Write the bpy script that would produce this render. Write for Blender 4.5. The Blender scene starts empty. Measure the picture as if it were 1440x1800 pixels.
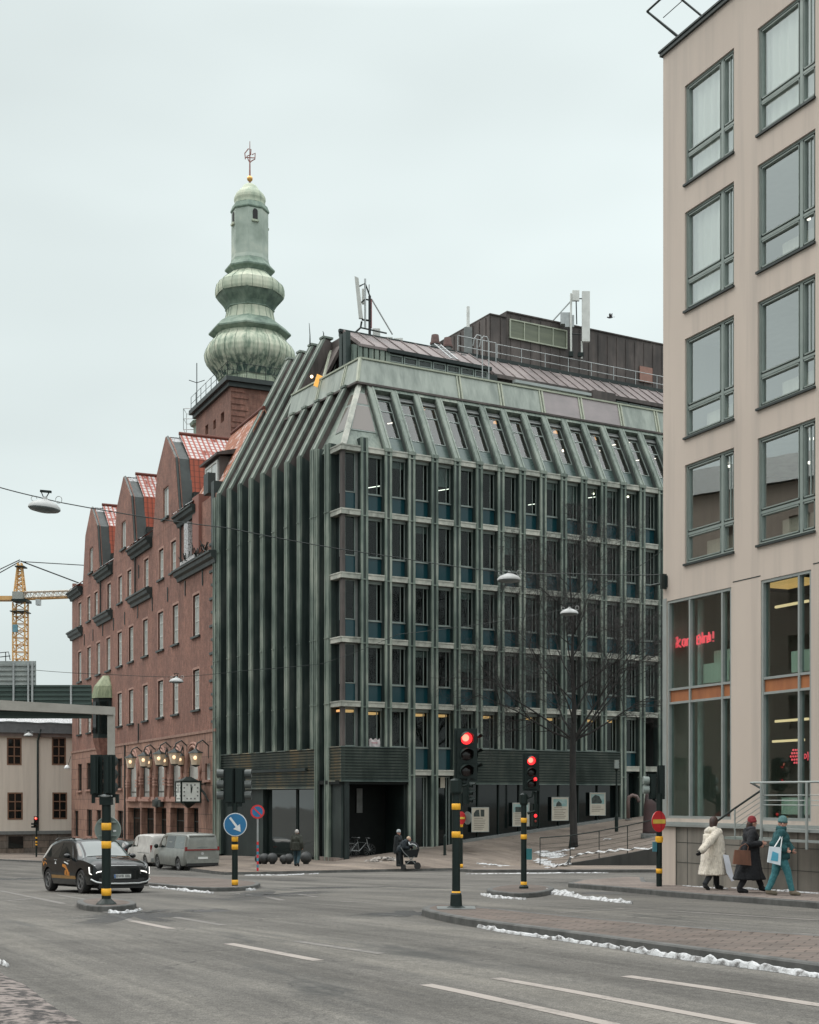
import bpy, math, random
from mathutils import Matrix, Vector, noise
R = math.radians
# ---------------------------------------------------------------- camera, sky, sun, exposure
scene = bpy.context.scene
FPX, CX, HY, EYE = 2400.0, 720.0, 1402.0, 2.0        # focal length in photo pixels, optical centre, horizon, eye height
cam_d = bpy.data.cameras.new("camera"); cam = bpy.data.objects.new("camera", cam_d)
scene.collection.objects.link(cam); scene.camera = cam
cam.location = (0, 0, EYE); cam.rotation_euler = (R(90), 0, 0)
cam_d.sensor_fit = 'HORIZONTAL'; cam_d.sensor_width = 36; cam_d.lens = 60
cam_d.shift_y = (HY - 900) / 1440.0
cam_d.clip_start = 0.1; cam_d.clip_end = 6000
scene.view_settings.view_transform = 'Standard'; scene.view_settings.look = 'None'
scene.view_settings.exposure = 0.0; scene.view_settings.gamma = 1.0
SUN_EL, SUN_AZ = 48, -70
world = bpy.data.worlds.new("World"); scene.world = world; world.use_nodes = True
wn, wl = world.node_tree.nodes, world.node_tree.links
wn.clear()
wo = wn.new('ShaderNodeOutputWorld'); bg = wn.new('ShaderNodeBackground'); bg.inputs[1].default_value = 0.1
wl.new(bg.outputs[0], wo.inputs[0])
sky = wn.new('ShaderNodeTexSky'); sky.sky_type = 'NISHITA'; sky.sun_disc = False
sky.sun_elevation = R(SUN_EL); sky.sun_rotation = R(SUN_AZ); sky.air_density = 1.0; sky.dust_density = 6
tc = wn.new('ShaderNodeTexCoord'); sep = wn.new('ShaderNodeSeparateXYZ'); wl.new(tc.outputs['Generated'], sep.inputs[0])
rampw = wn.new('ShaderNodeValToRGB'); wl.new(sep.outputs['Z'], rampw.inputs[0])
el = rampw.color_ramp.elements
el[0].position = 0.0; el[0].color = (.345, .385, .380, 1)
el[1].position = 1.0; el[1].color = (1.65, 1.67, 1.67, 1)
e = el.new(.14); e.color = (.372, .416, .413, 1)
e = el.new(.50); e.color = (.380, .422, .420, 1)
e = el.new(.72); e.color = (1.2, 1.23, 1.23, 1)
nz = wn.new('ShaderNodeTexNoise'); nz.inputs['Scale'].default_value = 2.2; nz.inputs['Detail'].default_value = 3
mpw = wn.new('ShaderNodeMapping'); mpw.inputs['Scale'].default_value = (1, 1, 2.6); mpw.inputs['Location'].default_value = (0.4, 0.1, 0.3)
wl.new(tc.outputs['Generated'], mpw.inputs[0]); wl.new(mpw.outputs[0], nz.inputs[0])
mr = wn.new('ShaderNodeMapRange'); mr.inputs[1].default_value = .3; mr.inputs[2].default_value = .7; mr.inputs[3].default_value = 18.5; mr.inputs[4].default_value = 23.8
wl.new(nz.outputs[0], mr.inputs[0])
mx_ = wn.new('ShaderNodeMapRange'); wl.new(sep.outputs['X'], mx_.inputs[0]); mx_.inputs[1].default_value = -.3; mx_.inputs[2].default_value = .25; mx_.inputs[3].default_value = .93; mx_.inputs[4].default_value = 1.02
mm_ = wn.new('ShaderNodeMath'); mm_.operation = 'MULTIPLY'; wl.new(mr.outputs[0], mm_.inputs[0]); wl.new(mx_.outputs[0], mm_.inputs[1])
vm = wn.new('ShaderNodeVectorMath'); vm.operation = 'SCALE'; wl.new(rampw.outputs[0], vm.inputs[0]); wl.new(mm_.outputs[0], vm.inputs['Scale'])
mixw = wn.new('ShaderNodeMix'); mixw.data_type = 'RGBA'; mixw.inputs[0].default_value = .96
wl.new(sky.outputs[0], mixw.inputs[6]); wl.new(vm.outputs[0], mixw.inputs[7]); wl.new(mixw.outputs[2], bg.inputs[0])
sun_d = bpy.data.lights.new("sun", 'SUN'); sun_d.energy = 0.9; sun_d.angle = R(30); sun_d.color = (1, .95, .88)
sun = bpy.data.objects.new("sun", sun_d); scene.collection.objects.link(sun)
sd = Vector((math.sin(R(SUN_AZ)) * math.cos(R(SUN_EL)), math.cos(R(SUN_AZ)) * math.cos(R(SUN_EL)), math.sin(R(SUN_EL))))
sun.rotation_euler = sd.to_track_quat('Z', 'Y').to_euler()

# ---------------------------------------------------------------- measuring helpers
KN = [(-50, 0), (14, 0), (20, -.06), (26, -.2), (33, -.42), (40, -.66), (52, -1.08), (64, -1.45), (71, -1.58), (85, -1.85), (105, -2.35), (130, -3.1), (300, -6), (3500, -8)]
def gz(X, Y):
    z = KN[-1][1]
    for (a, za), (b, zb) in zip(KN, KN[1:]):
        if Y <= b:
            z = za + (zb - za) * (Y - a) / (b - a); break
    return z + .012 * max(-30, min(30, X))
def gp(px, py, dz=0.0):                               # ground point seen at a photo position
    lo, hi = 3.0, 400.0
    for _ in range(50):
        Y = (lo + hi) / 2; X = (px - CX) / FPX * Y
        if HY + (EYE - gz(X, Y) - dz) / Y * FPX > py: lo = Y
        else: hi = Y
    X = (px - CX) / FPX * Y
    return Vector((X, Y, gz(X, Y) + dz))
def W(px, py, Y): return Vector(((px - CX) / FPX * Y, Y, EYE + (HY - py) / FPX * Y))
class Frame:                                          # a facade: x along it, y into the building, z up
    def __init__(s, ox, oy, ux, uy):
        n = math.hypot(ux, uy); s.o = (ox, oy); s.u = (ux / n, uy / n); s.v = (-uy / n, ux / n)
        s.M = Matrix(((s.u[0], s.v[0], 0, ox), (s.u[1], s.v[1], 0, oy), (0, 0, 1, 0), (0, 0, 0, 1)))
    def w(s, x, y=0, z=0): return s.M @ Vector((x, y, z))
    def tx(s, px, ly=0):
        q = (px - CX) / FPX; p = s.w(0, ly)
        return (q * p.y - p.x) / (s.u[0] - q * s.u[1])
    def tz(s, px, py, ly=0): return EYE + (HY - py) / FPX * s.w(s.tx(px, ly), ly).y
    def loc(s, p): return s.M.inverted() @ Vector(p)
GR = Frame(-3.566, 71.32, .8698, .4935)               # green building, right facade
GL = Frame(-3.566, 71.32, .527, -.85)                 # green building, left facade (x negative going away)
BR = Frame(-12.0, 85, .4163, -.909)                   # brick building
RB = Frame(6.78, 36.48, .4163, -.909)                 # beige building on the right
CB = Frame((127 - CX) / FPX * 132, 132, .8698, .4935) # pale house far left
I4 = Matrix.Identity(4)
def T(x, y, z): return Matrix.Translation((x, y, z))
def RZ(a): return Matrix.Rotation(a, 4, 'Z')
def RX(a): return Matrix.Rotation(a, 4, 'X')
def RY(a): return Matrix.Rotation(a, 4, 'Y')

# ---------------------------------------------------------------- mesh and object helpers
class MB:
    def __init__(s): s.v = []; s.f = []; s.m = []; s.cur = 0
    def add(s, vs, fs, M=None):
        o = len(s.v)
        for p in vs:
            p = Vector(p); s.v.append(M @ p if M is not None else p)
        for f in fs: s.f.append(tuple(i + o for i in f)); s.m.append(s.cur)
        return s
    def box(s, x0, x1, y0, y1, z0, z1, M=None):
        if x0 > x1: x0, x1 = x1, x0
        if y0 > y1: y0, y1 = y1, y0
        if z0 > z1: z0, z1 = z1, z0
        v = [(x, y, z) for z in (z0, z1) for x, y in ((x0, y0), (x1, y0), (x1, y1), (x0, y1))]
        return s.add(v, [(3, 2, 1, 0), (4, 5, 6, 7), (0, 1, 5, 4), (1, 2, 6, 5), (2, 3, 7, 6), (3, 0, 4, 7)], M)
    def hexa(s, b, t, M=None):
        return s.add(list(b) + list(t), [(3, 2, 1, 0), (4, 5, 6, 7), (0, 1, 5, 4), (1, 2, 6, 5), (2, 3, 7, 6), (3, 0, 4, 7)], M)
    def prism(s, pts, vec, M=None):
        n = len(pts); vec = Vector(vec); a = [Vector(p) for p in pts]
        return s.add(a + [p + vec for p in a], [tuple(range(n))[::-1], tuple(range(n, 2 * n))] + [(i, (i + 1) % n, n + (i + 1) % n, n + i) for i in range(n)], M)
    def tube(s, pts, r, n=8, M=None, caps=True):
        pts = [Vector(p) for p in pts]; rs = r if isinstance(r, (list, tuple)) else [r] * len(pts); vs = []
        up = None
        for i, p in enumerate(pts):
            d = (pts[min(i + 1, len(pts) - 1)] - pts[max(i - 1, 0)])
            d = d.normalized() if d.length > 1e-9 else Vector((0, 0, 1))
            if up is None: up = Vector((0, 0, 1)) if abs(d.z) < .9 else Vector((1, 0, 0))
            a = d.cross(up)
            if a.length < 1e-4: a = d.cross(Vector((0, 1, .1)))
            a.normalize(); b = a.cross(d).normalized(); up = b
            for k in range(n):
                t = 2 * math.pi * k / n; vs.append(p + (a * math.cos(t) + b * math.sin(t)) * rs[i])
        fs = [(i * n + k, i * n + (k + 1) % n, (i + 1) * n + (k + 1) % n, (i + 1) * n + k) for i in range(len(pts) - 1) for k in range(n)]
        if caps: fs += [tuple(range(n))[::-1], tuple(range((len(pts) - 1) * n, len(pts) * n))]
        return s.add(vs, fs, M)
    def lathe(s, prof, n=16, M=None, ph=0.0, caps=True):
        vs = [(r * math.cos(2 * math.pi * k / n + ph), r * math.sin(2 * math.pi * k / n + ph), z) for r, z in prof for k in range(n)]
        fs = [(i * n + k, i * n + (k + 1) % n, (i + 1) * n + (k + 1) % n, (i + 1) * n + k) for i in range(len(prof) - 1) for k in range(n)]
        if caps: fs += [tuple(range(n))[::-1], tuple(range((len(prof) - 1) * n, len(prof) * n))]
        return s.add(vs, fs, M)
    def ball(s, c, r, n=12, m=8, M=None):
        if not isinstance(r, (list, tuple)): r = (r, r, r)
        vs = []; fs = []
        for i in range(m + 1):
            a = math.pi * i / m
            for k in range(n):
                t = 2 * math.pi * k / n
                q = max(math.sin(a), .001)
                vs.append((c[0] + r[0] * q * math.cos(t), c[1] + r[1] * q * math.sin(t), c[2] - r[2] * math.cos(a)))
        for i in range(m):
            for k in range(n): fs.append((i * n + k, i * n + (k + 1) % n, (i + 1) * n + (k + 1) % n, (i + 1) * n + k))
        fs += [tuple(range(n))[::-1], tuple(range(m * n, (m + 1) * n))]
        return s.add(vs, fs, M)
    def grid(s, fn, nu, nv, M=None):
        vs = [fn(i / nu, j / nv) for i in range(nu + 1) for j in range(nv + 1)]; w = nv + 1
        return s.add(vs, [(i * w + j, (i + 1) * w + j, (i + 1) * w + j + 1, i * w + j + 1) for i in range(nu) for j in range(nv)], M)
    def mesh(s, name, mats=None, smooth=False, angle=None):
        me = bpy.data.meshes.new(name); me.from_pydata([tuple(p) for p in s.v], [], s.f)
        for m in (mats if isinstance(mats, (list, tuple)) else [mats]):
            if m: me.materials.append(m)
        if any(s.m): me.polygons.foreach_set('material_index', s.m)
        if smooth:
            me.polygons.foreach_set('use_smooth', [True] * len(me.polygons))
            if angle: me.set_sharp_from_angle(angle=R(angle))
        me.update(); return me
COL = scene.collection
WM = {}; KIDS = {}
def _link(ob, parent, M):
    COL.objects.link(ob); WM[ob.name] = M.copy(); KIDS[ob.name] = []
    if parent: KIDS[parent.name].append(ob)
    if parent:
        ob.parent = parent; ob.matrix_basis = WM[parent.name].inverted() @ M
    else: ob.matrix_basis = M
    return ob
def setp(o, label, cat, group=None, kind=None):
    if label: o['label'] = label
    if cat: o['category'] = cat
    if group: o['group'] = group
    if kind: o['kind'] = kind
    return o
def thing(name, label, cat, M, group=None):
    o = bpy.data.objects.new(name, None); o.empty_display_size = .3
    _link(o, None, M); return setp(o, label, cat, group)
def part(name, mb, m, parent, M=None, smooth=False, angle=None, label=None):
    me = mb if isinstance(mb, bpy.types.Mesh) else mb.mesh(name, m, smooth, angle)
    o = bpy.data.objects.new(name, me)
    _link(o, parent, WM[parent.name] if M is None and parent else (M or I4))
    if label: o['label'] = label
    return o
def single(name, mb, m, label, cat, M=None, group=None, smooth=False, angle=None):
    return setp(part(name, mb, m, None, M or I4, smooth, angle), label, cat, group)
def struct(name, mb, m, M=None, smooth=False): return setp(part(name, mb, m, None, M or I4, smooth), None, None, None, 'structure')
def copy_tree(o, M, parent=None, label=None, skip=()):
    c = o.copy(); _link(c, parent, M)
    if label: c['label'] = label
    Mo = WM[o.name].inverted()
    for ch in KIDS[o.name]:
        if ch.name.split('.')[0] in skip: continue
        copy_tree(ch, M @ Mo @ WM[ch.name], c)
    return c
def wall_cells(mb, x0, x1, z0, z1, holes, y=0.0, depth=.3, M=None):
    """a flat wall at local y with rectangular holes (xa,xb,za,zb) and their reveals"""
    xs = sorted({x0, x1} | {v for h in holes for v in h[:2] if x0 < v < x1}); zs = sorted({z0, z1} | {v for h in holes for v in h[2:4] if z0 < v < z1})
    for a, b in zip(xs, xs[1:]):
        for c, d in zip(zs, zs[1:]):
            mx, mz = (a + b) / 2, (c + d) / 2
            if any(h[0] < mx < h[1] and h[2] < mz < h[3] for h in holes): continue
            mb.add([(a, y, c), (b, y, c), (b, y, d), (a, y, d)], [(0, 1, 2, 3)], M)
    for h in holes:
        a, b, c, d = h[:4]; e = y + depth
        mb.add([(a, y, c), (b, y, c), (b, e, c), (a, e, c), (a, y, d), (b, y, d), (b, e, d), (a, e, d)], [(3, 2, 1, 0), (4, 5, 6, 7), (0, 4, 7, 3), (1, 2, 6, 5)], M)
def frame_bars(mb, x0, x1, z0, z1, w, d, y=0.0, vs=(), hs=(), bw=None, M=None):
    """rectangular window frame with inner vertical / horizontal bars"""
    bw = bw or w * .7
    mb.box(x0, x0 + w, y, y + d, z0, z1, M); mb.box(x1 - w, x1, y, y + d, z0, z1, M)
    mb.box(x0 + w, x1 - w, y, y + d, z0, z0 + w, M); mb.box(x0 + w, x1 - w, y, y + d, z1 - w, z1, M)
    for v in vs: mb.box(v - bw / 2, v + bw / 2, y + .004, y + d, z0 + w, z1 - w, M)
    for h in hs: mb.box(x0 + w, x1 - w, y + .009, y + d, h - bw / 2, h + bw / 2, M)

# ---------------------------------------------------------------- materials
MATS = {}
def newmat(name):
    m = bpy.data.materials.new(name); m.use_nodes = True; n = m.node_tree.nodes; l = m.node_tree.links; n.clear()
    out = n.new('ShaderNodeOutputMaterial'); b = n.new('ShaderNodeBsdfPrincipled'); l.new(b.outputs[0], out.inputs[0])
    return m, n, l, b, out
def coords(n, l, scale=(1, 1, 1), rand=True):
    tc = n.new('ShaderNodeTexCoord'); mp = n.new('ShaderNodeMapping'); mp.inputs['Scale'].default_value = scale
    if rand:
        oi = n.new('ShaderNodeObjectInfo'); mu = n.new('ShaderNodeMath'); mu.operation = 'MULTIPLY'; mu.inputs[1].default_value = 61.0
        l.new(oi.outputs['Random'], mu.inputs[0]); ad = n.new('ShaderNodeVectorMath'); ad.operation = 'ADD'
        l.new(tc.outputs['Object'], ad.inputs[0]); l.new(mu.outputs[0], ad.inputs[1]); l.new(ad.outputs[0], mp.inputs[0])
    else: l.new(tc.outputs['Object'], mp.inputs[0])
    return mp.outputs[0]
def nnoise(n, l, vec, scale, detail=4, rough=.6):
    t = n.new('ShaderNodeTexNoise'); t.inputs['Scale'].default_value = scale; t.inputs['Detail'].default_value = detail; t.inputs['Roughness'].default_value = rough
    l.new(vec, t.inputs['Vector']); return t.outputs[0]
def ramp(n, l, fac, stops):
    r = n.new('ShaderNodeValToRGB'); l.new(fac, r.inputs[0]); e = r.color_ramp.elements
    e[0].position = stops[0][0]; e[0].color = (*stops[0][1], 1); e[1].position = stops[-1][0]; e[1].color = (*stops[-1][1], 1)
    for p, c in stops[1:-1]: q = e.new(p); q.color = (*c, 1)
    return r.outputs[0]
def mixc(n, l, fac, a, b, mode='MIX'):
    m = n.new('ShaderNodeMix'); m.data_type = 'RGBA'; m.blend_type = mode
    if isinstance(fac, (int, float)): m.inputs[0].default_value = fac
    else: l.new(fac, m.inputs[0])
    for s, v in ((6, a), (7, b)):
        if isinstance(v, tuple): m.inputs[s].default_value = (*v, 1)
        else: l.new(v, m.inputs[s])
    return m.outputs[2]
def mapr(n, l, v, a, b, c=0.0, d=1.0):
    m = n.new('ShaderNodeMapRange'); m.inputs[1].default_value = a; m.inputs[2].default_value = b; m.inputs[3].default_value = c; m.inputs[4].default_value = d
    l.new(v, m.inputs[0]); return m.outputs[0]
def bump(n, l, b, h, strength=.3, dist=.02):
    bp = n.new('ShaderNodeBump'); bp.inputs['Strength'].default_value = strength; bp.inputs['Distance'].default_value = dist
    l.new(h, bp.inputs['Height']); l.new(bp.outputs[0], b.inputs['Normal'])
def solid(name, col, rough=.6, metal=0.0, col2=None, sc=(3, 3, 3), lo=.35, hi=.65, emit=None, es=1.0, bmp=0, rvar=.1, detail=4, spec=.5, coat=0):
    if name in MATS: return MATS[name]
    m, n, l, b, o = newmat(name)
    b.inputs['Roughness'].default_value = rough; b.inputs['Metallic'].default_value = metal; b.inputs['Base Color'].default_value = (*col, 1)
    b.inputs['Specular IOR Level'].default_value = spec; b.inputs['Coat Weight'].default_value = coat
    c2 = col2 or tuple(c * .82 for c in col)
    v = coords(n, l, sc); f = nnoise(n, l, v, 1.0, detail)
    l.new(ramp(n, l, f, [(lo, col), (hi, c2)]), b.inputs['Base Color'])
    if rvar: l.new(mapr(n, l, f, .3, .7, rough - rvar / 2, min(1, rough + rvar / 2)), b.inputs['Roughness'])
    if bmp: bump(n, l, b, nnoise(n, l, v, 4.0, 5), bmp)
    if emit: b.inputs['Emission Color'].default_value = (*emit, 1); b.inputs['Emission Strength'].default_value = es
    MATS[name] = m; return m
def glow(name, col, s):
    if name in MATS: return MATS[name]
    m, n, l, b, o = newmat(name); b.inputs['Base Color'].default_value = (*col, 1); b.inputs['Emission Color'].default_value = (*col, 1); b.inputs['Emission Strength'].default_value = s
    MATS[name] = m; return m
def see_glass(name, tint=(.75, .82, .8), gain=1.6, base=.03, rough=.0):
    m, n, l, b, o = newmat(name); n.remove(b)
    tr = n.new('ShaderNodeBsdfTransparent'); tr.inputs[0].default_value = (*tint, 1)
    gl = n.new('ShaderNodeBsdfGlossy'); gl.inputs['Roughness'].default_value = rough; gl.inputs['Color'].default_value = (.92, .96, .95, 1)
    fr = n.new('ShaderNodeFresnel'); fr.inputs[0].default_value = 1.5
    ma = n.new('ShaderNodeMath'); ma.operation = 'MULTIPLY_ADD'; ma.inputs[1].default_value = gain; ma.inputs[2].default_value = base; ma.use_clamp = True
    ge = n.new('ShaderNodeNewGeometry'); nb = n.new('ShaderNodeMath'); nb.operation = 'SUBTRACT'; nb.inputs[0].default_value = 1.0; l.new(ge.outputs['Backfacing'], nb.inputs[1]); fb = n.new('ShaderNodeMath'); fb.operation = 'MULTIPLY'; l.new(nb.outputs[0], fb.inputs[1]); l.new(ma.outputs[0], fb.inputs[0])
    l.new(fr.outputs[0], ma.inputs[0]); mx = n.new('ShaderNodeMixShader'); l.new(fb.outputs[0], mx.inputs[0]); l.new(tr.outputs[0], mx.inputs[1]); l.new(gl.outputs[0], mx.inputs[2]); l.new(mx.outputs[0], o.inputs[0])
    # panes are never perfectly flat
    v = coords(n, l, (1, 1, 1)); bp = n.new('ShaderNodeBump'); bp.inputs['Strength'].default_value = .04; bp.inputs['Distance'].default_value = .02
    l.new(nnoise(n, l, v, .9, 1), bp.inputs['Height']); l.new(bp.outputs[0], gl.inputs['Normal'])
    MATS[name] = m; return m
def dark_glass(name, col, ior=1.6, rough=.04, wav=.1):
    m, n, l, b, o = newmat(name); b.inputs['Base Color'].default_value = (*col, 1); b.inputs['Roughness'].default_value = rough; b.inputs['IOR'].default_value = ior
    v = coords(n, l, (1, 1, 1)); bump(n, l, b, nnoise(n, l, v, .8, 1), wav, .03); MATS[name] = m; return m
def patina(name, cols, sc=(7, 7, .5), rough=.55, metal=.15, bmp=.15):
    """weathered copper: vertical streaks over blotches"""
    m, n, l, b, o = newmat(name); b.inputs['Metallic'].default_value = metal
    v = coords(n, l, sc); f1 = nnoise(n, l, v, 1.0, 6, .65); v2 = coords(n, l, (.35, .35, .35)); f2 = nnoise(n, l, v2, 1.0, 3)
    ad = n.new('ShaderNodeMath'); ad.operation = 'ADD'; l.new(f1, ad.inputs[0]); l.new(f2, ad.inputs[1])
    hf = n.new('ShaderNodeMath'); hf.operation = 'MULTIPLY'; hf.inputs[1].default_value = .5; l.new(ad.outputs[0], hf.inputs[0])
    l.new(ramp(n, l, hf.outputs[0], [(.36, cols[0]), (.5, cols[1]), (.62, cols[2])]), b.inputs['Base Color'])
    l.new(mapr(n, l, f1, .3, .7, rough - .1, rough + .15), b.inputs['Roughness'])
    if bmp: bump(n, l, b, f1, bmp, .01)
    MATS[name] = m; return m
def bricky(name, c1, c2, mortar, w, h, mort=.012, rough=.85, bl=.5, noise_s=.5, dark=.75, msmooth=.1, bmp=.25):
    m, n, l, b, o = newmat(name); b.inputs['Roughness'].default_value = rough
    tc = n.new('ShaderNodeTexCoord'); sp = n.new('ShaderNodeSeparateXYZ'); l.new(tc.outputs['Object'], sp.inputs[0])
    ad = n.new('ShaderNodeMath'); l.new(sp.outputs[0], ad.inputs[0]); l.new(sp.outputs[1], ad.inputs[1])
    cb = n.new('ShaderNodeCombineXYZ'); l.new(ad.outputs[0], cb.inputs[0]); l.new(sp.outputs[2], cb.inputs[1])
    bt = n.new('ShaderNodeTexBrick'); l.new(cb.outputs[0], bt.inputs['Vector']); bt.inputs['Scale'].default_value = 1
    bt.inputs['Color1'].default_value = (*c1, 1); bt.inputs['Color2'].default_value = (*c2, 1); bt.inputs['Mortar'].default_value = (*mortar, 1)
    bt.inputs['Brick Width'].default_value = w; bt.inputs['Row Height'].default_value = h; bt.inputs['Mortar Size'].default_value = mort; bt.inputs['Mortar Smooth'].default_value = msmooth
    bt.inputs['Bias'].default_value = 0
    f = nnoise(n, l, coords(n, l, (noise_s, noise_s, noise_s * .4), False), 1.0, 6)
    f2 = nnoise(n, l, coords(n, l, (4, 4, 1.5), False), 1.0, 4)
    c = mixc(n, l, 1.0, bt.outputs[0], ramp(n, l, f, [(.32, (dark, dark, dark * 1.02)), (.68, (1.12, 1.10, 1.06))]), 'MULTIPLY')
    c = mixc(n, l, .9, c, ramp(n, l, f2, [(.32, (.66, .64, .64)), (.68, (1.28, 1.28, 1.26))]), 'MULTIPLY')
    l.new(c, b.inputs['Base Color']); bump(n, l, b, bt.outputs[1], -bmp, .02); MATS[name] = m; return m
def vcol(name, base, alt, streak, rough=.8, sc=(.25, .25, .12)):
    """render / plaster with blotches and faint vertical streaks"""
    m, n, l, b, o = newmat(name); b.inputs['Roughness'].default_value = rough
    f = nnoise(n, l, coords(n, l, sc, False), 1.0, 6); g = nnoise(n, l, coords(n, l, (2.2, 2.2, .12), False), 1.0, 5)
    c = ramp(n, l, f, [(.35, base), (.68, alt)]); c = mixc(n, l, mapr(n, l, g, .47, .72, 0, .7), c, streak)
    l.new(c, b.inputs['Base Color']); bump(n, l, b, nnoise(n, l, coords(n, l, (30, 30, 30), False), 1.0, 2), .12, .005); MATS[name] = m; return m
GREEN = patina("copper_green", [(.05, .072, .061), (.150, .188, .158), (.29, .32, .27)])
BODY_SHADED = patina("copper_side_shaded", [(.010, .020, .019), (.028, .044, .040), (.065, .080, .072)], sc=(4, 4, .4))  # pilaster and fin sides: darker copper with the shade put into the colour
GREEN_L = patina("copper_green_light", [(.17, .18, .155), (.36, .37, .325), (.50, .49, .43)], sc=(3, 3, 3))
GREEN_D = patina("copper_dark", [(.004, .009, .009), (.012, .021, .020), (.030, .044, .040)])
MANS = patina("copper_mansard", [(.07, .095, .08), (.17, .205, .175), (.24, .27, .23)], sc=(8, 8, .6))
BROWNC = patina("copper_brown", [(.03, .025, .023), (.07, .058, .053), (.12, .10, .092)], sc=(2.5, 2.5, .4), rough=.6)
SEAM = patina("seam_roof", [(.10, .085, .08), (.17, .14, .135), (.22, .19, .18)], sc=(1, 1, 1), rough=.6)
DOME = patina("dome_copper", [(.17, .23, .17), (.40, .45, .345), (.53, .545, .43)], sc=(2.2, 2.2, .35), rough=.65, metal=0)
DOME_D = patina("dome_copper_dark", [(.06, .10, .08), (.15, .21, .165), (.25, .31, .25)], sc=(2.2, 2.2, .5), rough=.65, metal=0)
SPAND = dark_glass("spandrel_blue_glass", (.006, .040, .050), 1.5, .12)
DGLASS = dark_glass("shop_dark_glass", (.006, .010, .010), 1.5, .05)
WGLASS = see_glass("window_glass", (.72, .80, .78), .85, .0)
MGLASS = see_glass("roof_window_glass", (.84, .84, .82), 1.2, .02)
SGLASS = see_glass("coated_window_glass", (.95, .97, .96), 2.0, .32)
RGLASS = see_glass("street_window_glass", (.74, .84, .82), 1.5, .03)
BGLASS = dark_glass("sky_facing_glass", (.40, .42, .40), 2.1, .05, .05)
INTERIOR = solid("interior_dark", (.018, .024, .022), .9, col2=(.035, .04, .036), sc=(.7, .7, .7))
INTERIOR_M = solid("interior_mid", (.10, .10, .09), .9, col2=(.06, .065, .06), sc=(.5, .5, .5))
WARM = glow("warm_lamp", (1.0, .62, .28), 2.2)
WARMG = glow("warm_ceiling_glow", (1.0, .52, .2), .85)
WHITEL = glow("white_lamp", (1.0, .93, .82), 3.0)
BRICK = bricky("red_brown_brick", (.262, .118, .088), (.195, .085, .063), (.24, .17, .14), .25, .085, .008, dark=.68)
BRICKT = bricky("tower_brick", (.22, .105, .08), (.17, .08, .06), (.20, .145, .12), .3, .1, .008, dark=.65)
SANDST = bricky("red_sandstone", (.31, .18, .137), (.26, .15, .115), (.10, .06, .045), 1.7, .92, .018, dark=.72, noise_s=.4)
BEIGE = vcol("beige_render", (.54, .462, .398), (.48, .408, .352), (.385, .335, .295))
CREAM = vcol("cream_render", (.62, .56, .485), (.57, .51, .44), (.48, .43, .37))
STEELG = solid("green_grey_steel", (.24, .28, .26), .45, .1, col2=(.20, .24, .22), sc=(2, 2, 2))
STEELL = solid("light_grey_steel", (.36, .39, .375), .4, .3, col2=(.30, .33, .32), sc=(2, 2, 2))
SILLD = solid("dark_sill_metal", (.035, .045, .043), .5, .3)
WHITEP = solid("white_paint", (.62, .63, .60), .6, col2=(.52, .53, .5), sc=(2, 2, 2))
PINKF = solid("pale_brick_surround", (.36, .21, .165), .8, col2=(.30, .17, .135))
GALV = solid("galvanised", (.42, .44, .44), .45, .5, col2=(.34, .36, .36))
BLACKP = solid("black_green_paint", (.0045, .012, .0105), .5, .0, col2=(.008, .016, .014), sc=(3, 3, 3), spec=.3)
BLACKM = solid("black_rubber", (.012, .012, .013), .75, .0, col2=(.022, .022, .022), sc=(9, 9, 9))
YEL = solid("yellow_band", (.88, .44, .02), .5, col2=(.72, .36, .025), sc=(9, 9, 9))
SNOW = solid("old_snow", (.50, .51, .515), .8, col2=(.13, .125, .12), sc=(9, 9, 9), lo=.46, hi=.64, bmp=.8)
GREYP = solid("grey_paint", (.17, .18, .175), .5, col2=(.13, .14, .135))
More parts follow.
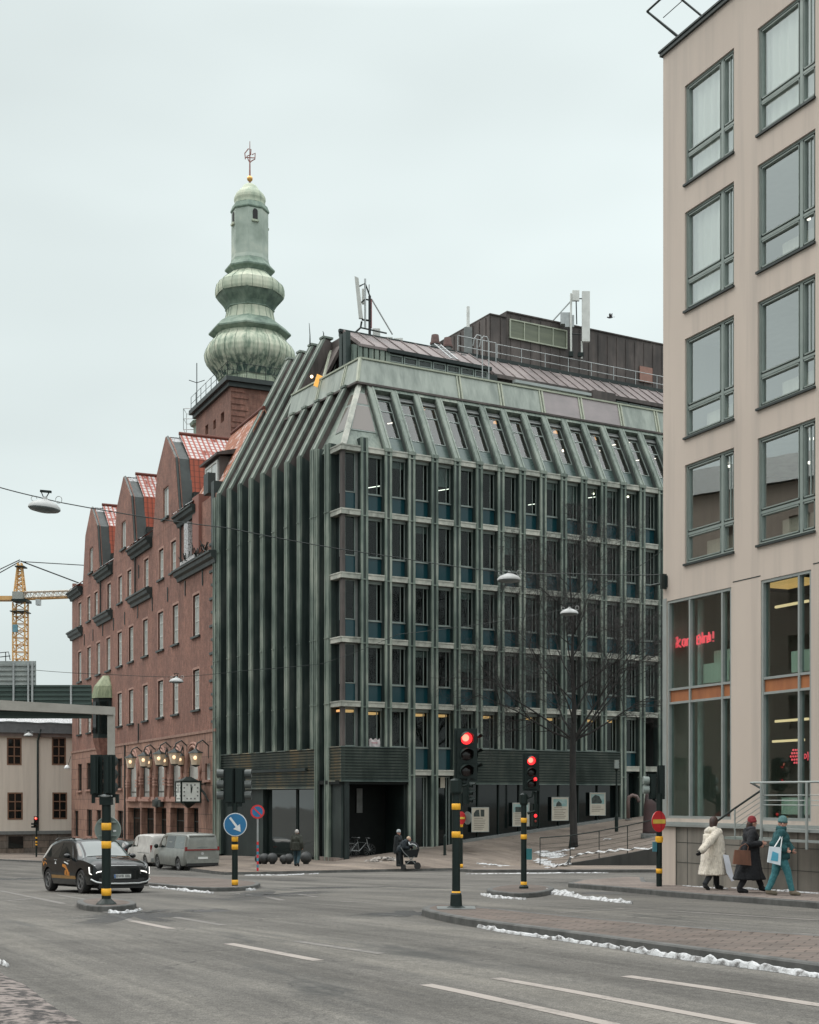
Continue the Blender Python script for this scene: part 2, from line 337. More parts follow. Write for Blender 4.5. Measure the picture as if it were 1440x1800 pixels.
# ================================================================ GROUND
def asphalt(name, base, alt, wet):
    m, n, l, b, o = newmat(name)
    v = coords(n, l, (1, 1, 1), False)
    big = nnoise(n, l, coords(n, l, (.07, .16, .1), False), 1.0, 5, .65); mid = nnoise(n, l, coords(n, l, (.5, 1.1, .5), False), 1.0, 6, .7); fine = nnoise(n, l, v, 55, 3, .8); grit = nnoise(n, l, v, 13, 5, .8)
    vo = n.new('ShaderNodeTexVoronoi'); vo.inputs['Scale'].default_value = 90; l.new(v, vo.inputs['Vector'])
    c = ramp(n, l, big, [(.36, base), (.6, alt)])
    c = mixc(n, l, .8, c, ramp(n, l, mid, [(.3, (.80, .80, .80)), (.5, (1, 1, 1)), (.7, (1.13, 1.12, 1.10))]), 'MULTIPLY')
    c = mixc(n, l, .9, c, ramp(n, l, grit, [(.32, (.72, .72, .72)), (.68, (1.28, 1.28, 1.26))]), 'MULTIPLY')
    c = mixc(n, l, .8, c, ramp(n, l, fine, [(.32, (.42, .42, .42)), (.68, (1.7, 1.68, 1.65))]), 'MULTIPLY')
    # salt-dried bands, damp patches and tar seams
    rt = n.new('ShaderNodeVectorRotate'); rt.inputs['Angle'].default_value = R(61); l.new(v, rt.inputs[0])
    def along(a, b_, det=7): mp = n.new('ShaderNodeMapping'); mp.inputs['Scale'].default_value = (a, b_, 1); l.new(rt.outputs[0], mp.inputs[0]); return nnoise(n, l, mp.outputs[0], 1.0, det, .65)
    tr_ = along(.035, .85); c = mixc(n, l, .9, c, ramp(n, l, tr_, [(.36, (.70, .70, .70)), (.5, (1, 1, 1)), (.64, (1.26, 1.25, 1.22))]), 'MULTIPLY')
    tr2 = along(.3, 5.0, 5); c = mixc(n, l, .6, c, ramp(n, l, tr2, [(.34, (.78, .78, .78)), (.66, (1.18, 1.18, 1.17))]), 'MULTIPLY')
    wv = along(.10, .42, 9)
    damp = mapr(n, l, wv, .57, .64); c = mixc(n, l, damp, c, mixc(n, l, 1.0, c, wet, 'MULTIPLY'))
    cr = n.new('ShaderNodeTexVoronoi'); cr.feature = 'DISTANCE_TO_EDGE'; cr.inputs['Scale'].default_value = .16
    dv = n.new('ShaderNodeVectorMath'); dv.operation = 'ADD'; nn = n.new('ShaderNodeTexNoise'); nn.inputs['Scale'].default_value = .9; nn.inputs['Detail'].default_value = 6; l.new(v, nn.inputs['Vector'])
    sc = n.new('ShaderNodeVectorMath'); sc.operation = 'SCALE'; sc.inputs['Scale'].default_value = 3.0; l.new(nn.outputs['Color'], sc.inputs[0]); l.new(v, dv.inputs[0]); l.new(sc.outputs[0], dv.inputs[1]); l.new(dv.outputs[0], cr.inputs['Vector'])
    ck = mapr(n, l, cr.outputs[0], .001, .008, .75, 0)
    ckm = n.new('ShaderNodeMath'); ckm.operation = 'MULTIPLY'; l.new(ck, ckm.inputs[0]); l.new(mapr(n, l, mid, .45, .6), ckm.inputs[1])
    c = mixc(n, l, ckm.outputs[0], c, (.03, .03, .03)); l.new(c, b.inputs['Base Color'])
    b.inputs['Specular IOR Level'].default_value = .22; ro = mapr(n, l, damp, 0, 1, .92, .5); l.new(ro, b.inputs['Roughness']); bump(n, l, b, fine, .35, .006); MATS[name] = m; return m
ASPH = asphalt("asphalt", (.088, .0845, .079), (.118, .113, .105), (.50, .51, .52))
PATCH = asphalt("asphalt_patch", (.045, .046, .046), (.075, .074, .072), (.6, .6, .6))
PAVEM = asphalt("trodden_paving", (.135, .114, .098), (.185, .157, .136), (.6, .58, .57))
def slabs(name, c1, c2, w, h):
    m, n, l, b, o = newmat(name); b.inputs['Roughness'].default_value = .9; b.inputs['Specular IOR Level'].default_value = .25
    v = coords(n, l, (1, 1, 1), False); rot = n.new('ShaderNodeVectorRotate'); rot.inputs['Angle'].default_value = R(25); l.new(v, rot.inputs[0])
    bt = n.new('ShaderNodeTexBrick'); l.new(rot.outputs[0], bt.inputs['Vector']); bt.inputs['Scale'].default_value = 1; bt.inputs['Brick Width'].default_value = w; bt.inputs['Row Height'].default_value = h; bt.inputs['Mortar Size'].default_value = .012
    bt.inputs['Color1'].default_value = (*c1, 1); bt.inputs['Color2'].default_value = (*c2, 1); bt.inputs['Mortar'].default_value = (.06, .05, .045, 1)
    f = nnoise(n, l, coords(n, l, (.45, .9, .5), False), 1.0, 7, .7)
    c = mixc(n, l, 1.0, bt.outputs[0], ramp(n, l, f, [(.3, (.62, .6, .58)), (.52, (1, 1, 1)), (.7, (1.18, 1.15, 1.12))]), 'MULTIPLY')
    l.new(c, b.inputs['Base Color']); bump(n, l, b, bt.outputs[1], -.4, .02); MATS[name] = m; return m
PAVER = slabs("red_grey_pavers", (.14, .114, .099), (.112, .095, .084), .35, .21)
SLAB = slabs("pavement_slabs", (.20, .165, .145), (.165, .14, .125), .7, .35)
KERB = solid("granite_kerb", (.10, .10, .095), .75, col2=(.055, .056, .053), sc=(3, 3, 3), bmp=.3)
LINEP = None
m, n, l, b, o = newmat("worn_road_paint"); b.inputs['Roughness'].default_value = .7
v = coords(n, l, (1, 1, 1), False); f = nnoise(n, l, v, 14, 8, .8)
f2 = nnoise(n, l, v, .7, 3); am = n.new('ShaderNodeMath'); l.new(f, am.inputs[0]); l.new(f2, am.inputs[1])
l.new(ramp(n, l, am.outputs[0], [(.72, (.10, .095, .087)), (.88, (.185, .166, .148)), (1.1, (.27, .24, .215))]), b.inputs['Base Color']); bump(n, l, b, nnoise(n, l, v, 50, 2), .3, .005); LINEP = m
m, n, l, b, o = newmat("very_worn_road_paint"); b.inputs['Roughness'].default_value = .75
v = coords(n, l, (1, 1, 1), False); f = nnoise(n, l, v, 5, 6, .8)
l.new(ramp(n, l, f, [(.42, (.105, .10, .092)), (.66, (.19, .174, .158))]), b.inputs['Base Color']); LINEW = m

xs = sorted({-900, -300, -120, -60, 60, 120, 300, 900} | set(range(-48, 49, 2)) | {-30, 30})
ys = sorted({k[0] for k in KN if k[0] >= -50} | set(range(-10, 140, 3)) | {-50, -20, 160, 200, 900, 1700, 2600})
g = MB(); W_ = len(ys)
g.add([(x, y, gz(x, y)) for x in xs for y in ys], [(i * W_ + j, (i + 1) * W_ + j, (i + 1) * W_ + j + 1, i * W_ + j + 1) for i in range(len(xs) - 1) for j in range(W_ - 1)])
struct("road", g, ASPH)

def strip(px0, py0, px1, py1, w, dz=.004, n=10, mb=None):
    """a painted line between two photo positions, w metres wide, lying on the road"""
    a, b = gp(px0, py0), gp(px1, py1); d = (b - a); d.z = 0; nrm = Vector((-d.y, d.x, 0)).normalized() * w / 2
    def fn(u, v):
        p = a.lerp(b, u) + nrm * (2 * v - 1); return (p.x, p.y, gz(p.x, p.y) + dz)
    return (mb or MB()).grid(fn, n, 1)
def lane(px0, py0, px1, py1, w=.15, mt=None): struct("road_marking", strip(px0, py0, px1, py1, w), mt or LINEP)
lane(748, 1731, 1125, 1812, .16); lane(872, 1720, 1340, 1806, .15); lane(1100, 1716, 1560, 1786, .17)
lane(402, 1659, 560, 1689, .17); lane(520, 1655, 672, 1677, .15, LINEW)
lane(232, 1619, 302, 1633, .16); lane(305, 1612, 393, 1627, .16, LINEW)
lane(0, 1566, 112, 1589, .18, LINEW); lane(10, 1584, 58, 1580, .2, LINEW); lane(150, 1592, 232, 1619, .12, LINEW); lane(100, 1573, 192, 1588, .14, LINEW)
lane(524, 1572, 556, 1577, .17, LINEW); lane(465, 1576, 497, 1583, .17, LINEW); lane(404, 1569, 440, 1573, .15, LINEW); lane(668, 1607, 708, 1610, .17, LINEW); lane(600, 1585, 650, 1587, .15, LINEW)
lane(1180, 1602, 1440, 1618, .15, LINEW); lane(985, 1605, 1120, 1596, .14, LINEW); lane(1390, 1641, 1500, 1648, .2, LINEW)
lane(890, 1545, 1040, 1543, .3, LINEW); lane(900, 1550, 1090, 1549, .3, LINEW); lane(1030, 1534, 1120, 1539, .2, LINEW); lane(640, 1545, 900, 1541, .3, LINEW); lane(720, 1556, 830, 1559, .25, LINEW); lane(560, 1541, 700, 1541, .25, LINEW)

def smooth_outline(pts, k=3):
    for _ in range(k):
        q = []
        for i in range(len(pts)):
            a, b = Vector(pts[i]), Vector(pts[(i + 1) % len(pts)]); q += [a.lerp(b, .25), a.lerp(b, .75)]
        pts = q
    return pts
def island(name, outline, h=.12, rim=.14, smooth=1, top=None, kind='structure', mt=(None,)):
    P = [Vector(p) for p in outline]
    if smooth: P = smooth_outline(P, smooth)
    area = sum(P[i].x * P[(i + 1) % len(P)].y - P[(i + 1) % len(P)].x * P[i].y for i in range(len(P)))
    if area < 0: P.reverse()
    n_ = len(P); inn = []
    for i in range(n_):
        d = (P[(i + 1) % n_] - P[i - 1]); d.z = 0; d.normalize(); inn.append(P[i] + Vector((-d.y, d.x, 0)) * rim)
    mb = MB(); vs = []; fs = []
    for ring, dz in ((P, -.05), (P, h - .02), ([P[i].lerp(inn[i], .12) for i in range(n_)], h), (inn, h)):
        for p in ring: vs.append((p.x, p.y, gz(p.x, p.y) + dz))
    for r_ in range(3):
        for i in range(n_): fs.append((r_ * n_ + i, r_ * n_ + (i + 1) % n_, (r_ + 1) * n_ + (i + 1) % n_, (r_ + 1) * n_ + i))
    mb.add(vs, fs); mb.cur = 1
    mb.add([vs[3 * n_ + i] for i in range(n_)], [tuple(range(n_))])
    return struct(name, mb, [KERB, top or PAVER])
island("traffic_island", [gp(742, 1607), gp(742, 1611), gp(800, 1625), gp(900, 1640), gp(1100, 1668), gp(1300, 1696), gp(1440, 1716), gp(1800, 1770), gp(1800, 1690), gp(1440, 1660), gp(1220, 1646), gp(1000, 1624), gp(850, 1607), gp(770, 1600)], .13)
island("traffic_island", [gp(850, 1571), gp(870, 1576), gp(925, 1580), gp(968, 1574), gp(978, 1567), gp(940, 1561), gp(880, 1563)], .12, smooth=2)
island("traffic_island", [gp(130, 1592), gp(145, 1601), gp(190, 1604), gp(236, 1600), gp(242, 1594), gp(205, 1588), gp(160, 1587)], .12, smooth=2)
island("traffic_island", [gp(262, 1558), gp(330, 1566), gp(400, 1568), gp(450, 1564), gp(460, 1557), gp(430, 1553), gp(380, 1549), gp(262, 1545), gp(120, 1540), gp(150, 1549)], .12, smooth=1)
# right-hand pavement in front of the beige building
island("pavement", [gp(975, 1558), gp(1080, 1567), gp(1200, 1579), gp(1320, 1588), gp(1440, 1598), gp(1700, 1622), RB.w(12, 0), RB.w(12, 3), RB.w(-.2, 3), RB.w(-.3, -.3), gp(1130, 1545)], .13, smooth=1, top=SLAB)
# far pavement under the pale house
island("pavement", [gp(-200, 1514), gp(0, 1513), gp(60, 1516), gp(100, 1518), gp(140, 1510), BR.w(-49, -4), CB.w(6, 0), CB.w(-40, 0)], .12, smooth=0, top=PAVEM)
# broken edge bottom left
VERGE = solid("gritty_verge", (.20, .17, .155), .95, col2=(.035, .032, .031), sc=(7, 7, 7), lo=.42, hi=.56, detail=10, bmp=1.0)
vg = MB()
def vfn(u, v):
    a = gp(-160, 1600).lerp(gp(230, 1850), u); b = gp(-420, 1800)
    p = a.lerp(b, v); h = .05 * min(1, v * 5) + .03 * noise.noise(Vector((p.x * 2, p.y * 2, 0))) * min(1, v * 8)
    ed = noise.noise(Vector((u * 9, 3, 1))) * .25 * (1 - v)
    return (p.x + ed, p.y, gz(p.x, p.y) + h - .004 + (0 if v > 0 else -.02))
vg.grid(vfn, 60, 24); struct("road_verge", vg, VERGE, smooth=True)

# sloping square between the street and the green building
def front_z(px): return None
cols = []
def pcol(front, back): cols.append((Vector(front), Vector(back)))
def kb(px, py): p = gp(px, py); p.z += .12; return p
def bz(px, py, ly=-.05): x = GR.tx(px, ly); p = GR.w(x, ly); p.z = EYE + (HY - py) / FPX * p.y; return p
pA = BR.w(-50, -3.2); pA.z = gz(pA.x, pA.y) + .12; pB = BR.w(-50, .3); pB.z = pA.z + .1; pcol(pA, pB)
pA = BR.w(-20, -3.2); pA.z = gz(pA.x, pA.y) + .12; pB = BR.w(-20, .3); pB.z = pA.z + .1; pcol(pA, pB)
pA = Vector((-14.6, 78, 0)); pA.z = gz(pA.x, pA.y) + .12; pB = Vector((-12.0, 85.6, -1.62)); pcol(pA, pB)
pB = GL.w(-12, .2); pB.z = -1.5; pcol(kb(395, 1538), pB)
pB = GL.w(-7, .2); pB.z = -1.42; pcol(kb(470, 1537), pB)
pcol(kb(545, 1535), GL.w(-1, .2, -1.36))
pcol(kb(600, 1534), bz(601, 1512)); pcol(kb(660, 1533), bz(650, 1504)); pcol(kb(700, 1532), bz(700, 1497)); pcol(kb(830, 1530), bz(818, 1481))
RAISE = {950: 0.0, 981: .03, 1040: .27, 1100: .55, 1165: .88, 1300: 1.2, 1500: 1.5}
for px in (900, 950, 981, 1040, 1100, 1165, 1300, 1500):
    p = kb(px, 1527); p.z += RAISE.get(px, 0); pcol(p, bz(px, 1481 - (px - 818) * .1479))
NR = 12; NC = len(cols)
def sm(t): return t
vs = []; cc = []
for (a, b), (a2, b2) in zip(cols, cols[1:]):
    for k in range(4): cc.append((a.lerp(a2, k / 4), b.lerp(b2, k / 4)))
cc.append(cols[-1])
for a, b in cc:
    for j in range(NR + 1): p = a.lerp(b, j / NR); vs.append(p)
nc = len(cc); pl = MB()
pl.add(vs, [(i * (NR + 1) + j, (i + 1) * (NR + 1) + j, (i + 1) * (NR + 1) + j + 1, i * (NR + 1) + j + 1) for i in range(nc - 1) for j in range(NR)])
pl.cur = 1                                               # kerb face along the front
for (a, b), (a2, b2) in zip(cc, cc[1:]):
    o1, o2 = Vector((a.x, a.y - .02, gz(a.x, a.y) - .05)), Vector((a2.x, a2.y - .02, gz(a2.x, a2.y) - .05)); pl.add([o1, o2, a2, a], [(0, 1, 2, 3)])
def plaza_z(P):
    """height of the square under a world point"""
    best = None
    for a, b in cc:
        d = (b - a); t = max(0, min(1, ((P.x - a.x) * d.x + (P.y - a.y) * d.y) / (d.x * d.x + d.y * d.y))); q = a + d * t
        e = (q.x - P.x) ** 2 + (q.y - P.y) ** 2
        if best is None or e < best[0]: best = (e, q.z)
    return best[1]
def sp_(px, py):
    """point on the square seen at a photo position"""
    lo, hi = 45.0, 95.0
    for _ in range(40):
        Y = (lo + hi) / 2; X = (px - CX) / FPX * Y; z = plaza_z(Vector((X, Y, 0)))
        if HY + (EYE - z) / Y * FPX > py: lo = Y
        else: hi = Y
    return Vector((X, Y, plaza_z(Vector((X, Y, 0)))))
struct("pavement", pl, [PAVEM, KERB])
# narrow strip of pavement and kerb in front of the retaining wall
island("pavement", [gp(800, 1532), gp(830, 1534), gp(1000, 1534), gp(1165, 1534), gp(1400, 1534), gp(1400, 1524), gp(1165, 1524), gp(1000, 1524), gp(880, 1525)], .135, .12, smooth=0, top=PAVEM)
# retaining wall
CONC = vcol("stained_concrete", (.27, .245, .21), (.16, .15, .13), (.07, .07, .058), sc=(.8, .8, .5))
CONCD = vcol("dark_concrete", (.028, .03, .028), (.05, .05, .046), (.015, .016, .015), sc=(.8, .8, .5))
rw = MB(); P0 = [kb(px, 1527) for px in (950, 981, 1040, 1100, 1165, 1300, 1500)]; H0 = [0.02, .05, .29, .57, .9, 1.22, 1.52]
for (a, h1), (b2, h2) in zip(zip(P0, H0), list(zip(P0, H0))[1:]):
    off = Vector((0, .25, 0)); lo_ = Vector((0, 0, -.3)); f_ = Vector((0, -.03, 0))
    rw.hexa([a + lo_ + f_, b2 + lo_ + f_, b2 + lo_ + off, a + lo_ + off], [a + f_ + Vector((0, 0, h1)), b2 + f_ + Vector((0, 0, h2)), b2 + off + Vector((0, 0, h2)), a + off + Vector((0, 0, h1))])
single("retaining_wall", rw, CONCD, "low dark concrete retaining wall that rises to the right beside the street", "wall")
# railing on it
base = kb(948, 1527); rl = thing("railing", "thin black steel railing running along the top of the dark retaining wall", "railing", T(*base)); Mr = I4
zt = lambda p, px: p.z
posts = []
for px, h in ((950, .03), (1003, .12), (1054, .33), (1104, .57), (1158, .86)): p = kb(px, 1527) + Vector((0, .12, h)); posts.append(p)
for p in posts: part("post", MB().tube([p, p + Vector((0, 0, 1.32))], .022, 6), BLACKP, rl, I4)
part("handrail", MB().tube([p + Vector((0, 0, 1.32)) for p in posts] + [posts[-1] + Vector((1.2, 0, 1.35))], .03, 6), BLACKP, rl, I4)
for k in range(5): part("rail_wire", MB().tube([p + Vector((0, 0, .2 + .2 * k)) for p in posts], .008, 4), BLACKP, rl, I4)

# dark repair patches of asphalt around the islands, manhole covers
def blob(px, py, rx, ry, mt, name, dz=.006, seed=0, jag=.3, kind=None, h=0.0, n=44):
    """irregular low patch on the ground; rx, ry in metres"""
    c = gp(px, py); mb = MB(); vs = [(c.x, c.y, gz(c.x, c.y) + dz + h)]; fs = []
    rings = 5
    for r_ in range(1, rings + 1):
        for k in range(n):
            t = 2 * math.pi * k / n; j = 1 + jag * noise.noise(Vector((math.cos(t) * 2.3 + seed, math.sin(t) * 2.3, seed * 1.7))) * 2 + jag * .6 * noise.noise(Vector((math.cos(t) * 7 + seed, math.sin(t) * 7, seed)))
            q = r_ / rings; x, y = c.x + rx * j * q * math.cos(t), c.y + ry * j * q * math.sin(t)
            hh = h * (1 - q ** 2) * (1 + .8 * noise.noise(Vector((x * 4, y * 4, seed))))
            vs.append((x, y, gz(x, y) + (dz if r_ < rings else .001) + max(0, hh)))
    fs += [(0, 1 + k, 1 + (k + 1) % n) for k in range(n)]
    for r_ in range(rings - 1):
        for k in range(n): fs.append((1 + r_ * n + k, 1 + (r_ + 1) * n + k, 1 + (r_ + 1) * n + (k + 1) % n, 1 + r_ * n + (k + 1) % n))
    mb.add(vs, fs); return part(name, mb, mt, None, I4, smooth=True)
m, n, l, b, o = newmat("feathered_patch"); tr = n.new('ShaderNodeBsdfTransparent'); mx = n.new('ShaderNodeMixShader')
b.inputs['Base Color'].default_value = (.045, .046, .046, 1); b.inputs['Roughness'].default_value = .6
v = coords(n, l, (1, 1, 1), False); tcg = n.new('ShaderNodeTexCoord'); gr = n.new('ShaderNodeTexGradient'); gr.gradient_type = 'SPHERICAL'
mpg = n.new('ShaderNodeMapping'); mpg.inputs['Location'].default_value = (-1, -1, 0); mpg.inputs['Scale'].default_value = (2, 2, 0); l.new(tcg.outputs['Generated'], mpg.inputs[0]); l.new(mpg.outputs[0], gr.inputs[0])
ns = nnoise(n, l, v, 8, 9, .85); mu = n.new('ShaderNodeMath'); mu.operation = 'ADD'; l.new(gr.outputs[0], mu.inputs[0]); l.new(ns, mu.inputs[1])
l.new(mapr(n, l, mu.outputs[0], .80, 1.15, 0, .62), mx.inputs[0]); l.new(tr.outputs[0], mx.inputs[1]); l.new(b.outputs[0], mx.inputs[2]); l.new(mx.outputs[0], o.inputs[0]); DAMP = m
for i, (px, py, rx, ry) in enumerate([(235, 1610, 1.5, 2.0), (470, 1573, 1.9, 2.4), (265, 1604, .8, 1.3), (725, 1606, 1.0, 1.2), (575, 1560, 1.6, 1.2), (365, 1601, .6, .9), (30, 1545, 2.2, 2.0), (1175, 1650, .9, .25)]):
    o = blob(px, py, rx, ry, DAMP, "asphalt_stain", .005, seed=i * 3.1, jag=.75); o['kind'] = 'structure'
for i, (px, py, r_) in enumerate([(372, 1602, .36), (1058, 1571, .5)]):
    c = gp(px, py); single("manhole_cover", MB().lathe([(r_ * .98, 0), (r_, .004), (r_ * .9, .008), (.01, .009)], 24), GREYP if 0 else solid("cast_iron", (.05, .05, .05), .6, .4, col2=(.08, .075, .07), sc=(8, 8, 8)), ("small round iron manhole cover in the road right of the round island", "round iron manhole cover in the road beside the far signal island")[i], "manhole cover", T(c.x, c.y, c.z + .002), smooth=False)

# snow
def snowline(pts, w, name="snow", h=.07, seed=0, dz=.0, onz=None, seg=18):
    P = [gp(*p) if len(p) == 2 else Vector(p) for p in pts]; L = []
    for a, b in zip(P, P[1:]):
        for k in range(seg): L.append(a.lerp(b, k / seg))
    L.append(P[-1]); n_ = len(L); mb = MB(); NV = 7
    def fn(u, v):
        i = min(int(u * (n_ - 1) + .5), n_ - 1); p = L[i]; d = (L[min(i + 1, n_ - 1)] - L[max(i - 1, 0)]); d.z = 0; d.normalize(); nr = Vector((-d.y, d.x, 0))
        ww = w * .5 * (.35 + .9 * abs(noise.noise(Vector((i * .19, seed, 0)))) + .35 * noise.noise(Vector((i * .8, seed, 3)))) * min(1, u * 12 + .1, (1 - u) * 12 + .1)
        q = p + nr * (v - .5) * ww; hh = h * (1 - (2 * v - 1) ** 2) * (.5 + 1.2 * abs(noise.noise(Vector((q.x * 5, q.y * 5, seed)))))
        z0 = onz(q) if onz else gz(q.x, q.y)
        return (q.x, q.y, z0 + dz + .003 + hh * (1 if 0 < v < 1 else 0))
    mb.grid(fn, n_ - 1, NV); o = part(name, mb, SNOW, None, I4, smooth=True); return setp(o, None, None, None, 'stuff')
snowline([(835, 1630), (900, 1642), (1000, 1656), (1100, 1671)], .22, seed=2)
snowline([(1090, 1670), (1200, 1687), (1300, 1700), (1440, 1719), (1600, 1742)], .34, seed=5, h=.09)
snowline([(262, 1560), (330, 1567), (376, 1571)], .4, seed=8); snowline([(940, 1566), (975, 1572), (1040, 1581), (1112, 1589)], .8, seed=11, h=.08); snowline([(935, 1573), (965, 1570), (1010, 1574)], .9, seed=13, h=.12)
snowline([(845, 1573), (870, 1579), (925, 1582)], .35, seed=14); snowline([(190, 1605), (215, 1606), (240, 1603)], .35, seed=17); snowline([(238, 1602), (248, 1600)], .3, seed=3)
snowline([(820, 1537), (900, 1536), (1000, 1535), (1070, 1535)], .6, seed=19, h=.04); snowline([(430, 1539), (500, 1539), (535, 1537)], .5, seed=20, h=.04); snowline([(543, 1537), (560, 1536)], .4, seed=21, h=.04)
snowline([(432, 1566), (450, 1565)], .4, seed=22); snowline([(0, 1693), (14, 1700)], .2, seed=23)
for i, (a, b_, w_) in enumerate([((948, 1497), (985, 1508), 3.2), ((945, 1510), (1000, 1519), 2.2), ((965, 1500), (1010, 1492), 1.3), ((838, 1519), (905, 1523), .9), ((850, 1526), (930, 1524), .6), ((1060, 1477), (1075, 1476), .3), ((930, 1525), (1150, 1523), .5)]):
    snowline([tuple(sp_(*a)), tuple(sp_(*b_))], w_, seed=30 + i, h=.05, onz=plaza_z, dz=.01, seg=36)
snowline([(1180, 1556, .0), ][:0] or [tuple(gp(1200, 1558, .12)), tuple(gp(1280, 1564, .12))], .1, seed=50, dz=.125, h=.03)
snowline([tuple(gp(1285, 1562, .12)), tuple(gp(1440, 1572, .12))], .22, seed=51, dz=.125, h=.05); snowline([tuple(gp(1176, 1549, .12)), tuple(gp(1186, 1549, .12))], .35, seed=52, dz=.125, h=.08)
# ================================================================ GREEN COPPER OFFICE BUILDING
gb = thing("office_building", "dark green copper-clad office block with deep vertical ribs, bay windows and a sloping mansard roof", "building", GR.M @ T(0, 0, -1.4))
MR, ML = GR.M, GL.M
NB = 17; P0X, PS = 1.375, 1.436; PX = [P0X + PS * k for k in range(NB + 1)]
ZT = [20.53, 17.17, 13.82, 10.45, 7.08]; PW = .21; BH = .30
# --- pilasters on the right facade
def pil_mesh(z0, z1):
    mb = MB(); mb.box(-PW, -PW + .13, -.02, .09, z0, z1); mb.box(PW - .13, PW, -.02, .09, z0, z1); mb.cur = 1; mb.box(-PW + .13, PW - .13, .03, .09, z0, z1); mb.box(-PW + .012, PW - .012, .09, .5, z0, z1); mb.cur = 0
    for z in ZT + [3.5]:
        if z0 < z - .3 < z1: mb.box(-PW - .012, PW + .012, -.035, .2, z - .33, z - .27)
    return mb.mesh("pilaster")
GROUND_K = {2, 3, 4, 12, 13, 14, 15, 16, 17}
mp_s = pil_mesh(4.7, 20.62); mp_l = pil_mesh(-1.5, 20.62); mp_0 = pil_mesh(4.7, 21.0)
for me in (mp_s, mp_l, mp_0): me.materials.append(GREEN); me.materials.append(BODY_SHADED)
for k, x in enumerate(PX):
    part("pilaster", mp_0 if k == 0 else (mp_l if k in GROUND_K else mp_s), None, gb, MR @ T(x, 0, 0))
# --- beams
bm_me = MB().box(PW, PS - PW, .02, .5, -BH, 0).box(PW, PS - PW, -.01, .1, -.07, 0).mesh("floor_beam", GREEN_L)
cb_me = MB().box(0.0, P0X - PW, .02, .5, -BH, 0).box(-.02, P0X - PW, -.01, .1, -.07, 0).mesh("floor_beam", GREEN_L)
for z in ZT:
    for k in range(NB): part("floor_beam", bm_me, None, gb, MR @ T(PX[k], 0, z))
    part("corner_beam", cb_me, None, gb, MR @ T(0, 0, z))
    part("corner_beam", MB().box(-1.25, 0.0, .02, .5, z - BH, z).box(-1.25, .02, -.01, .1, z - .07, z), GREEN_L, gb, ML)
for k in (2, 3): part("floor_beam", bm_me, None, gb, MR @ T(PX[k], 0, 3.5))
for k in (12, 13): part("floor_beam", bm_me, None, gb, MR @ T(PX[k], 0, 3.85))
# --- window units (local: x 0..w, z 0 at the beam top)
BLINDM = solid("grey_blind", (.20, .215, .205), .9, col2=(.15, .16, .155))
def win_unit(w, h, sp, name="window", blind=None):
    fr = MB(); frame_bars(fr, 0, w, sp, h, .05, .08, .40); fr.box(w * .72, w * .72 + .035, .405, .47, sp + .05, h - .05)
    fr.box(-.03, w + .03, .34, .48, sp - .05, sp)
    fr.box(0, w, .32, .42, h - .16, h - .002); o = part(name, fr, STEELG, gb, MR @ T(0, 0, -50))
    part("pane", MB().box(.05, w - .05, .44, .45, sp + .05, h - .16), WGLASS, o, MR @ T(0, 0, -50))
    if sp > .1: part("spandrel", MB().box(0, w, .42, .48, 0, sp - .05), SPAND, o, MR @ T(0, 0, -50))
    if blind: part("blind", MB().box(.05, w - .05, .52, .54, h - .16 - blind, h - .1), BLINDM, o, MR @ T(0, 0, -50))
    return o
WW = PS - 2 * PW
protos = {k: win_unit(WW, 3.05, .95, blind=b) for k, b in (("a", None), ("b", .35), ("c", 1.0))}
protos["low"] = win_unit(WW, 2.05, 0.0); protos["mid"] = win_unit(WW, 3.27, 1.2)
rnd = random.Random(5)
def place(pr, M): return copy_tree(protos[pr], M, gb)
for r_ in range(4):
    for k in range(NB):
        place(rnd.choice("aaaaabbc"), MR @ T(PX[k] + PW, 0, ZT[r_ + 1]))
for k in range(NB):
    if k in (2, 3, 12): place("mid", MR @ T(PX[k] + PW, 0, 3.5))
    elif k < 13: place("low", MR @ T(PX[k] + PW, 0, 4.72))
for o in protos.values():
    for ch in list(KIDS[o.name]): KIDS[gb.name] = [q for q in KIDS[gb.name]]; bpy.data.objects.remove(ch)
    KIDS[gb.name].remove(o); bpy.data.objects.remove(o)
# corner bay windows (both faces) with the slim corner post
def corner_windows():
    for z, h, sp in [(ZT[1], 3.05, .95), (ZT[2], 3.05, .95), (ZT[3], 3.05, .95), (ZT[4], 3.05, .95), (4.72, 2.05, 0)]:
        for M, a, b in ((MR, .34, 1.02), (ML, -.95, -.42)):
            fr = MB(); frame_bars(fr, a, b, z + sp, z + h, .045, .08, .4); o = part("window", fr, STEELG, gb, M)
            part("pane", MB().box(a + .04, b - .04, .43, .44, z + sp + .04, z + h - .05), WGLASS, o, M)
            if sp: part("spandrel", MB().box(a - .1, b + .1, .42, .46, z, z + sp - .02), SPAND, o, M)
        part("window_surround", MB().box(1.02, P0X - PW, .38, .5, z, z + h), GREYP, gb, MR)
        part("window_surround", MB().box(-1.25, -.95, .38, .5, z, z + h), GREEN_D, gb, ML)
        part("corner_post", MB().box(.12, .28, .10, .42, z, z + h), BODY_SHADED if 0 else BROWNC, gb, MR)
corner_windows()
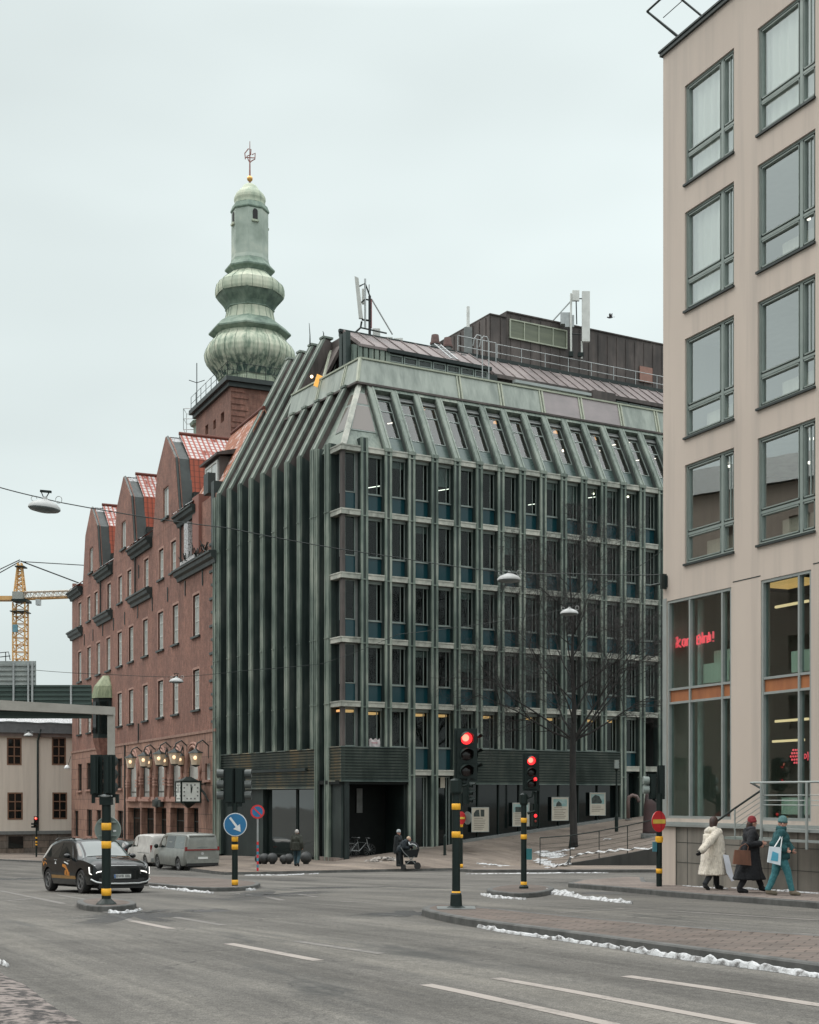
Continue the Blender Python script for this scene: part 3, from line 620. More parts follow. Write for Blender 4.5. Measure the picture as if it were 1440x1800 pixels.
# --- interior of the floors: slabs, back wall, lamps
it = MB()
for z in (2.7, *[z - .35 for z in ZT[::-1]]): it.box(.6, PX[-1], .75, 5.0, z, z + .3)
it.box(.6, PX[-1], 4.4, 4.6, -1, 20.4)
for k in range(2, NB, 3): it.box(PX[k] - .05, PX[k] + .05, 1.6, 4.4, 3, 20.2)
it.box(.5, .6, .8, 4.6, 3, 20.2)
part("interior", it, INTERIOR, gb, MR)
lamp_m = MB().box(-.6, .6, -.025, .025, -.015, .015).mesh("ceiling_lamp", WHITEL)
for px, py in [(657, 855), (780, 859), (934, 883), (842, 742)]: pass
def lamp_at(px, py, ly=1.5, tilt=0.0, me=None):
    x = GR.tx(px, ly); z = GR.tz(px, py, ly); part("ceiling_lamp", me or lamp_m, None, gb, MR @ T(x, ly, z) @ RZ(R(-64)))
for px, py in [(657, 856), (780, 861), (933, 887), (1050, 873)]: lamp_at(px, py, 1.7)
bulb = MB().ball((0, 0, 0), .07, 8, 6).mesh("ceiling_lamp", glow("bulb_glow", (1, .86, .66), 6))
for px, py in [(697, 822), (1043, 868), (1104, 873), (596, 831)]: lamp_at(px, py, 1.3, me=bulb)
gl_me = MB().box(-.42, .42, -.25, .25, -.06, .06).mesh("ceiling_lamp", WARMG)
for k in (0, 2, 3, 5, 7, 8, 10, 11): part("ceiling_lamp", gl_me, None, gb, MR @ T(PX[k] + .7, .85, 6.5))
part("ceiling_lamp", gl_me, None, gb, MR @ T(.75, 1.0, 6.6))
# --- ribbed fascia panels
def fascia(x0, x1, z0, z1, M, y=-.05):
    mb = MB(); n_ = int((z1 - z0) / .15); h = (z1 - z0) / n_
    mb.cur = 1; mb.box(x0, x1, y + .09, y + .35, z0, z1); mb.cur = 0
    for i in range(n_): mb.hexa([(x0 - .01, y + .04, z0 + i * h), (x1 + .01, y + .04, z0 + i * h), (x1 + .01, y + .09, z0 + i * h), (x0 - .01, y + .09, z0 + i * h)], [(x0 - .01, y - .01, z0 + (i + .55) * h), (x1 + .01, y - .01, z0 + (i + .55) * h), (x1 + .01, y + .09, z0 + (i + .55) * h), (x0 - .01, y + .09, z0 + (i + .55) * h)])
    mb.box(x0 - .03, x1 + .03, y - .03, y + .2, z1, z1 + .05); mb.box(x0 - .03, x1 + .03, y - .03, y + .2, z0 - .06, z0)
    return mb
FASC = patina("fascia_copper", [(.045, .064, .058), (.115, .145, .130), (.27, .22, .14)], sc=(1.6, 1.6, .5))
FASR = patina("fascia_teal", [(.040, .060, .055), (.095, .125, .113), (.16, .185, .165)], sc=(1.6, 1.6, .5))
part("ribbed_fascia", fascia(0, PX[2] - PW - .02, 2.9, 4.64, MR), [FASR, BODY_SHADED], gb, MR)
part("ribbed_fascia", fascia(-1.25, -.03, 2.9, 4.64, ML), [FASC, BODY_SHADED], gb, ML)
part("ribbed_fascia", fascia(PX[4] + PW + .02, PX[12] - PW - .02, 2.78, 4.64, MR), [FASR, BODY_SHADED], gb, MR)
part("ribbed_fascia", fascia(-16.0, -2.75, 2.55, 4.6, ML, .1), [FASC, BODY_SHADED], gb, ML)
part("fascia_rail", MB().box(-14.0, -4.0, -.05, .1, 3.45, 3.62), GREEN_D, gb, ML)
# --- ground floor, right side: shop windows, entrance, doors
sf = MB()
z_gl = MB()
xa, xb = PX[4] + PW, PX[12] - PW
nseg = 8
for i in range(nseg + 1):
    x = xa + (xb - xa) * i / nseg; part("mullion", MB().box(x - .035, x + .035, .42, .55, -.6, 2.75), GREYP if 0 else BLACKP, gb, MR)
for i in range(nseg):
    a = xa + (xb - xa) * i / nseg; b = xa + (xb - xa) * (i + 1) / nseg; part("shop_window", MB().box(a, b, .50, .53, -.7, 2.75), DGLASS, gb, MR)
sill = MB(); za = GR.tz(818, 1478); zb = GR.tz(1095, 1437)
sill.hexa([(xa, -.1, -1.6), (xb, -.1, -1.6), (xb, .5, -1.6), (xa, .5, -1.6)], [(xa, -.1, za), (xb, -.1, zb), (xb, .5, zb), (xa, .5, za)]); part("sill_plinth", sill, GREYP, gb, MR)
# posters
POST = solid("poster_paper", (.50, .46, .38), .7, col2=(.44, .40, .33)); PIC = solid("poster_photo_dark", (.015, .02, .018), .6, col2=(.05, .07, .06), sc=(5, 5, 5)); TEAL = solid("poster_photo_sky", (.16, .30, .29), .6, col2=(.35, .42, .40), sc=(2, 2, 3)); TXT = solid("poster_print", (.20, .18, .15), .7)
for i, (x0, x1, y0, y1) in enumerate([(829, 860, 1419, 1463), (901, 931, 1411, 1453), (970, 1000, 1401, 1443), (1037, 1065, 1393, 1434)]):
    a, b = GR.tx(x0, .3), GR.tx(x1, .3); zt_, zb_ = GR.tz(x0, y0, .3), GR.tz(x0, y1, .3); h = zt_ - zb_; w = b - a
    desc = ["framed poster with two small black building pictures, leftmost in the dark shop windows", "framed poster partly hidden behind the middle traffic light", "framed poster with one small dark picture, just left of the tree trunk", "framed poster with a large dark picture, right of the tree trunk"][i]
    t = thing("poster", desc, "poster", MR @ T(a, .3, zb_), "posters in the shop windows"); Mp = WM[t.name]
    fm = MB(); frame_bars(fm, 0, w, 0, h, .03, .03, 0); part("frame", fm, STEELL, t); part("sheet", MB().box(.03, w - .03, .01, .02, .03, h - .03), POST, t)
    ph = MB(); tt = MB()
    if i == 0: ph.prism([(.15, .004, h * .62), (.15, .004, h * .75), (.3, .004, h * .88), (.5, .004, h * .9), (.55, .004, h * .62)], (0, .004, 0)); ph.box(.6, .85, .004, .008, h * .62, h * .9)
    elif i == 1: tt.box(.06, w - .06, .006, .009, h * .6, h - .08); ph.box(.2, w - .2, .003, .006, h * .6, h * .82)
    elif i == 2: tt.box(.12, w - .12, .006, .009, h * .6, h - .12); ph.prism([(.3, .003, h * .6), (.35, .003, h * .75), (.5, .003, h * .83), (.7, .003, h * .72), (.72, .003, h * .6)], (0, .003, 0))
    else: tt.box(.1, w - .1, .006, .009, h * .5, h - .1); ph.prism([(.14, .003, h * .52), (.14, .003, h * .75), (.4, .003, h * .9), (.7, .003, h * .84), (.9, .003, h * .6), (.85, .003, h * .52)], (0, .003, 0))
    part("picture", ph, PIC, t)
    if tt.v: part("picture_background", tt, TEAL, t)
    tx = MB(); rr = random.Random(i)
    for j in range(7 if i < 3 else 4):
        zz = h * (.54 if i < 3 else .4) - j * .1
        if zz > .12: tx.box(.14 + .05 * rr.random(), w - .14 - .35 * rr.random(), .006, .009, zz, zz + .035)
    part("text_lines", tx, TXT, t)
# doors between pilasters 2,3,4
for k in (2, 3):
    a, b = PX[k] + PW, PX[k + 1] - PW; fr = MB(); frame_bars(fr, a, b, -.75, 3.15, .07, .12, .45, vs=(b - .22,)); o = part("glazed_door", fr, STEELG, gb, MR); part("pane", MB().box(a + .07, b - .07, .52, .54, -.7, 3.1), DGLASS, o, MR)
for k in (12, 13):
    a, b = PX[k] + PW, PX[k + 1] - PW; fr = MB(); frame_bars(fr, a, b, .55, 3.5, .07, .12, .45); o = part("glazed_door", fr, BLACKP, gb, MR); part("pane", MB().box(a + .07, b - .07, .52, .54, .6, 3.45), DGLASS, o, MR)
part("door_notice", MB().box(GR.tx(774, .4), GR.tx(782, .4), .38, .4, GR.tz(774, 1385, .4), GR.tz(774, 1366, .4)), POST, gb, MR)
st = MB(); st.box(PX[2] + PW, PX[4] - PW, -.3, .6, -1.3, -.68); part("door_step", st, CONC, gb, MR)
# entrance recess under the corner fascia
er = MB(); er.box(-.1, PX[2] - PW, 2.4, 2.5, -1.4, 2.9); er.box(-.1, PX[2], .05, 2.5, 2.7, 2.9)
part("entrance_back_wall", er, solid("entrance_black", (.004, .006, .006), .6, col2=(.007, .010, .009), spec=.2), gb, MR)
for px0, px1, py0, py1, ly in [(627, 637, 1386, 1429, 2.3)]:
    part("entrance_panel", MB().box(GR.tx(px0, ly), GR.tx(px1, ly), ly - .02, ly + .02, GR.tz(px0, py1, ly), GR.tz(px0, py0, ly)), GREYP, gb, MR)
a, b = GR.tx(695, 1.4), GR.tx(710, 1.4); fr = MB(); frame_bars(fr, a, b, -1.1, 2.6, .05, .06, 1.35); o = part("entrance_door", fr, STEELL, gb, MR); part("pane", MB().box(a + .04, b - .04, 1.38, 1.4, -1.05, 2.55), BGLASS, o, MR)
part("entrance_side_wall", MB().box(.05, GR.tx(606), .12, 2.4, -1.5, 2.85), GREEN_D, gb, MR); part("entrance_side_wall", MB().box(-1.25, -.02, .2, .5, -1.5, 2.85), GREEN_D, gb, ML); part("entrance_floor", MB().box(-.1, PX[2], .1, 2.4, -1.6, -1.17), SLAB, gb, MR)
part("entrance_side_wall", MB().box(PX[2] - PW - .12, PX[2] - PW, .3, 2.4, -1.5, 2.85), GREEN_D, gb, MR)
# corner base pilasters (full height)
def lp(x0, x1, z0, z1, y0=-.02, y1=.6):
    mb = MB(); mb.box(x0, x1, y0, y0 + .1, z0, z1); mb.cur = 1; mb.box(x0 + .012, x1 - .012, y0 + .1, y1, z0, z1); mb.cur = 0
    mb.box(x0 + .04, x0 + .12, y0 - .03, y0, z0, z1); mb.box(x1 - .12, x1 - .04, y0 - .03, y0, z0, z1)
    for z in (17.2, 10.5, 7.0): mb.box(x0 - .01, x1 + .01, y0 - .045, y0 + .1, z - .04, z)
    return mb
part("pilaster", lp(-1.82, -1.25, -1.5, 20.8, -.02, .9), [GREEN, BODY_SHADED], gb, ML)
part("pilaster", lp(-3.0, -2.62, -1.5, 20.8, .0, .7), [GREEN, BODY_SHADED], gb, ML)
# --- left facade: deep fins, straight part and leaning part
FX = [-3.475 - 1.563 * k for k in range(9)]; FW = .44; FD = .62
SL = 2.05 / 3.9
for k, x in enumerate(FX):
    zb_ = 4.62 if 0 < k < 8 else (-1.5 if k == 8 else 4.62)
    part("fin", lp(x, x + FW, zb_, 20.86, -.02, FD), [GREEN, BODY_SHADED], gb, ML)
    zt = 24.55 if k < 5 else 30.0; dy = (zt - 20.86) * SL
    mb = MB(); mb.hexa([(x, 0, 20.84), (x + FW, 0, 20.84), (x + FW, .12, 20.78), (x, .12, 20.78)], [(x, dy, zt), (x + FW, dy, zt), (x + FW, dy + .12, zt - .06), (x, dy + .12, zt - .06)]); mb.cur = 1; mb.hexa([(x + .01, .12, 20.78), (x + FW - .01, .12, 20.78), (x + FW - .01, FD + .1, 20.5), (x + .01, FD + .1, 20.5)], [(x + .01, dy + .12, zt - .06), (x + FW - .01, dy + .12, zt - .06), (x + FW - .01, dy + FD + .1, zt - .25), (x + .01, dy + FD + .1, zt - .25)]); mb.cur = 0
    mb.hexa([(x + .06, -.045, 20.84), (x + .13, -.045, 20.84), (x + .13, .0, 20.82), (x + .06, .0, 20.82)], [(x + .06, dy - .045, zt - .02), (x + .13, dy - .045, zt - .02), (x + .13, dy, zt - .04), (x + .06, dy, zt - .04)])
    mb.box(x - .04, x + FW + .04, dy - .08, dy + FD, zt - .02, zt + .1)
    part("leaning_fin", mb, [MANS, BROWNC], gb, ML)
part("pilaster", lp(-16.55, -16.1, -1.5, 20.7, -.02, .6), [GREEN, BODY_SHADED], gb, ML)
# windows between the fins
for k in range(9):
    x = FX[k] + FW if k else FX[0] + FW; xr = (FX[k - 1] if k else -3.0)
    fw = MB()
    o = part("window_strip", MB().box(x, xr, .66, .70, 4.6, 20.6), SPAND, gb, ML)
    part("pane", MB().box(x + .08, xr - .08, .62, .65, 4.8, 20.3), dark_glass("strip_glass", (.008, .014, .014), 1.5, .06) if "strip_glass" not in MATS else MATS["strip_glass"], o, ML)
# mansard skin behind the fins
sk = MB(); y0 = .66
def slope(x0, x1, zt, M, y0=.66, mb=None):
    dy = (zt - 20.5) * SL; (mb or sk).hexa([(x0, y0, 20.5), (x1, y0, 20.5), (x1, y0 + .2, 20.4), (x0, y0 + .2, 20.4)], [(x0, y0 + dy, zt), (x1, y0 + dy, zt), (x1, y0 + dy + .2, zt), (x0, y0 + dy + .2, zt)])
slope(-16.4, FX[4], 29.9, ML, .7); slope(FX[4], -1.9, 24.5, ML, .7); part("mansard_skin", sk, BROWNC, gb, ML)
# side wall closing the building at its far left edge and main body
bd = MB(); bd.box(-16.6, -2.0, .75, 1.0, -1.5, 20.5); part("rear_wall", bd, GREEN_D, gb, ML)
# --- hipped corner of the mansard
TC = GL.loc(GR.w(0, 0)); 
def isect(off):
    # world point inside both facades by 'off'
    a = GR.w(0, off); b = GL.w(0, off); u, v = GR.u, GL.u
    det = u[0] * -v[1] + u[1] * v[0]; rx, ry = b.x - a.x, b.y - a.y
    t = (rx * -v[1] + ry * v[0]) / det; return Vector((a.x + u[0] * t, a.y + u[1] * t, 0))
def ip(off, z): p = isect(off); p.z = z; return p
cz0, cz1 = 20.5, 24.5; dyt = (24.5 - 20.5) * SL
c_bot = ip(.25, cz0); c_top = ip(.25 + dyt, cz1)
fr_b = GR.w(PX[1] - PW, .25, cz0); fr_t = GR.w(PX[1] - PW, .25 + dyt, cz1); fl_b = GL.w(FX[0] + FW, .25, cz0); fl_t = GL.w(FX[0] + FW, .25 + dyt, cz1)
def quad_on(a, b, d, c, u0, u1, v0, v1, off):
    """patch on the quad a(bottom left) b(bottom right) d(top right) c(top left)"""
    nrm = (b - a).cross(c - a).normalized(); P = lambda u, v: (a.lerp(b, u)).lerp(c.lerp(d, u), v) + nrm * off
    return [P(u0, v0), P(u1, v0), P(u1, v1), P(u0, v1)]
for (a, b, d, c, tag_) in ((c_bot, fr_b, fr_t, c_top, "r"), (fl_b, c_bot, c_top, fl_t, "l")):
    mb = MB(); q = [a, b, d, c]; nrm = (b - a).cross(c - a).normalized(); mb.hexa([p - nrm * .1 for p in (a, b, d, c)], q); part("corner_roof_panel", mb, SEAM if 0 else MANS, gb, I4)
    for v0, v1 in ((.27, .66), (.69, .86)):
        u0, u1 = (.13, .9) if tag_ == "r" else (.45, .88)
        fm = MB(); fm.hexa(quad_on(*q, u0 - .02, u1 + .02, v0 - .012, v1 + .012, .01), quad_on(*q, u0 - .02, u1 + .02, v0 - .012, v1 + .012, .04)); o = part("roof_window", fm, STEELG, gb, I4)
        part("pane", MB().hexa(quad_on(*q, u0, u1, v0, v1, .041), quad_on(*q, u0, u1, v0, v1, .05)), dark_glass("corner_roof_glass", (.13, .115, .10), 1.5, .06) if "corner_roof_glass" not in MATS else MATS["corner_roof_glass"], o, I4)
hp = MB(); hw = Vector((GR.u[0] + GL.u[0] * -1, 0, 0)).normalized() * .14
hp.tube([c_bot + Vector((0, -.05, 0)), c_top + Vector((0, -.05, 0))], .17, 4); part("hip_capping", hp, GREEN_L, gb, I4)
# --- leaning fins + roof windows, right side
lf = MB(); dy = (24.6 - 20.55) * SL
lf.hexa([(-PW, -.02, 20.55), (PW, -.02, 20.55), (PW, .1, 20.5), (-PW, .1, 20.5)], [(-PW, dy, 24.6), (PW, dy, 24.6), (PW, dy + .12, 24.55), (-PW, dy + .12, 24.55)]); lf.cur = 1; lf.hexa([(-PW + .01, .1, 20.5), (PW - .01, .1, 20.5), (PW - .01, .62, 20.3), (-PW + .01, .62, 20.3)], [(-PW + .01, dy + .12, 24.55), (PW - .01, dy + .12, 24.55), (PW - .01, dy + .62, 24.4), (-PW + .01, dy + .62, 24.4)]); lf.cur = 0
for sx in (-1, 1): lf.hexa([(sx * .13 - .04, -.05, 20.57), (sx * .13 + .04, -.05, 20.57), (sx * .13 + .04, 0, 20.56), (sx * .13 - .04, 0, 20.56)], [(sx * .13 - .04, dy - .03, 24.58), (sx * .13 + .04, dy - .03, 24.58), (sx * .13 + .04, dy + .02, 24.57), (sx * .13 - .04, dy + .02, 24.57)])
lf.box(-PW - .03, PW + .03, -.06, .3, 20.42, 20.6); lfm = lf.mesh("leaning_fin", [MANS, patina("mansard_side_shaded", [(.03, .036, .033), (.075, .085, .078), (.12, .13, .115)])])  # sides of the leaning fins coloured darker to carry their shade
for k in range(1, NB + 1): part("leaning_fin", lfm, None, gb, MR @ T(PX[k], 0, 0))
tilt = math.atan(SL); 
def roof_unit():
    fr = MB(); w = WW; y = 0
    frame_bars(fr, .02, w - .02, .98, 3.62, .045, .07, y, hs=(2.86,), bw=.06); MU = MR @ T(0, 0, -50)
    o = part("roof_window", fr, STEELG, gb, MU); part("pane", MB().box(.06, w - .06, y + .03, y + .04, 1.02, 3.58), MGLASS, o, MU)
    part("spandrel", MB().box(0, w, y + .02, y + .08, .02, .95), solid("teal_panel", (.045, .075, .07), .3, .2, col2=(.065, .095, .085), sc=(1, 1, 3)), o, MU)
    part("louvre", MB().box(0, w, -.10, .0, 3.68, 3.80).box(0, w, -.06, .05, 3.86, 3.95), GREYP, o, MU)
    part("top_rail", MB().box(0, w, -.32, .1, 4.05, 4.36), GREEN, o, MU); return o
ru = roof_unit()
for k in range(1, NB): copy_tree(ru, MR @ T(PX[k] + PW, .36, 20.55) @ RX(-tilt), gb)
for ch in list(KIDS[ru.name]): bpy.data.objects.remove(ch)
KIDS[gb.name].remove(ru); bpy.data.objects.remove(ru)
ri = MB(); ri.box(2.9, PX[-1], 4.3, 4.4, 20.3, 24.3); ri.box(2.9, PX[-1], .7, 4.4, 20.2, 20.32); ri.box(2.9, PX[-1], 2.9, 4.4, 24.2, 24.3)
for k in range(3, NB, 3): ri.hexa([(PX[k] - .04, 1.0, 20.3), (PX[k] + .04, 1.0, 20.3), (PX[k] + .04, 4.3, 20.3), (PX[k] - .04, 4.3, 20.3)], [(PX[k] - .04, 3, 24.2), (PX[k] + .04, 3, 24.2), (PX[k] + .04, 4.3, 24.2), (PX[k] - .04, 4.3, 24.2)])
part("attic_interior", ri, solid("attic_wall", (.16, .13, .11), .9, col2=(.22, .18, .15), sc=(.5, .5, .5)), gb, MR)
for px, py in [(641, 732), (697, 742), (728, 747), (842, 757), (1050, 793), (1128, 808), (1152, 806), (1092, 780)]:
    lamp_at(px, py, 2.6) if px > 660 else None
for px, py in [(957, 778), (990, 792), (1033, 800)]: lamp_at(px, py, 2.4, me=bulb)
for k in (3, 7, 10, 12): part("ceiling_lamp", gl_me, None, gb, MR @ T(PX[k] + .7, 3.2, 24.0))
# --- terrace parapet
PANEL = solid("frosted_panel", (.29, .325, .285), .4, .0, col2=(.17, .20, .175), sc=(2.2, 2.2, .25)); PANELP = solid("pinkish_panel", (.29, .25, .25), .4, .0, col2=(.23, .205, .205), sc=(.6, .6, 1)); PRAIL = solid("yellow_green_rail", (.38, .40, .31), .5, col2=(.30, .33, .26), sc=(2, 2, 2))
zb_, zt_ = 24.62, 26.02; yb, yt = 2.15, 2.5
def par(M, x0b, x0t, x1b, x1t, xs_, name, flip=False):
    Yb = yb; 
    def q(xa, xb, xc, xd, o1, o2, za=zb_, zc=zt_):
        ya = yb + (yt - yb) * (za - zb_) / (zt_ - zb_); yc = yb + (yt - yb) * (zc - zb_) / (zt_ - zb_)
        return ([(xa, ya + o1, za), (xb, ya + o1, za), (xb, ya + o2, za), (xa, ya + o2, za)], [(xd, yc + o1, zc), (xc, yc + o1, zc), (xc, yc + o2, zc), (xd, yc + o2, zc)])
    L = [(x0b, x0t)] + [(x, x) for x in xs_] + [(x1b, x1t)]
    for i, ((a, at), (b, bt)) in enumerate(zip(L, L[1:])):
        part("parapet_panel", MB().hexa(*q(a + .06, b - .06, bt - .06, at + .06, 0, .04)), PANELP if (M is MR and i in (3, 4)) else PANEL, gb, M)
        for d in ((b - .1, bt - .1), (b + .1, bt + .1)):
            if i < len(L) - 2: part("parapet_post", MB().hexa(*q(d[0] - .045, d[0] + .045, d[1] + .045, d[1] - .045, -.05, .06)), PRAIL, gb, M)
    part("parapet_rail", MB().box(x0t - .02, x1t + .02, yt - .07, yt + .08, zt_, zt_ + .09), PRAIL, gb, M)
    part("parapet_base", MB().box(x0b - .06, x1b + .06, yb - .16, yb + .12, zb_ - .14, zb_ - .03), BROWNC, gb, M)
rb_ = GR.loc(isect(yb)).x; rt_ = GR.loc(isect(yt)).x; lb_ = GL.loc(isect(yb)).x; lt_ = GL.loc(isect(yt)).x
xs_r = [GR.tx(px, 2.3) for px in (808, 881, 953, 1022, 1092, 1155)]
par(MR, rb_, rt_, 27, 27, xs_r, "r"); par(ML, -10.6, -10.6, lb_, lt_, [-6.9, -3.9], "l")
cp = isect(yb); ct = isect(yt); part("parapet_corner_post", MB().tube([(cp.x, cp.y, zb_), (ct.x, ct.y, zt_)], .1, 4), PRAIL, gb, I4)
tf = [ip(2.3, 24.4), GR.w(27, 2.3, 24.4), GR.w(27, 9, 24.4), GL.w(-10.5, 9, 24.4), GL.w(-10.5, 2.3, 24.4)]
part("terrace_floor", MB().prism(tf, (0, 0, .1)), GREYP, gb, I4)
# --- upper storey: wall, glazing strip and seamed roofs
us = MB(); us.box(3.2, 12.4, 5.15, 5.3, 24.5, 27.7); part("upper_wall", us, GREEN_D, gb, MR)
def seam_roof(x0, x1, y0, z0, y1, z1, step=.95):
    mb = MB(); mb.hexa([(x0, y0, z0 - .15), (x1, y0, z0 - .15), (x1, y1, z1 - .15), (x0, y1, z1 - .15)], [(x0, y0, z0), (x1, y0, z0), (x1, y1, z1), (x0, y1, z1)])
    x = x0 + .02
    while x < x1: mb.hexa([(x, y0 - .01, z0), (x + .05, y0 - .01, z0), (x + .05, y1, z1), (x, y1, z1)], [(x, y0 - .01, z0 + .07), (x + .05, y0 - .01, z0 + .07), (x + .05, y1, z1 + .07), (x, y1, z1 + .07)]); x += step
    return mb
part("seamed_roof", seam_roof(3.6, 12.4, 4.9, 27.75, 7.0, 29.1), SEAM, gb, MR)
part("roof_edge", MB().box(5.4, 12.5, 4.8, 4.95, 27.55, 27.75).box(3.4, 12.5, 6.95, 7.15, 29.0, 29.16), GREEN_D, gb, MR)
for i in range(7):
    a = 5.6 + i * .97; fr = MB(); frame_bars(fr, a, a + .9, 25.4, 27.5, .07, .12, 5.0, hs=(27.1,)); o = part("upper_window", fr, STEELG, gb, MR); part("pane", MB().box(a + .06, a + .84, 5.06, 5.08, 25.45, 27.4), MGLASS, o, MR)
# chamfered drum at the left end of the seamed roof
dr = MB()
for i in range(7):
    x = 3.2 + i * .36; dr.box(x, x + .27, 4.95 - .0, 5.2, 25, 27.65); 
part("ribbed_roof_corner", dr, GREEN, gb, MR)
dr2 = MB(); cx_ = GR.w(3.2, 5.2); 
for i in range(2):
    y = 5.2 + i * .5; dr2.box(2.9, 3.2, y, y + .34, 24.5, 28.4)
part("ribbed_roof_corner", dr2, BODY_SHADED, gb, MR)
# terrace nook with the steep end panel, orange interior and small lamps (left frame coordinates)
nk = MB(); xN = -9.0
def sl_y(z): return .7 + (z - 20.5) * SL
yb5, yt5 = sl_y(24.4), sl_y(29.3); eb, et = GL.tx(553, yb5), GL.tx(581, yt5)
mb = MB(); mb.hexa([(FX[5] + FW, yb5, 24.4), (eb, yb5, 24.4), (eb, yb5 + .15, 24.4), (FX[5] + FW, yb5 + .15, 24.4)], [(FX[5] + FW, yt5, 29.3), (et, yt5, 29.3), (et, yt5 + .15, 29.3), (FX[5] + FW, yt5 + .15, 29.3)]); part("steep_roof_panel", mb, BROWNC, gb, ML)
mb = MB(); mb.hexa([(eb, yb5 - .1, 24.4), (eb + .16, yb5 - .1, 24.4), (eb + .16, yb5 + .2, 24.4), (eb, yb5 + .2, 24.4)], [(et, yt5 - .1, 29.3), (et + .16, yt5 - .1, 29.3), (et + .16, yt5 + .2, 29.3), (et, yt5 + .2, 29.3)]); part("steep_roof_edge", mb, PRAIL, gb, ML)
part("nook_blind", MB().hexa([(GL.tx(560, 3.4), 3.4, 24.8), (GL.tx(567, 3.4), 3.4, 24.8), (GL.tx(567, 3.4), 3.5, 24.8), (GL.tx(560, 3.4), 3.5, 24.8)], [(GL.tx(583, 5.6), 5.6, 28.9), (GL.tx(593, 5.6), 5.6, 28.9), (GL.tx(593, 5.6), 5.7, 28.9), (GL.tx(583, 5.6), 5.7, 28.9)]), PANEL, gb, ML)
part("roof_end_fascia", MB().box(GL.tx(583, 5.7), GL.tx(607, 5.7), 5.7, 6.6, 28.7, 29.4), GREEN, gb, ML)
part("nook_wall", MB().box(GL.tx(565, 6.2), GL.tx(612, 6.2), 6.2, 6.3, 24.4, 28.8), solid("orange_brown_inside", (.13, .045, .02), .8, col2=(.04, .022, .016), sc=(.6, .6, .6)), gb, ML)
for px in (606, 615, 626): part("nook_pier", MB().box(GL.tx(px, 5.4), GL.tx(px, 5.4) + .3, 5.4, 5.9, 24.4, 28.9 - (px - 606) * .01), GREEN_D if px != 615 else GREEN, gb, ML)
part("terrace_lamp", MB().ball((0, 0, 0), .09, 10, 8), glow("terrace_lamp_glow", (1, .72, .42), 3), gb, T(*W(548, 662, 79.0)))
part("lit_terrace_window", MB().box(-.2, .2, -.03, .03, -.36, .36), glow("orange_window_light", (.90, .45, .10), .5), gb, T(*W(560, 670, 78.6)) @ RZ(R(20)) @ RY(R(18)))
# top roof over the left block, plus body that closes everything behind
tb = [GL.w(-16.4, 5.4, 29.85), GL.w(-8.7, 5.4, 29.5), GR.w(3.4, 7.1, 29.05), GR.w(12.4, 7.1, 29.0), GR.w(12.4, 16, 29.0), GL.w(-16.4, 16, 29.6)]
part("flat_roof", MB().prism(tb, (0, 0, -.3)), GREYP, gb, I4)
part("upper_wall", MB().box(-16.4, -8.7, 5.35, 5.6, 24.5, 29.8), BROWNC, gb, ML)
# second seamed roof to the right, with gutter, windows and awning
part("seamed_roof", seam_roof(13.4, 30, 5.9, 27.75, 8.2, 29.45, .8), SEAM, gb, MR)
part("roof_edge", MB().box(13.2, 30, 8.1, 8.35, 29.4, 29.62), GREEN_D, gb, MR)
part("roof_edge", MB().box(13.3, 30, 5.8, 5.95, 27.55, 27.78), BROWNC, gb, MR)
part("upper_wall", MB().box(12.2, 30, 6.1, 6.25, 24.5, 27.7), BROWNC, gb, MR)
part("upper_window_band", MB().box(13.5, 21.6, 5.98, 6.05, 25.2, 27.3), PANEL, gb, MR)
for i in range(7):
    a = 22.8 + i * .97; fr = MB(); frame_bars(fr, a, a + .9, 25.4, 27.5, .07, .12, 5.95, hs=(27.1,)); o = part("upper_window", fr, STEELG, gb, MR); part("pane", MB().box(a + .06, a + .84, 6.0, 6.02, 25.45, 27.4), MGLASS, o, MR)
aw = GR.tx(908, 5); part("awning_case", MB().box(GR.tx(906, 5.2), GR.tx(1040, 5.2), 5.2, 5.5, 27.25, 27.42), STEELL, gb, MR); part("awning", MB().hexa([(GR.tx(908, 5.2), 5.25, 27.0), (GR.tx(1036, 5.2), 5.25, 27.0), (GR.tx(1036, 5.2), 5.9, 27.3), (GR.tx(908, 5.2), 5.9, 27.3)], [(GR.tx(908, 5.2), 5.25, 27.08), (GR.tx(1036, 5.2), 5.25, 27.08), (GR.tx(1036, 5.2), 5.9, 27.38), (GR.tx(908, 5.2), 5.9, 27.38)]), PRAIL, gb, MR)
part("awning_bracket", MB().box(20.4, 22.2, 5.3, 6.2, 27.1, 27.7), BROWNC, gb, MR)
# broken link between both roofs
for i in range(3): part("roof_prop", MB().hexa([(11.2 + i * .75, 6.0, 28.0), (11.5 + i * .75, 6.0, 28.0), (11.5 + i * .75, 6.2, 28.0), (11.2 + i * .75, 6.2, 28.0)], [(10.7 + i * .75, 6.6, 28.9), (11.0 + i * .75, 6.6, 28.9), (11.0 + i * .75, 6.8, 28.9), (10.7 + i * .75, 6.8, 28.9)]), GREEN_D, gb, MR)
part("roof_edge", MB().box(12.4, 13.4, 5.6, 5.8, 26.9, 27.6), GREEN_D, gb, MR)
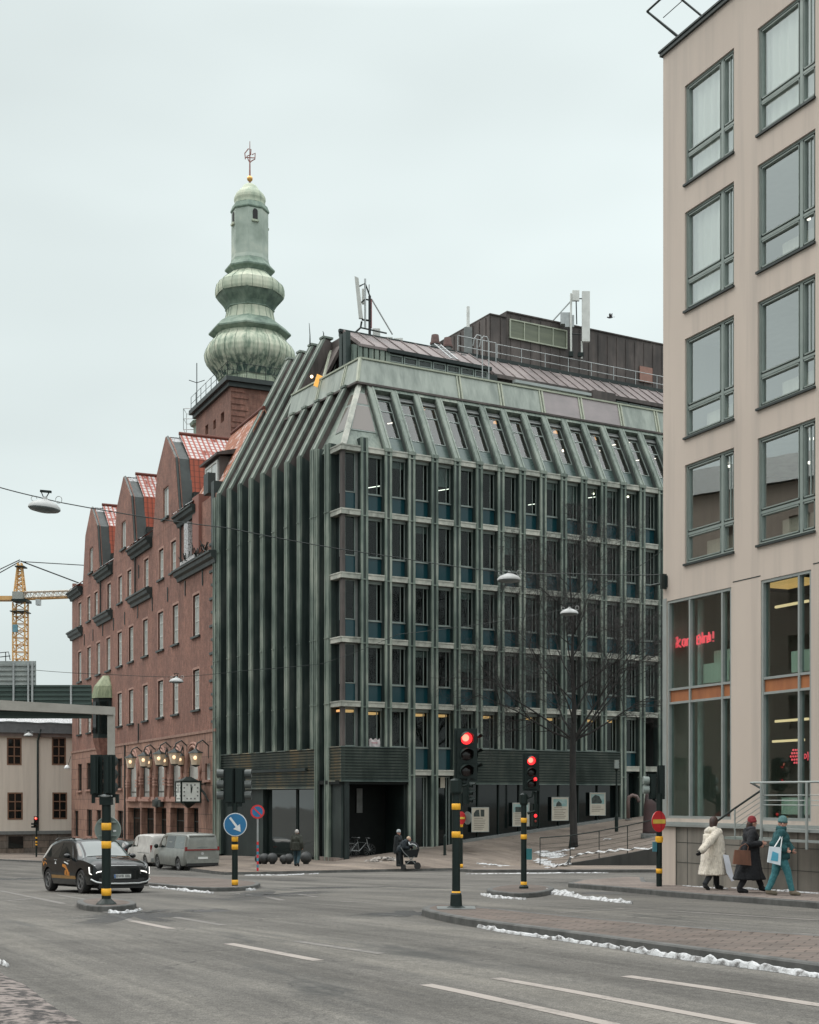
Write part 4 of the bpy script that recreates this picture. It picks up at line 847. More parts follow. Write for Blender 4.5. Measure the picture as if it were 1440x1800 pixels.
# plant room
def gx(px, py, d): return (GR.tx(px, d), GR.tz(px, py, d))
pr = MB(); d0 = 9.6
xl, z1 = gx(862, 553, d0); x2, z2 = gx(890, 549, d0); zbm = 29.5
pr.box(xl, x2, d0, d0 + 8, zbm, z1); pr.box(x2, 36, d0 - .02, d0 + 8, zbm, z2)
xx = xl
while xx < 36: pr.box(xx, xx + .05, d0 - .06, d0, zbm, z2 - .15 if xx > x2 else z1 - .1); xx += .78
pr.hexa([(xl - .06, d0, zbm), (xl, d0, zbm), (xl, d0 + 7.5, zbm), (xl - .06, d0 + 7.5, zbm)], [(xl - .06, d0, z1), (xl, d0, z1), (xl, d0 + 7.5, z1), (xl - .06, d0 + 7.5, z1)])
pr.box(xl - .08, x2, d0 - .08, d0 + 8, z1, z1 + .07); pr.box(x2, 36, d0 - .1, d0 + 8, z2, z2 + .08)
for j in range(9): pr.box(xl - .12, xl - .06, d0 + .4 + j * .78, d0 + .46 + j * .78, zbm, z1 - .1)
part("plant_room", pr, BROWNC, gb, MR)
a0, zz0 = gx(896, 560, d0 - .1); a1, zz1 = gx(997, 611, d0 - .1); zlo = gx(896, 594, d0 - .1)[1]
fr = MB(); frame_bars(fr, a0, a1, zlo, zz0, .08, .1, d0 - .14, vs=[a0 + (a1 - a0) * q / 4 for q in (1, 2, 3)]); o = part("plant_room_window", fr, PRAIL, gb, MR)
part("pane", MB().box(a0 + .05, a1 - .05, d0 - .08, d0 - .05, zlo + .05, zz0 - .05), solid("olive_louvre", (.15, .165, .115), .5, col2=(.11, .125, .09), sc=(.4, .4, 6)), o, MR)
a0, zz0 = gx(1125, 643, d0 - .1); a1, _ = gx(1147, 643, d0 - .1); part("hatch", MB().box(a0, a1, d0 - .12, d0 - .05, zz0 - 1.05, zz0), solid("pink_brown_hatch", (.30, .16, .125), .7, col2=(.25, .14, .11)), gb, MR)
# roof railings
def railing(name, x0, x1, y, z, h, step, M, parent, bars=2, mt=GALV, r=.025):
    n_ = max(1, round((x1 - x0) / step))
    for i in range(n_ + 1): part("roof_rail_post", MB().tube([(x0 + (x1 - x0) * i / n_, y, z), (x0 + (x1 - x0) * i / n_, y, z + h)], r, 6), mt, parent, M)
    for j in range(bars): part("roof_rail", MB().tube([(x0, y, z + h * (j + 1) / bars), (x1, y, z + h * (j + 1) / bars)], r, 6), mt, parent, M)
railing("rail", GR.tx(874, 8.4), 30, 8.4, 29.5, 1.1, 1.75, MR, gb)
railing("rail", GR.tx(805, 7.6), GR.tx(872, 7.6), 7.6, 29.1, 1.25, 1.4, MR, gb)
# service ladder hoops by the parapet
for dx in (0, .45):
    x = GR.tx(848, 3.2) + dx; part("ladder_hoop", MB().tube([(x, 3.2, 24.6), (x, 3.2, 28.6), (x - .12, 3.2, 28.85), (x - .3, 3.3, 28.9), (x - .42, 3.4, 28.7), (x - .45, 3.5, 28.3)], .032, 6), GALV, gb, MR)
# far end strip of the facade low down is plain stone
part("stone_end_wall", MB().box(PX[14] + PW + .02, 30, -.06, .45, -1, 6.9), vcol("grey_stone_end", (.12, .12, .112), (.09, .09, .085), (.06, .06, .055)), gb, MR)
part("end_window", MB().box(PX[14] + .75, PX[14] + 1.35, -.1, -.055, 4.6, 6.3), DGLASS, gb, MR)
# ground floor of the left facade
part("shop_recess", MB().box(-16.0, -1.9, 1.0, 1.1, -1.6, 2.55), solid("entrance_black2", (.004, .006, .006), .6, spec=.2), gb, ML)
for a, b in [(-9.9, -6.2), (-6.1, -2.7)]:
    fr = MB(); frame_bars(fr, a, b, -1.3, 2.5, .06, .1, .55); o = part("shop_window", fr, BLACKP, gb, ML); part("pane", MB().box(a + .05, b - .05, .6, .62, -1.25, 2.45), dark_glass("shop_glass_left", (.018, .024, .023), 1.7, .03) if "shop_glass_left" not in MATS else MATS["shop_glass_left"], o, ML)
part("ground_floor_pier", MB().box(-16.1, -10.0, .3, .9, -1.6, 2.5), GREEN_D, gb, ML)
part("ground_floor_pier", MB().box(-2.7, -1.9, .25, .9, -1.6, 2.9), GREEN_D, gb, ML)
# ================================================================ BRICK BUILDING WITH GABLES
bb = thing("brick_building", "red-brown brick building with three curved gables and a sandstone ground floor", "building", BR.M @ T(0, 0, -1.8))
MBR = BR.M; bx = BR.tx; bzf = BR.tz
LEN = 47.0
GC = [-12.5, -25.7, -38.3]
tile_cache = {}
def tiles(name, base, snow_amt, slope_axis=2):
    m, n, l, b, o = newmat(name); b.inputs['Roughness'].default_value = .75
    tcn = n.new('ShaderNodeTexCoord'); sp = n.new('ShaderNodeSeparateXYZ'); l.new(tcn.outputs['UV'], sp.inputs[0])
    def wave(sock, period, power):
        a = n.new('ShaderNodeMath'); a.operation = 'MULTIPLY'; a.inputs[1].default_value = 2 * math.pi / period; l.new(sock, a.inputs[0])
        s_ = n.new('ShaderNodeMath'); s_.operation = 'SINE'; l.new(a.outputs[0], s_.inputs[0]); q = n.new('ShaderNodeMath'); q.operation = 'MULTIPLY_ADD'; q.inputs[1].default_value = .5; q.inputs[2].default_value = .5; l.new(s_.outputs[0], q.inputs[0]); return q.outputs[0]
    wx = wave(sp.outputs[0], .36, 1); wy = n.new('ShaderNodeMath'); wy.operation = 'FRACT'; dv = n.new('ShaderNodeMath'); dv.operation = 'DIVIDE'; dv.inputs[1].default_value = .42; l.new(sp.outputs[1], dv.inputs[0]); l.new(dv.outputs[0], wy.inputs[0])
    f = nnoise(n, l, coords(n, l, (1.2, 1.2, 1.2), False), 1.0, 5)
    c = ramp(n, l, f, [(.3, tuple(q * .75 for q in base)), (.7, base)])
    c = mixc(n, l, mapr(n, l, wx, 0, .35, .6, 0), c, (.06, .02, .012)); c = mixc(n, l, mapr(n, l, wy.outputs[0], 0, .18, .75, 0), c, (.05, .018, .012))
    if snow_amt:
        hh = n.new('ShaderNodeMath'); hh.operation = 'MULTIPLY'; l.new(mapr(n, l, wx, .9, .45), hh.inputs[0]); l.new(mapr(n, l, wy.outputs[0], .12, .35), hh.inputs[1])
        h2 = n.new('ShaderNodeMath'); h2.operation = 'MULTIPLY'; l.new(hh.outputs[0], h2.inputs[0]); l.new(mapr(n, l, f, .52 - snow_amt * .3, .62 - snow_amt * .3), h2.inputs[1])
        c = mixc(n, l, h2.outputs[0], c, (.52, .49, .48))
    l.new(c, b.inputs['Base Color']); bump(n, l, b, wx, .5, .05); MATS[name] = m; return m
TILE = tiles("red_roof_tiles", (.36, .085, .045), 0); TILES = tiles("snowy_roof_tiles", (.34, .08, .05), .45); TILEO = tiles("orange_roof_tiles", (.42, .15, .075), .05)
def uvquad(name, quads, m, parent, M, label=None):
    """sheets of roofing (4 corners: eave left, eave right, top right, top left), 6 cm thick, uv in metres"""
    vs = []; fs = []; uv = []
    for q in quads:
        q = [Vector(p) for p in q]; o_ = len(vs); nrm = (q[1] - q[0]).cross(q[3] - q[0]).normalized() * .06
        vs += q + [p - nrm for p in q]; fs += [(o_, o_ + 1, o_ + 2, o_ + 3), (o_ + 7, o_ + 6, o_ + 5, o_ + 4)] + [(o_ + i, o_ + 4 + i, o_ + 4 + (i + 1) % 4, o_ + (i + 1) % 4) for i in range(4)]
        ex = (q[1] - q[0]).normalized(); ey = nrm.normalized().cross(ex); 
        U = [((p - q[0]).dot(ex), (p - q[0]).dot(ey)) for p in q]; uv += U + U[::-1]
        for i in range(4): uv += [U[i], U[i], U[(i + 1) % 4], U[(i + 1) % 4]]
    me = bpy.data.meshes.new(name); me.from_pydata([tuple(p) for p in vs], [], fs); me.materials.append(m); l_ = me.uv_layers.new(name="uv")
    for i, c in enumerate(uv): l_.data[i].uv = c
    me.update(); return part(name, me, None, parent, M, label=label)
WX_B = [-4.67, -9.87, -13.95, -18.5, -23.1, -27.05, -31.3, -35.3, -39.2, -43.4]
holes = []; wins = []
for x in WX_B: wins.append((x, 1.5, 12.56, 15.28, 'b'))
for i, x in enumerate(WX_B):
    if i != 6: wins.append((x, 1.5, 7.74, 10.37, 'c'))
WX_A = [-4.7, -10.4, -13.8, -18.2, -23.7, -26.9, -31.0, -36.2, -39.3, -43.3]
for x in WX_A: wins.append((x, 1.35, 17.6, 19.75, 'a'))
for (x, w, a, b_, k_) in wins: holes.append((x - w / 2, x + w / 2, a, b_))
for px0, px1, py0, py1 in [(362, 371, 1342, 1371), (206, 216, 1333, 1386), (153.5, 161, 1341, 1388), (138, 145, 1343, 1390), (154, 163, 1423, 1470), (171, 179, 1424, 1470), (208, 218, 1425, 1474), (132, 139, 1425, 1470)]:
    a, b_ = bx(px0), bx(px1); holes.append((a, b_, bzf((px0 + px1) / 2, py1), bzf((px0 + px1) / 2, py0)))
smallw = holes[-8:]
ARCH = [(228.5, 243.8, 1404), (252, 266.7, 1404), (276.4, 293, 1404), (303.5, 321.5, 1404), (331, 352.8, 1404)]
arches = []
for px0, px1, pb in ARCH:
    a, b_ = bx(px0), bx(px1); zb0 = bzf((px0 + px1) / 2, pb); ztp = bzf((px0 + px1) / 2, {228.5: 1326, 252: 1323, 276.4: 1321, 303.5: 1319, 331: 1315}[px0]); arches.append((a, b_, zb0, ztp)); holes.append((a, b_, zb0, ztp))
doors = []
for px0, px1 in [(226, 250), (250, 274), (275, 296), (301, 328), (331, 353)]:
    a, b_ = bx(px0) , bx(px1) - .35; doors.append((a, b_, -2.6, bzf((px0 + px1) / 2, 1420))); holes.append(doors[-1])
w1 = MB(); wall_cells(w1, -LEN, 0, 6.2, 21.0, [h for h in holes if h[3] > 6.3], 0, .32); part("brick_wall", w1, BRICK, bb, MBR)
w2 = MB(); wall_cells(w2, -LEN, 0, -3.4, 6.2, [h for h in holes if h[3] < 6.25], -.06, .5); part("sandstone_wall", w2, SANDST, bb, MBR)
part("string_course", MB().box(-LEN - .05, .05, -.12, .0, 6.12, 6.3), solid("sandstone_trim", (.30, .18, .14), .8, col2=(.22, .13, .10)), bb, MBR)
part("end_wall", MB().box(-LEN, -LEN + .3, .01, 12, -3.4, 22).box(-LEN, 0, 11.7, 12, -3, 21), BRICK, bb, MBR)
inb = MB(); inb.box(-LEN + .5, -.3, 1.3, 1.5, -3, 20.5)
for z in (1.9, 6.4, 11.6, 16.5): inb.box(-LEN + .5, -.3, .5, 1.3, z, z + .2)
part("interior", inb, INTERIOR_M, bb, MBR)
# windows: surround, frame and pane, one mesh per kind shared by the copies
SURR = PINKF
def bwin(x, w, z0, z1, kind, hbars):
    h = z1 - z0; fr = MB(); frame_bars(fr, -w / 2 + .06, w / 2 - .06, .06, h - .06, .09, .09, .12, vs=(0.0,) if kind != 'g' else (), hs=hbars, bw=.05)
    if kind != 'g':
        for q in (-w / 4, w / 4): fr.box(q - .015, q + .015, .13, .2, .1, h - .1)
    o = part("window", fr, WHITEP, bb, MBR @ T(x, 0, z0))
    part("pane", MB().box(-w / 2 + .1, w / 2 - .1, .17, .18, .1, h - .1), BGLASS, o, MBR @ T(x, 0, z0))
    s_ = MB(); s_.box(-w / 2 - .17, -w / 2, -.015, .12, 0, h + .12); s_.box(w / 2, w / 2 + .17, -.015, .12, 0, h + .12); s_.box(-w / 2, w / 2, -.015, .12, h, h + .16); part("surround", s_, SURR, o, MBR @ T(x, 0, z0))
    part("sill", MB().box(-w / 2 - .25, w / 2 + .25, -.14, .12, -.13, 0), SILLD, o, MBR @ T(x, 0, z0)); return o
first = {}
for x, w, a, b_, kk in wins:
    if kk not in first: first[kk] = bwin(x, w, a, b_, kk, (1.95, 1.0) if kk != 'a' else (1.45, .75))
    else: copy_tree(first[kk], MBR @ T(x, 0, a), bb)
for a, b_, c, d in smallw:
    fr = MB(); frame_bars(fr, a, b_, c, d, .07, .08, .08); o = part("small_window", fr, WHITEP if a > -6 else SILLD, bb, MBR); part("pane", MB().box(a + .06, b_ - .06, .13, .14, c + .06, d - .06), BGLASS if a > -6 else DGLASS, o, MBR); part("sill", MB().box(a - .15, b_ + .15, -.2, .2, c - .15, c), SURR, o, MBR)
# arched windows
for (a, b_, c, d) in arches:
    w = b_ - a; r = w / 2; cx_ = (a + b_) / 2; zs = d - r * 1.25
    rr_ = r * 1.25
    for s_ in (-1, 1):
        pts = [(cx_ + s_ * r, -.06, d)] + [(cx_ + s_ * r * math.cos(t), -.06, zs + rr_ * math.sin(t)) for t in [math.pi / 2 * q / 10 for q in range(10, -1, -1)]]
        part("arch_spandrel", MB().prism(pts, (0, .2, 0)), SANDST, bb, MBR)
    ring = []
    for q in range(17):
        t = math.pi * q / 16; ring.append((cx_ - (r + .12) * math.cos(t), -.1, zs + (rr_ + .12) * math.sin(t)))
    mo = MB(); mo.tube([(a - .12, -.1, c)] + ring + [(b_ + .12, -.1, c)], .11, 8); mo.tube([(p[0] + (.2 if p[0] > cx_ else -.2), -.08, p[2] + .2) for p in ring], .09, 8); part("arch_moulding", mo, SURR, bb, MBR, smooth=True)
    fr = MB(); frame_bars(fr, a, b_, c, d, .09, .08, .06, hs=(c + .5,)); o = part("arched_window", fr, SILLD, bb, MBR); part("pane", MB().box(a + .05, b_ - .05, .09, .1, c + .05, d), BGLASS, o, MBR)
    part("sill", MB().box(a - .2, b_ + .2, -.3, .3, c - .2, c), SURR, bb, MBR)
    for xx_ in (a - .16, b_ + .16):
        cp_ = MB()
        for dz in (0, .22, .44): cp_.box(xx_ - .32, xx_ + .32, -.26, -.055, zs - .75 + dz, zs - .62 + dz)
        part("capital", cp_, SURR, bb, MBR)
for i, (a, b_, c, d) in enumerate(doors):
    fr = MB(); frame_bars(fr, a, b_, c, d, .1, .1, .4, vs=((a + b_) / 2,), hs=(.4,)); o = part("shop_front", fr, SILLD, bb, MBR); part("pane", MB().box(a + .05, b_ - .05, .45, .46, c, d - .05), DGLASS, o, MBR)
part("lintel_band", MB().box(arches[0][0] - .8, arches[-1][1] + .4, -.14, -.055, 1.72, 2.05), SURR, bb, MBR)
part("carved_emblem", MB().box(bx(276), bx(290), -.35, -.12, bzf(283, 1418), bzf(283, 1406)).ball((bx(283), -.3, bzf(283, 1411)), (.5, .2, .4)), SILLD, bb, MBR)
# gables
def gprof(z):                     # half width of the gable at height z
    K = [(20.9, 3.75), (22.2, 3.35), (23.8, 2.95), (25.4, 2.5), (27.45, .06)]
    for (a, wa), (b_, wb) in zip(K, K[1:]):
        if z <= b_: return wa + (wb - wa) * (z - a) / (b_ - a)
    return .06
for gi, c in enumerate(GC):
    zs = [20.95, 21.4, 21.75, 22.2, 23.0, 23.95, 24.6, 25.4, 26.4, 27.45]; gw = MB()
    for a, b_ in zip(zs, zs[1:]):
        segs = [(-1, 1)] if not (a >= 21.75 and b_ <= 23.95) else None
        def q(xl0, xr0, xl1, xr1): gw.add([(c + xl0, -.01, a), (c + xr0, -.01, a), (c + xr1, -.01, b_), (c + xl1, -.01, b_), (c + xl0, .35, a), (c + xr0, .35, a), (c + xr1, .35, b_), (c + xl1, .35, b_)], [(0, 1, 2, 3), (5, 4, 7, 6), (1, 5, 6, 2), (4, 0, 3, 7)])
        if segs: q(-gprof(a), gprof(a), -gprof(b_), gprof(b_))
        else: q(-gprof(a), -.78 + .1, -gprof(b_), -.68); q(.68 + .1, gprof(a), .78, gprof(b_))
    gw.prism([(c - .68, .0, 23.95), (c + .78, .0, 23.95), (c + .78, .0, 23.9), (c - .68, .0, 23.9)], (0, .3, 0))
    part("gable_wall", gw, BRICK, bb, MBR)
    fr = MB(); frame_bars(fr, c - .68, c + .78, 21.75, 23.92, .1, .1, .1); o = part("gable_window", fr, WHITEP, bb, MBR); part("pane", MB().box(c - .6, c + .7, .14, .15, 21.8, 23.85), BGLASS, o, MBR); part("sill", MB().box(c - .85, c + .95, -.16, .1, 21.6, 21.75), SILLD, o, MBR)
    # coping along the gable
    P = [(-gprof(z), z) for z in zs] + [(gprof(z), z) for z in zs[::-1]]
    part("gable_coping", MB().tube([(c + x * 1.01, .12, z + .02) for x, z in P], .1, 4), SILLD, bb, MBR)
    # roof of the gable: metal cheek then tiles
    Ks = [(20.9, 3.75), (22.2, 3.35), (23.8, 2.95), (25.4, 2.5), (27.45, 0)]
    for s_ in (-1, 1):
        mt_ = MB(); 
        for (a, wa), (b_, wb) in zip(Ks, Ks[1:]):
            mt_.hexa([(c + s_ * (wa + .02), .3, a), (c + s_ * (wa + .02), 1.05, a), (c + s_ * (wa - .15), 1.05, a), (c + s_ * (wa - .15), .3, a)], [(c + s_ * (wb + .02), .3, b_), (c + s_ * (wb + .02), 1.05, b_), (c + s_ * (wb - .15), 1.05, b_), (c + s_ * (wb - .15), .3, b_)])
        part("gable_cheek", mt_, GREYROOF if "GREYROOF" in globals() else SILLD, bb, MBR)
        lo_ = [(c + s_ * 3.15, 1.0, 22.9), (c + s_ * 3.15, 5.3, 22.9), (c + s_ * 2.62, 5.3, 25.45), (c + s_ * 2.62, 1.0, 25.45)]
        up_ = [(c + s_ * 2.62, 1.0, 25.45), (c + s_ * 2.62, 5.3, 25.45), (c, 5.3, 27.75), (c, 1.0, 27.75)]
        if s_ < 0: lo_ = [lo_[1], lo_[0], lo_[3], lo_[2]]; up_ = [up_[1], up_[0], up_[3], up_[2]]
        uvquad("tiled_slope", [lo_], TILE, bb, MBR); uvquad("snowy_tiled_slope", [up_], TILES, bb, MBR)
        part("gable_cheek", MB().box(c + s_ * 3.6, c + s_ * 3.2, 1.02, 6, 20.9, 22.95), SILLD, bb, MBR)
    part("ridge", MB().tube([(c, .95, 27.8), (c, 5.3, 27.8)], .13, 8), TILE, bb, MBR)
    o = part("snow_on_cheek", MB().hexa([(c + .5, .34, 27.06), (c + .5, 1.3, 27.06), (c + .4, 1.3, 27.06), (c + .4, .34, 27.06)], [(c + .02, .34, 27.5), (c + .02, 1.9, 27.5), (c + .0, 1.9, 27.5), (c + .0, .34, 27.5)]), SNOW, bb, MBR)
    part("downpipe", MB().tube([(c + 4.4, -.12, 17.5), (c + 4.4, -.12, 20.6)], .07, 6), SILLD, bb, MBR)
# cornices between gables, lower and upper
def cornice(xa, xb, z, big=1.0):
    mb = MB(); pf = [(0, -.62), (-.22, -.6), (-.30, -.38), (-.55, -.26), (-.62, -.05), (-.78, .0), (-.78, .12), (0, .16)]
    mb.prism([(xa, y * big, z + dz) for y, dz in pf], (xb - xa, 0, 0)); return mb
for xa, xb in [(-8.9, .15), (-22.6, -16.4), (-35.2, -29.6), (-LEN - .2, -42.0)]:
    part("cornice", cornice(xa, xb, 17.25, .72), SILLD, bb, MBR); xb = -4.2 if xb > 0 else xb; part("cornice", cornice(xa, xb, 20.95, .72), GREEN_D, bb, MBR)
    part("snow_on_eave", MB().grid(lambda u, v: (xa + .3 + (xb - xa - .6) * u, -.6 + 1.3 * v, 21.12 + .9 * v + .12 * abs(noise.noise(Vector((u * 9, v * 3, xa))))), 24, 4), SNOW, bb, MBR, smooth=True)
uvquad("main_roof", [[(-LEN, .3, 21.0), (0, .3, 21.0), (0, 5.8, 26.3), (-LEN, 5.8, 26.3)]], TILE, bb, MBR)
part("rear_roof", MB().prism([(-LEN, 5.8, 26.3), (-LEN, 12, 21), (-LEN, 6, 20.9)], (LEN, 0, 0)), TILEO, bb, MBR)
# higher orange roof next to the green block
zr_ = BR.tz(423, 751, 3.0)
uvquad("tall_roof", [[(-8.2, .3, 21.0), (.25, .3, 21.0), (.25, 3.0, zr_), (-6.6, 3.0, zr_)]], TILEO, bb, MBR)
uvquad("tall_roof", [[(.25, 6.2, 21.0), (-8.2, 6.2, 21.0), (-6.6, 3.05, zr_), (.25, 3.05, zr_)]], TILEO, bb, MBR)
part("ridge", MB().tube([(-6.6, 3.0, zr_ + .05), (.25, 3.0, zr_ + .05)], .12, 8), TILE, bb, MBR)
# dormer
da, db = BR.tx(358, .9), BR.tx(384, .9)
part("dormer", MB().box(da, db, 1.0, 2.6, 21.8, 24.0).hexa([(da - .3, .7, 24.0), (db + .3, .7, 24.0), (db + .3, 2.9, 24.3), (da - .3, 2.9, 24.3)], [(da - .3, .7, 24.15), (db + .3, .7, 24.15), (db + .3, 2.9, 24.75), (da - .3, 2.9, 24.75)]), BROWNC, bb, MBR)
fr = MB(); frame_bars(fr, da + .3, db - .3, 22.2, 23.8, .12, .1, .9, vs=((da + db) / 2,)); o = part("dormer_window", fr, WHITEP, bb, MBR); part("pane", MB().box(da + .4, db - .4, .95, .97, 22.3, 23.7), BGLASS, o, MBR)
# balcony clutter at the near end: chimney-like pier, roller and snow
part("roof_pier", MB().box(-4.9, -3.4, -.2, 1.0, 17.6, 21.6), solid("terracotta_panel", (.25, .10, .075), .7, col2=(.19, .085, .065), sc=(.5, .5, .5)), bb, MBR)
part("roof_pier", MB().box(-2.6, -1.6, -.1, .4, 21.3, 22.6).box(-.9, -.3, -.1, .6, 17.4, 21.8), SILLD, bb, MBR)
rr = random.Random(2); cl = MB()
for i in range(40): x = rr.uniform(-6, -.6); z = 17.5 + rr.random() * .7; cl.tube([(x, -.5, 17.4), (x + rr.uniform(-.4, .4), -.5 + rr.uniform(-.3, .3), z)], .03, 4)
part("balcony_grille", cl, BLACKP, bb, MBR)
part("snow_on_eave", MB().box(-6.5, -3.0, -.6, .2, 17.38, 17.6).box(-6.6, -5.6, -.3, .1, 17.5, 20.2), SNOW, bb, MBR)
# quoins, wall anchors, thin pipes
qn = MB()
for i in range(15): qn.box(-1.5 if i % 2 else -1.1, .06, -.07, .1, 6.7 + i * .86, 6.7 + i * .86 + .16)
part("quoins", qn, SILLD, bb, MBR)
for i in range(15): pass
for x, z in [(-3.1, 16.2), (-7.3, 16.1), (-11.9, 16.3), (-16.3, 16.2), (-20.8, 16.2), (-25.2, 16.2), (-29.2, 16.2), (-33.4, 16.2), (-37.4, 16.2), (-41.2, 16.2), (-6.6, 19.0), (-20.5, 19.2)]:
    part("wall_anchor", MB().box(x - .06, x + .06, -.06, 0, z - .55, z + .45), SILLD, bb, MBR)
for px, y0, y1 in [(246, 1272, 1306), (222, 1310, 1475)]:
    x = bx(px); part("downpipe", MB().tube([(x, -.12, bzf(px, y1)), (x, -.12, bzf(px, y0))], .06, 6), SILLD, bb, MBR)
# oriel bay
ox = -31.3; orl = MB(); hexp = lambda r, z: [(ox + r * math.cos(t), -.1 - r * .9 * math.sin(t), z) for t in (0, R(50), R(90) , R(130), math.pi)]
def ring_pr(mb, r0, z0, r1, z1): a = hexp(r0, z0) + [(ox - r0, .2, z0), (ox + r0, .2, z0)]; b_ = hexp(r1, z1) + [(ox - r1, .2, z1), (ox + r1, .2, z1)]; nn = len(a); mb.add(a + b_, [tuple(range(nn)), tuple(range(nn, 2 * nn))[::-1]] + [(i, (i + 1) % nn, nn + (i + 1) % nn, nn + i) for i in range(nn)])
ring_pr(orl, 1.3, 6.9, 1.3, 10.2); o = part("oriel_window", orl, BLACKP, bb, MBR)
rf = MB(); ring_pr(rf, 1.5, 10.2, 1.2, 11.2); ring_pr(rf, 1.2, 11.2, .4, 12.1); part("oriel_roof", rf, patina("moss_copper", [(.12, .15, .08), (.25, .28, .17), (.32, .35, .24)]), o, MBR)
cb = MB(); ring_pr(cb, .8, 5.2, 1.35, 6.9); part("oriel_corbel", cb, BRICK, o, MBR)
for t0, t1 in ((0, 50), (50, 90), (90, 130), (130, 180)):
    a = Vector((ox + 1.32 * math.cos(R(t0 + 9)), -.12 - 1.19 * math.sin(R(t0 + 9)), 0)); b_ = Vector((ox + 1.32 * math.cos(R(t1 - 9)), -.12 - 1.19 * math.sin(R(t1 - 9)), 0)); part("pane", MB().hexa([a + Vector((0, 0, 7.3)), b_ + Vector((0, 0, 7.3)), b_ + Vector((0, -.03, 7.3)), a + Vector((0, -.03, 7.3))], [a + Vector((0, 0, 9.9)), b_ + Vector((0, 0, 9.9)), b_ + Vector((0, -.03, 9.9)), a + Vector((0, -.03, 9.9))]), DGLASS, o, MBR)

# ---------------- tower
YK = 105.0; K0 = Vector(((405.7 - CX) / FPX * YK, YK, 0))
TF = Frame(K0.x, K0.y, .4163, -.909); TW, TD = 9.7, 6.1
tw = thing("tower", "square brick tower carrying a tall green copper spire of stacked bulbs", "tower", TF.M @ T(-TW / 2, TD / 2, 18)); MT = TF.M
zt_ = TF.tz(405.7, 674)
t = MB(); tholes = [(TF.tx(a), TF.tx(b_), TF.tz((a + b_) / 2, d), TF.tz((a + b_) / 2, c)) for a, b_, c, d in [(361, 366, 747, 764), (375, 379.5, 738, 754), (388, 394, 725, 742)]]
wall_cells(t, -TW, 0, 18, zt_, tholes, 0, .4); t.add([(0, 0, 18), (0, TD, 18), (0, TD, zt_), (0, 0, zt_)], [(0, 1, 2, 3)]); t.add([(-TW, 0, 18), (-TW, TD, 18), (-TW, TD, zt_), (-TW, 0, zt_)], [(3, 2, 1, 0)]); t.add([(-TW, TD, 18), (0, TD, 18), (0, TD, zt_), (-TW, TD, zt_)], [(3, 2, 1, 0)])
part("shaft", t, BRICKT, tw, MT)
for h in tholes: o = part("window", (lambda f: (frame_bars(f, h[0], h[1], h[2], h[3], .08, .08, .3), f)[1])(MB()), PINKF, tw, MT); part("pane", MB().box(h[0] + .05, h[1] - .05, .34, .36, h[2] + .05, h[3] - .05), BGLASS, o, MT)
q2 = MB(); 
for i in range(26): q2.box(.0, .05, .1 if i % 2 else .02, 1.4 if i % 2 else 1.15, zt_ - .6 - i * .46, zt_ - .6 - i * .46 + .3)
part("quoins", q2, BRICK, tw, MT)
part("cornice", MB().box(-TW - .25, .25, -.25, TD + .25, zt_ - .25, zt_ + .1).box(-TW - .5, .5, -.5, TD + .5, zt_ + .1, zt_ + .45), SILLD, tw, MT)
YS = 110.7; SPX = FPX / YS
def sz(yc): return EYE + (HY - (230 + yc / 3.83)) / SPX
def sr(rc): return rc / 3.83 / SPX
cS = Vector(((439.3 - CX) / FPX * YS, YS, 0)); MS = T(cS.x, cS.y, 0) @ RZ(TF_ang := math.atan2(-.909, .4163) + R(22.5))
def spire(name, prof, mt, n=8, smooth=False): return part(name, MB().lathe([(sr(r), sz(y)) for y, r in prof], n), mt, tw, MS, smooth=smooth)
def bulb_mesh(prof, n=40, seams=True):
    """eight-sided swelling whose sides curve; seams as fine raised ribs"""
    mb = MB(); pr_ = []
    for (y0, r0), (y1, r1) in zip(prof, prof[1:]):
        for k in range(4): pr_.append((y0 + (y1 - y0) * k / 4, r0 + (r1 - r0) * k / 4))
    pr_.append(prof[-1]); vs = []
    def rad(t, blend): # polygon radius with softened corners
        s = R(45); a = (t % s) - s / 2; return (math.cos(s / 2) / math.cos(a)) * (1 - blend) + blend * .985
    for y, r in pr_:
        for k in range(n): t = 2 * math.pi * k / n; q = sr(r) * rad(t, .45); vs.append((q * math.cos(t), q * math.sin(t), sz(y)))
    mb.add(vs, [(i * n + (k + 1) % n, i * n + k, (i + 1) * n + k, (i + 1) * n + (k + 1) % n) for i in range(len(pr_) - 1) for k in range(n)])
    if seams:
        mb.cur = 1
        for k in range(0, n, 2):
            t = 2 * math.pi * k / n; mb.tube([(sr(r + 1) * rad(t, .45) * math.cos(t), sr(r + 2) * rad(t, .45) * math.sin(t), sz(y)) for y, r in pr_], .016, 3, caps=False)
        mb.cur = 0
    return mb
part("upper_cap", bulb_mesh([(352, 12), (375, 48), (402, 66), (418, 84), (432, 97), (452, 106), (470, 108), (488, 104), (505, 104)], 40, False), [DOME, DOME_D], tw, MS, smooth=True, angle=28)
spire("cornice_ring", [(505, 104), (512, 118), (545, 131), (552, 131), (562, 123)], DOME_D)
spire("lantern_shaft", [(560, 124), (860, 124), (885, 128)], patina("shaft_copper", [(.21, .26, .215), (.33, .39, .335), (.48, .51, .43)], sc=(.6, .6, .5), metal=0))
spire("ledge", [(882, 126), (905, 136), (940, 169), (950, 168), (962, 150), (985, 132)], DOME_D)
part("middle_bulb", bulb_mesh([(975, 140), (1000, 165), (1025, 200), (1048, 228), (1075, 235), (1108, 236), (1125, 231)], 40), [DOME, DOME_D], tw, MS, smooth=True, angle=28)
spire("bulb_underside", [(1122, 232), (1150, 212), (1185, 180), (1208, 165), (1216, 168), (1222, 158)], DOME_D)
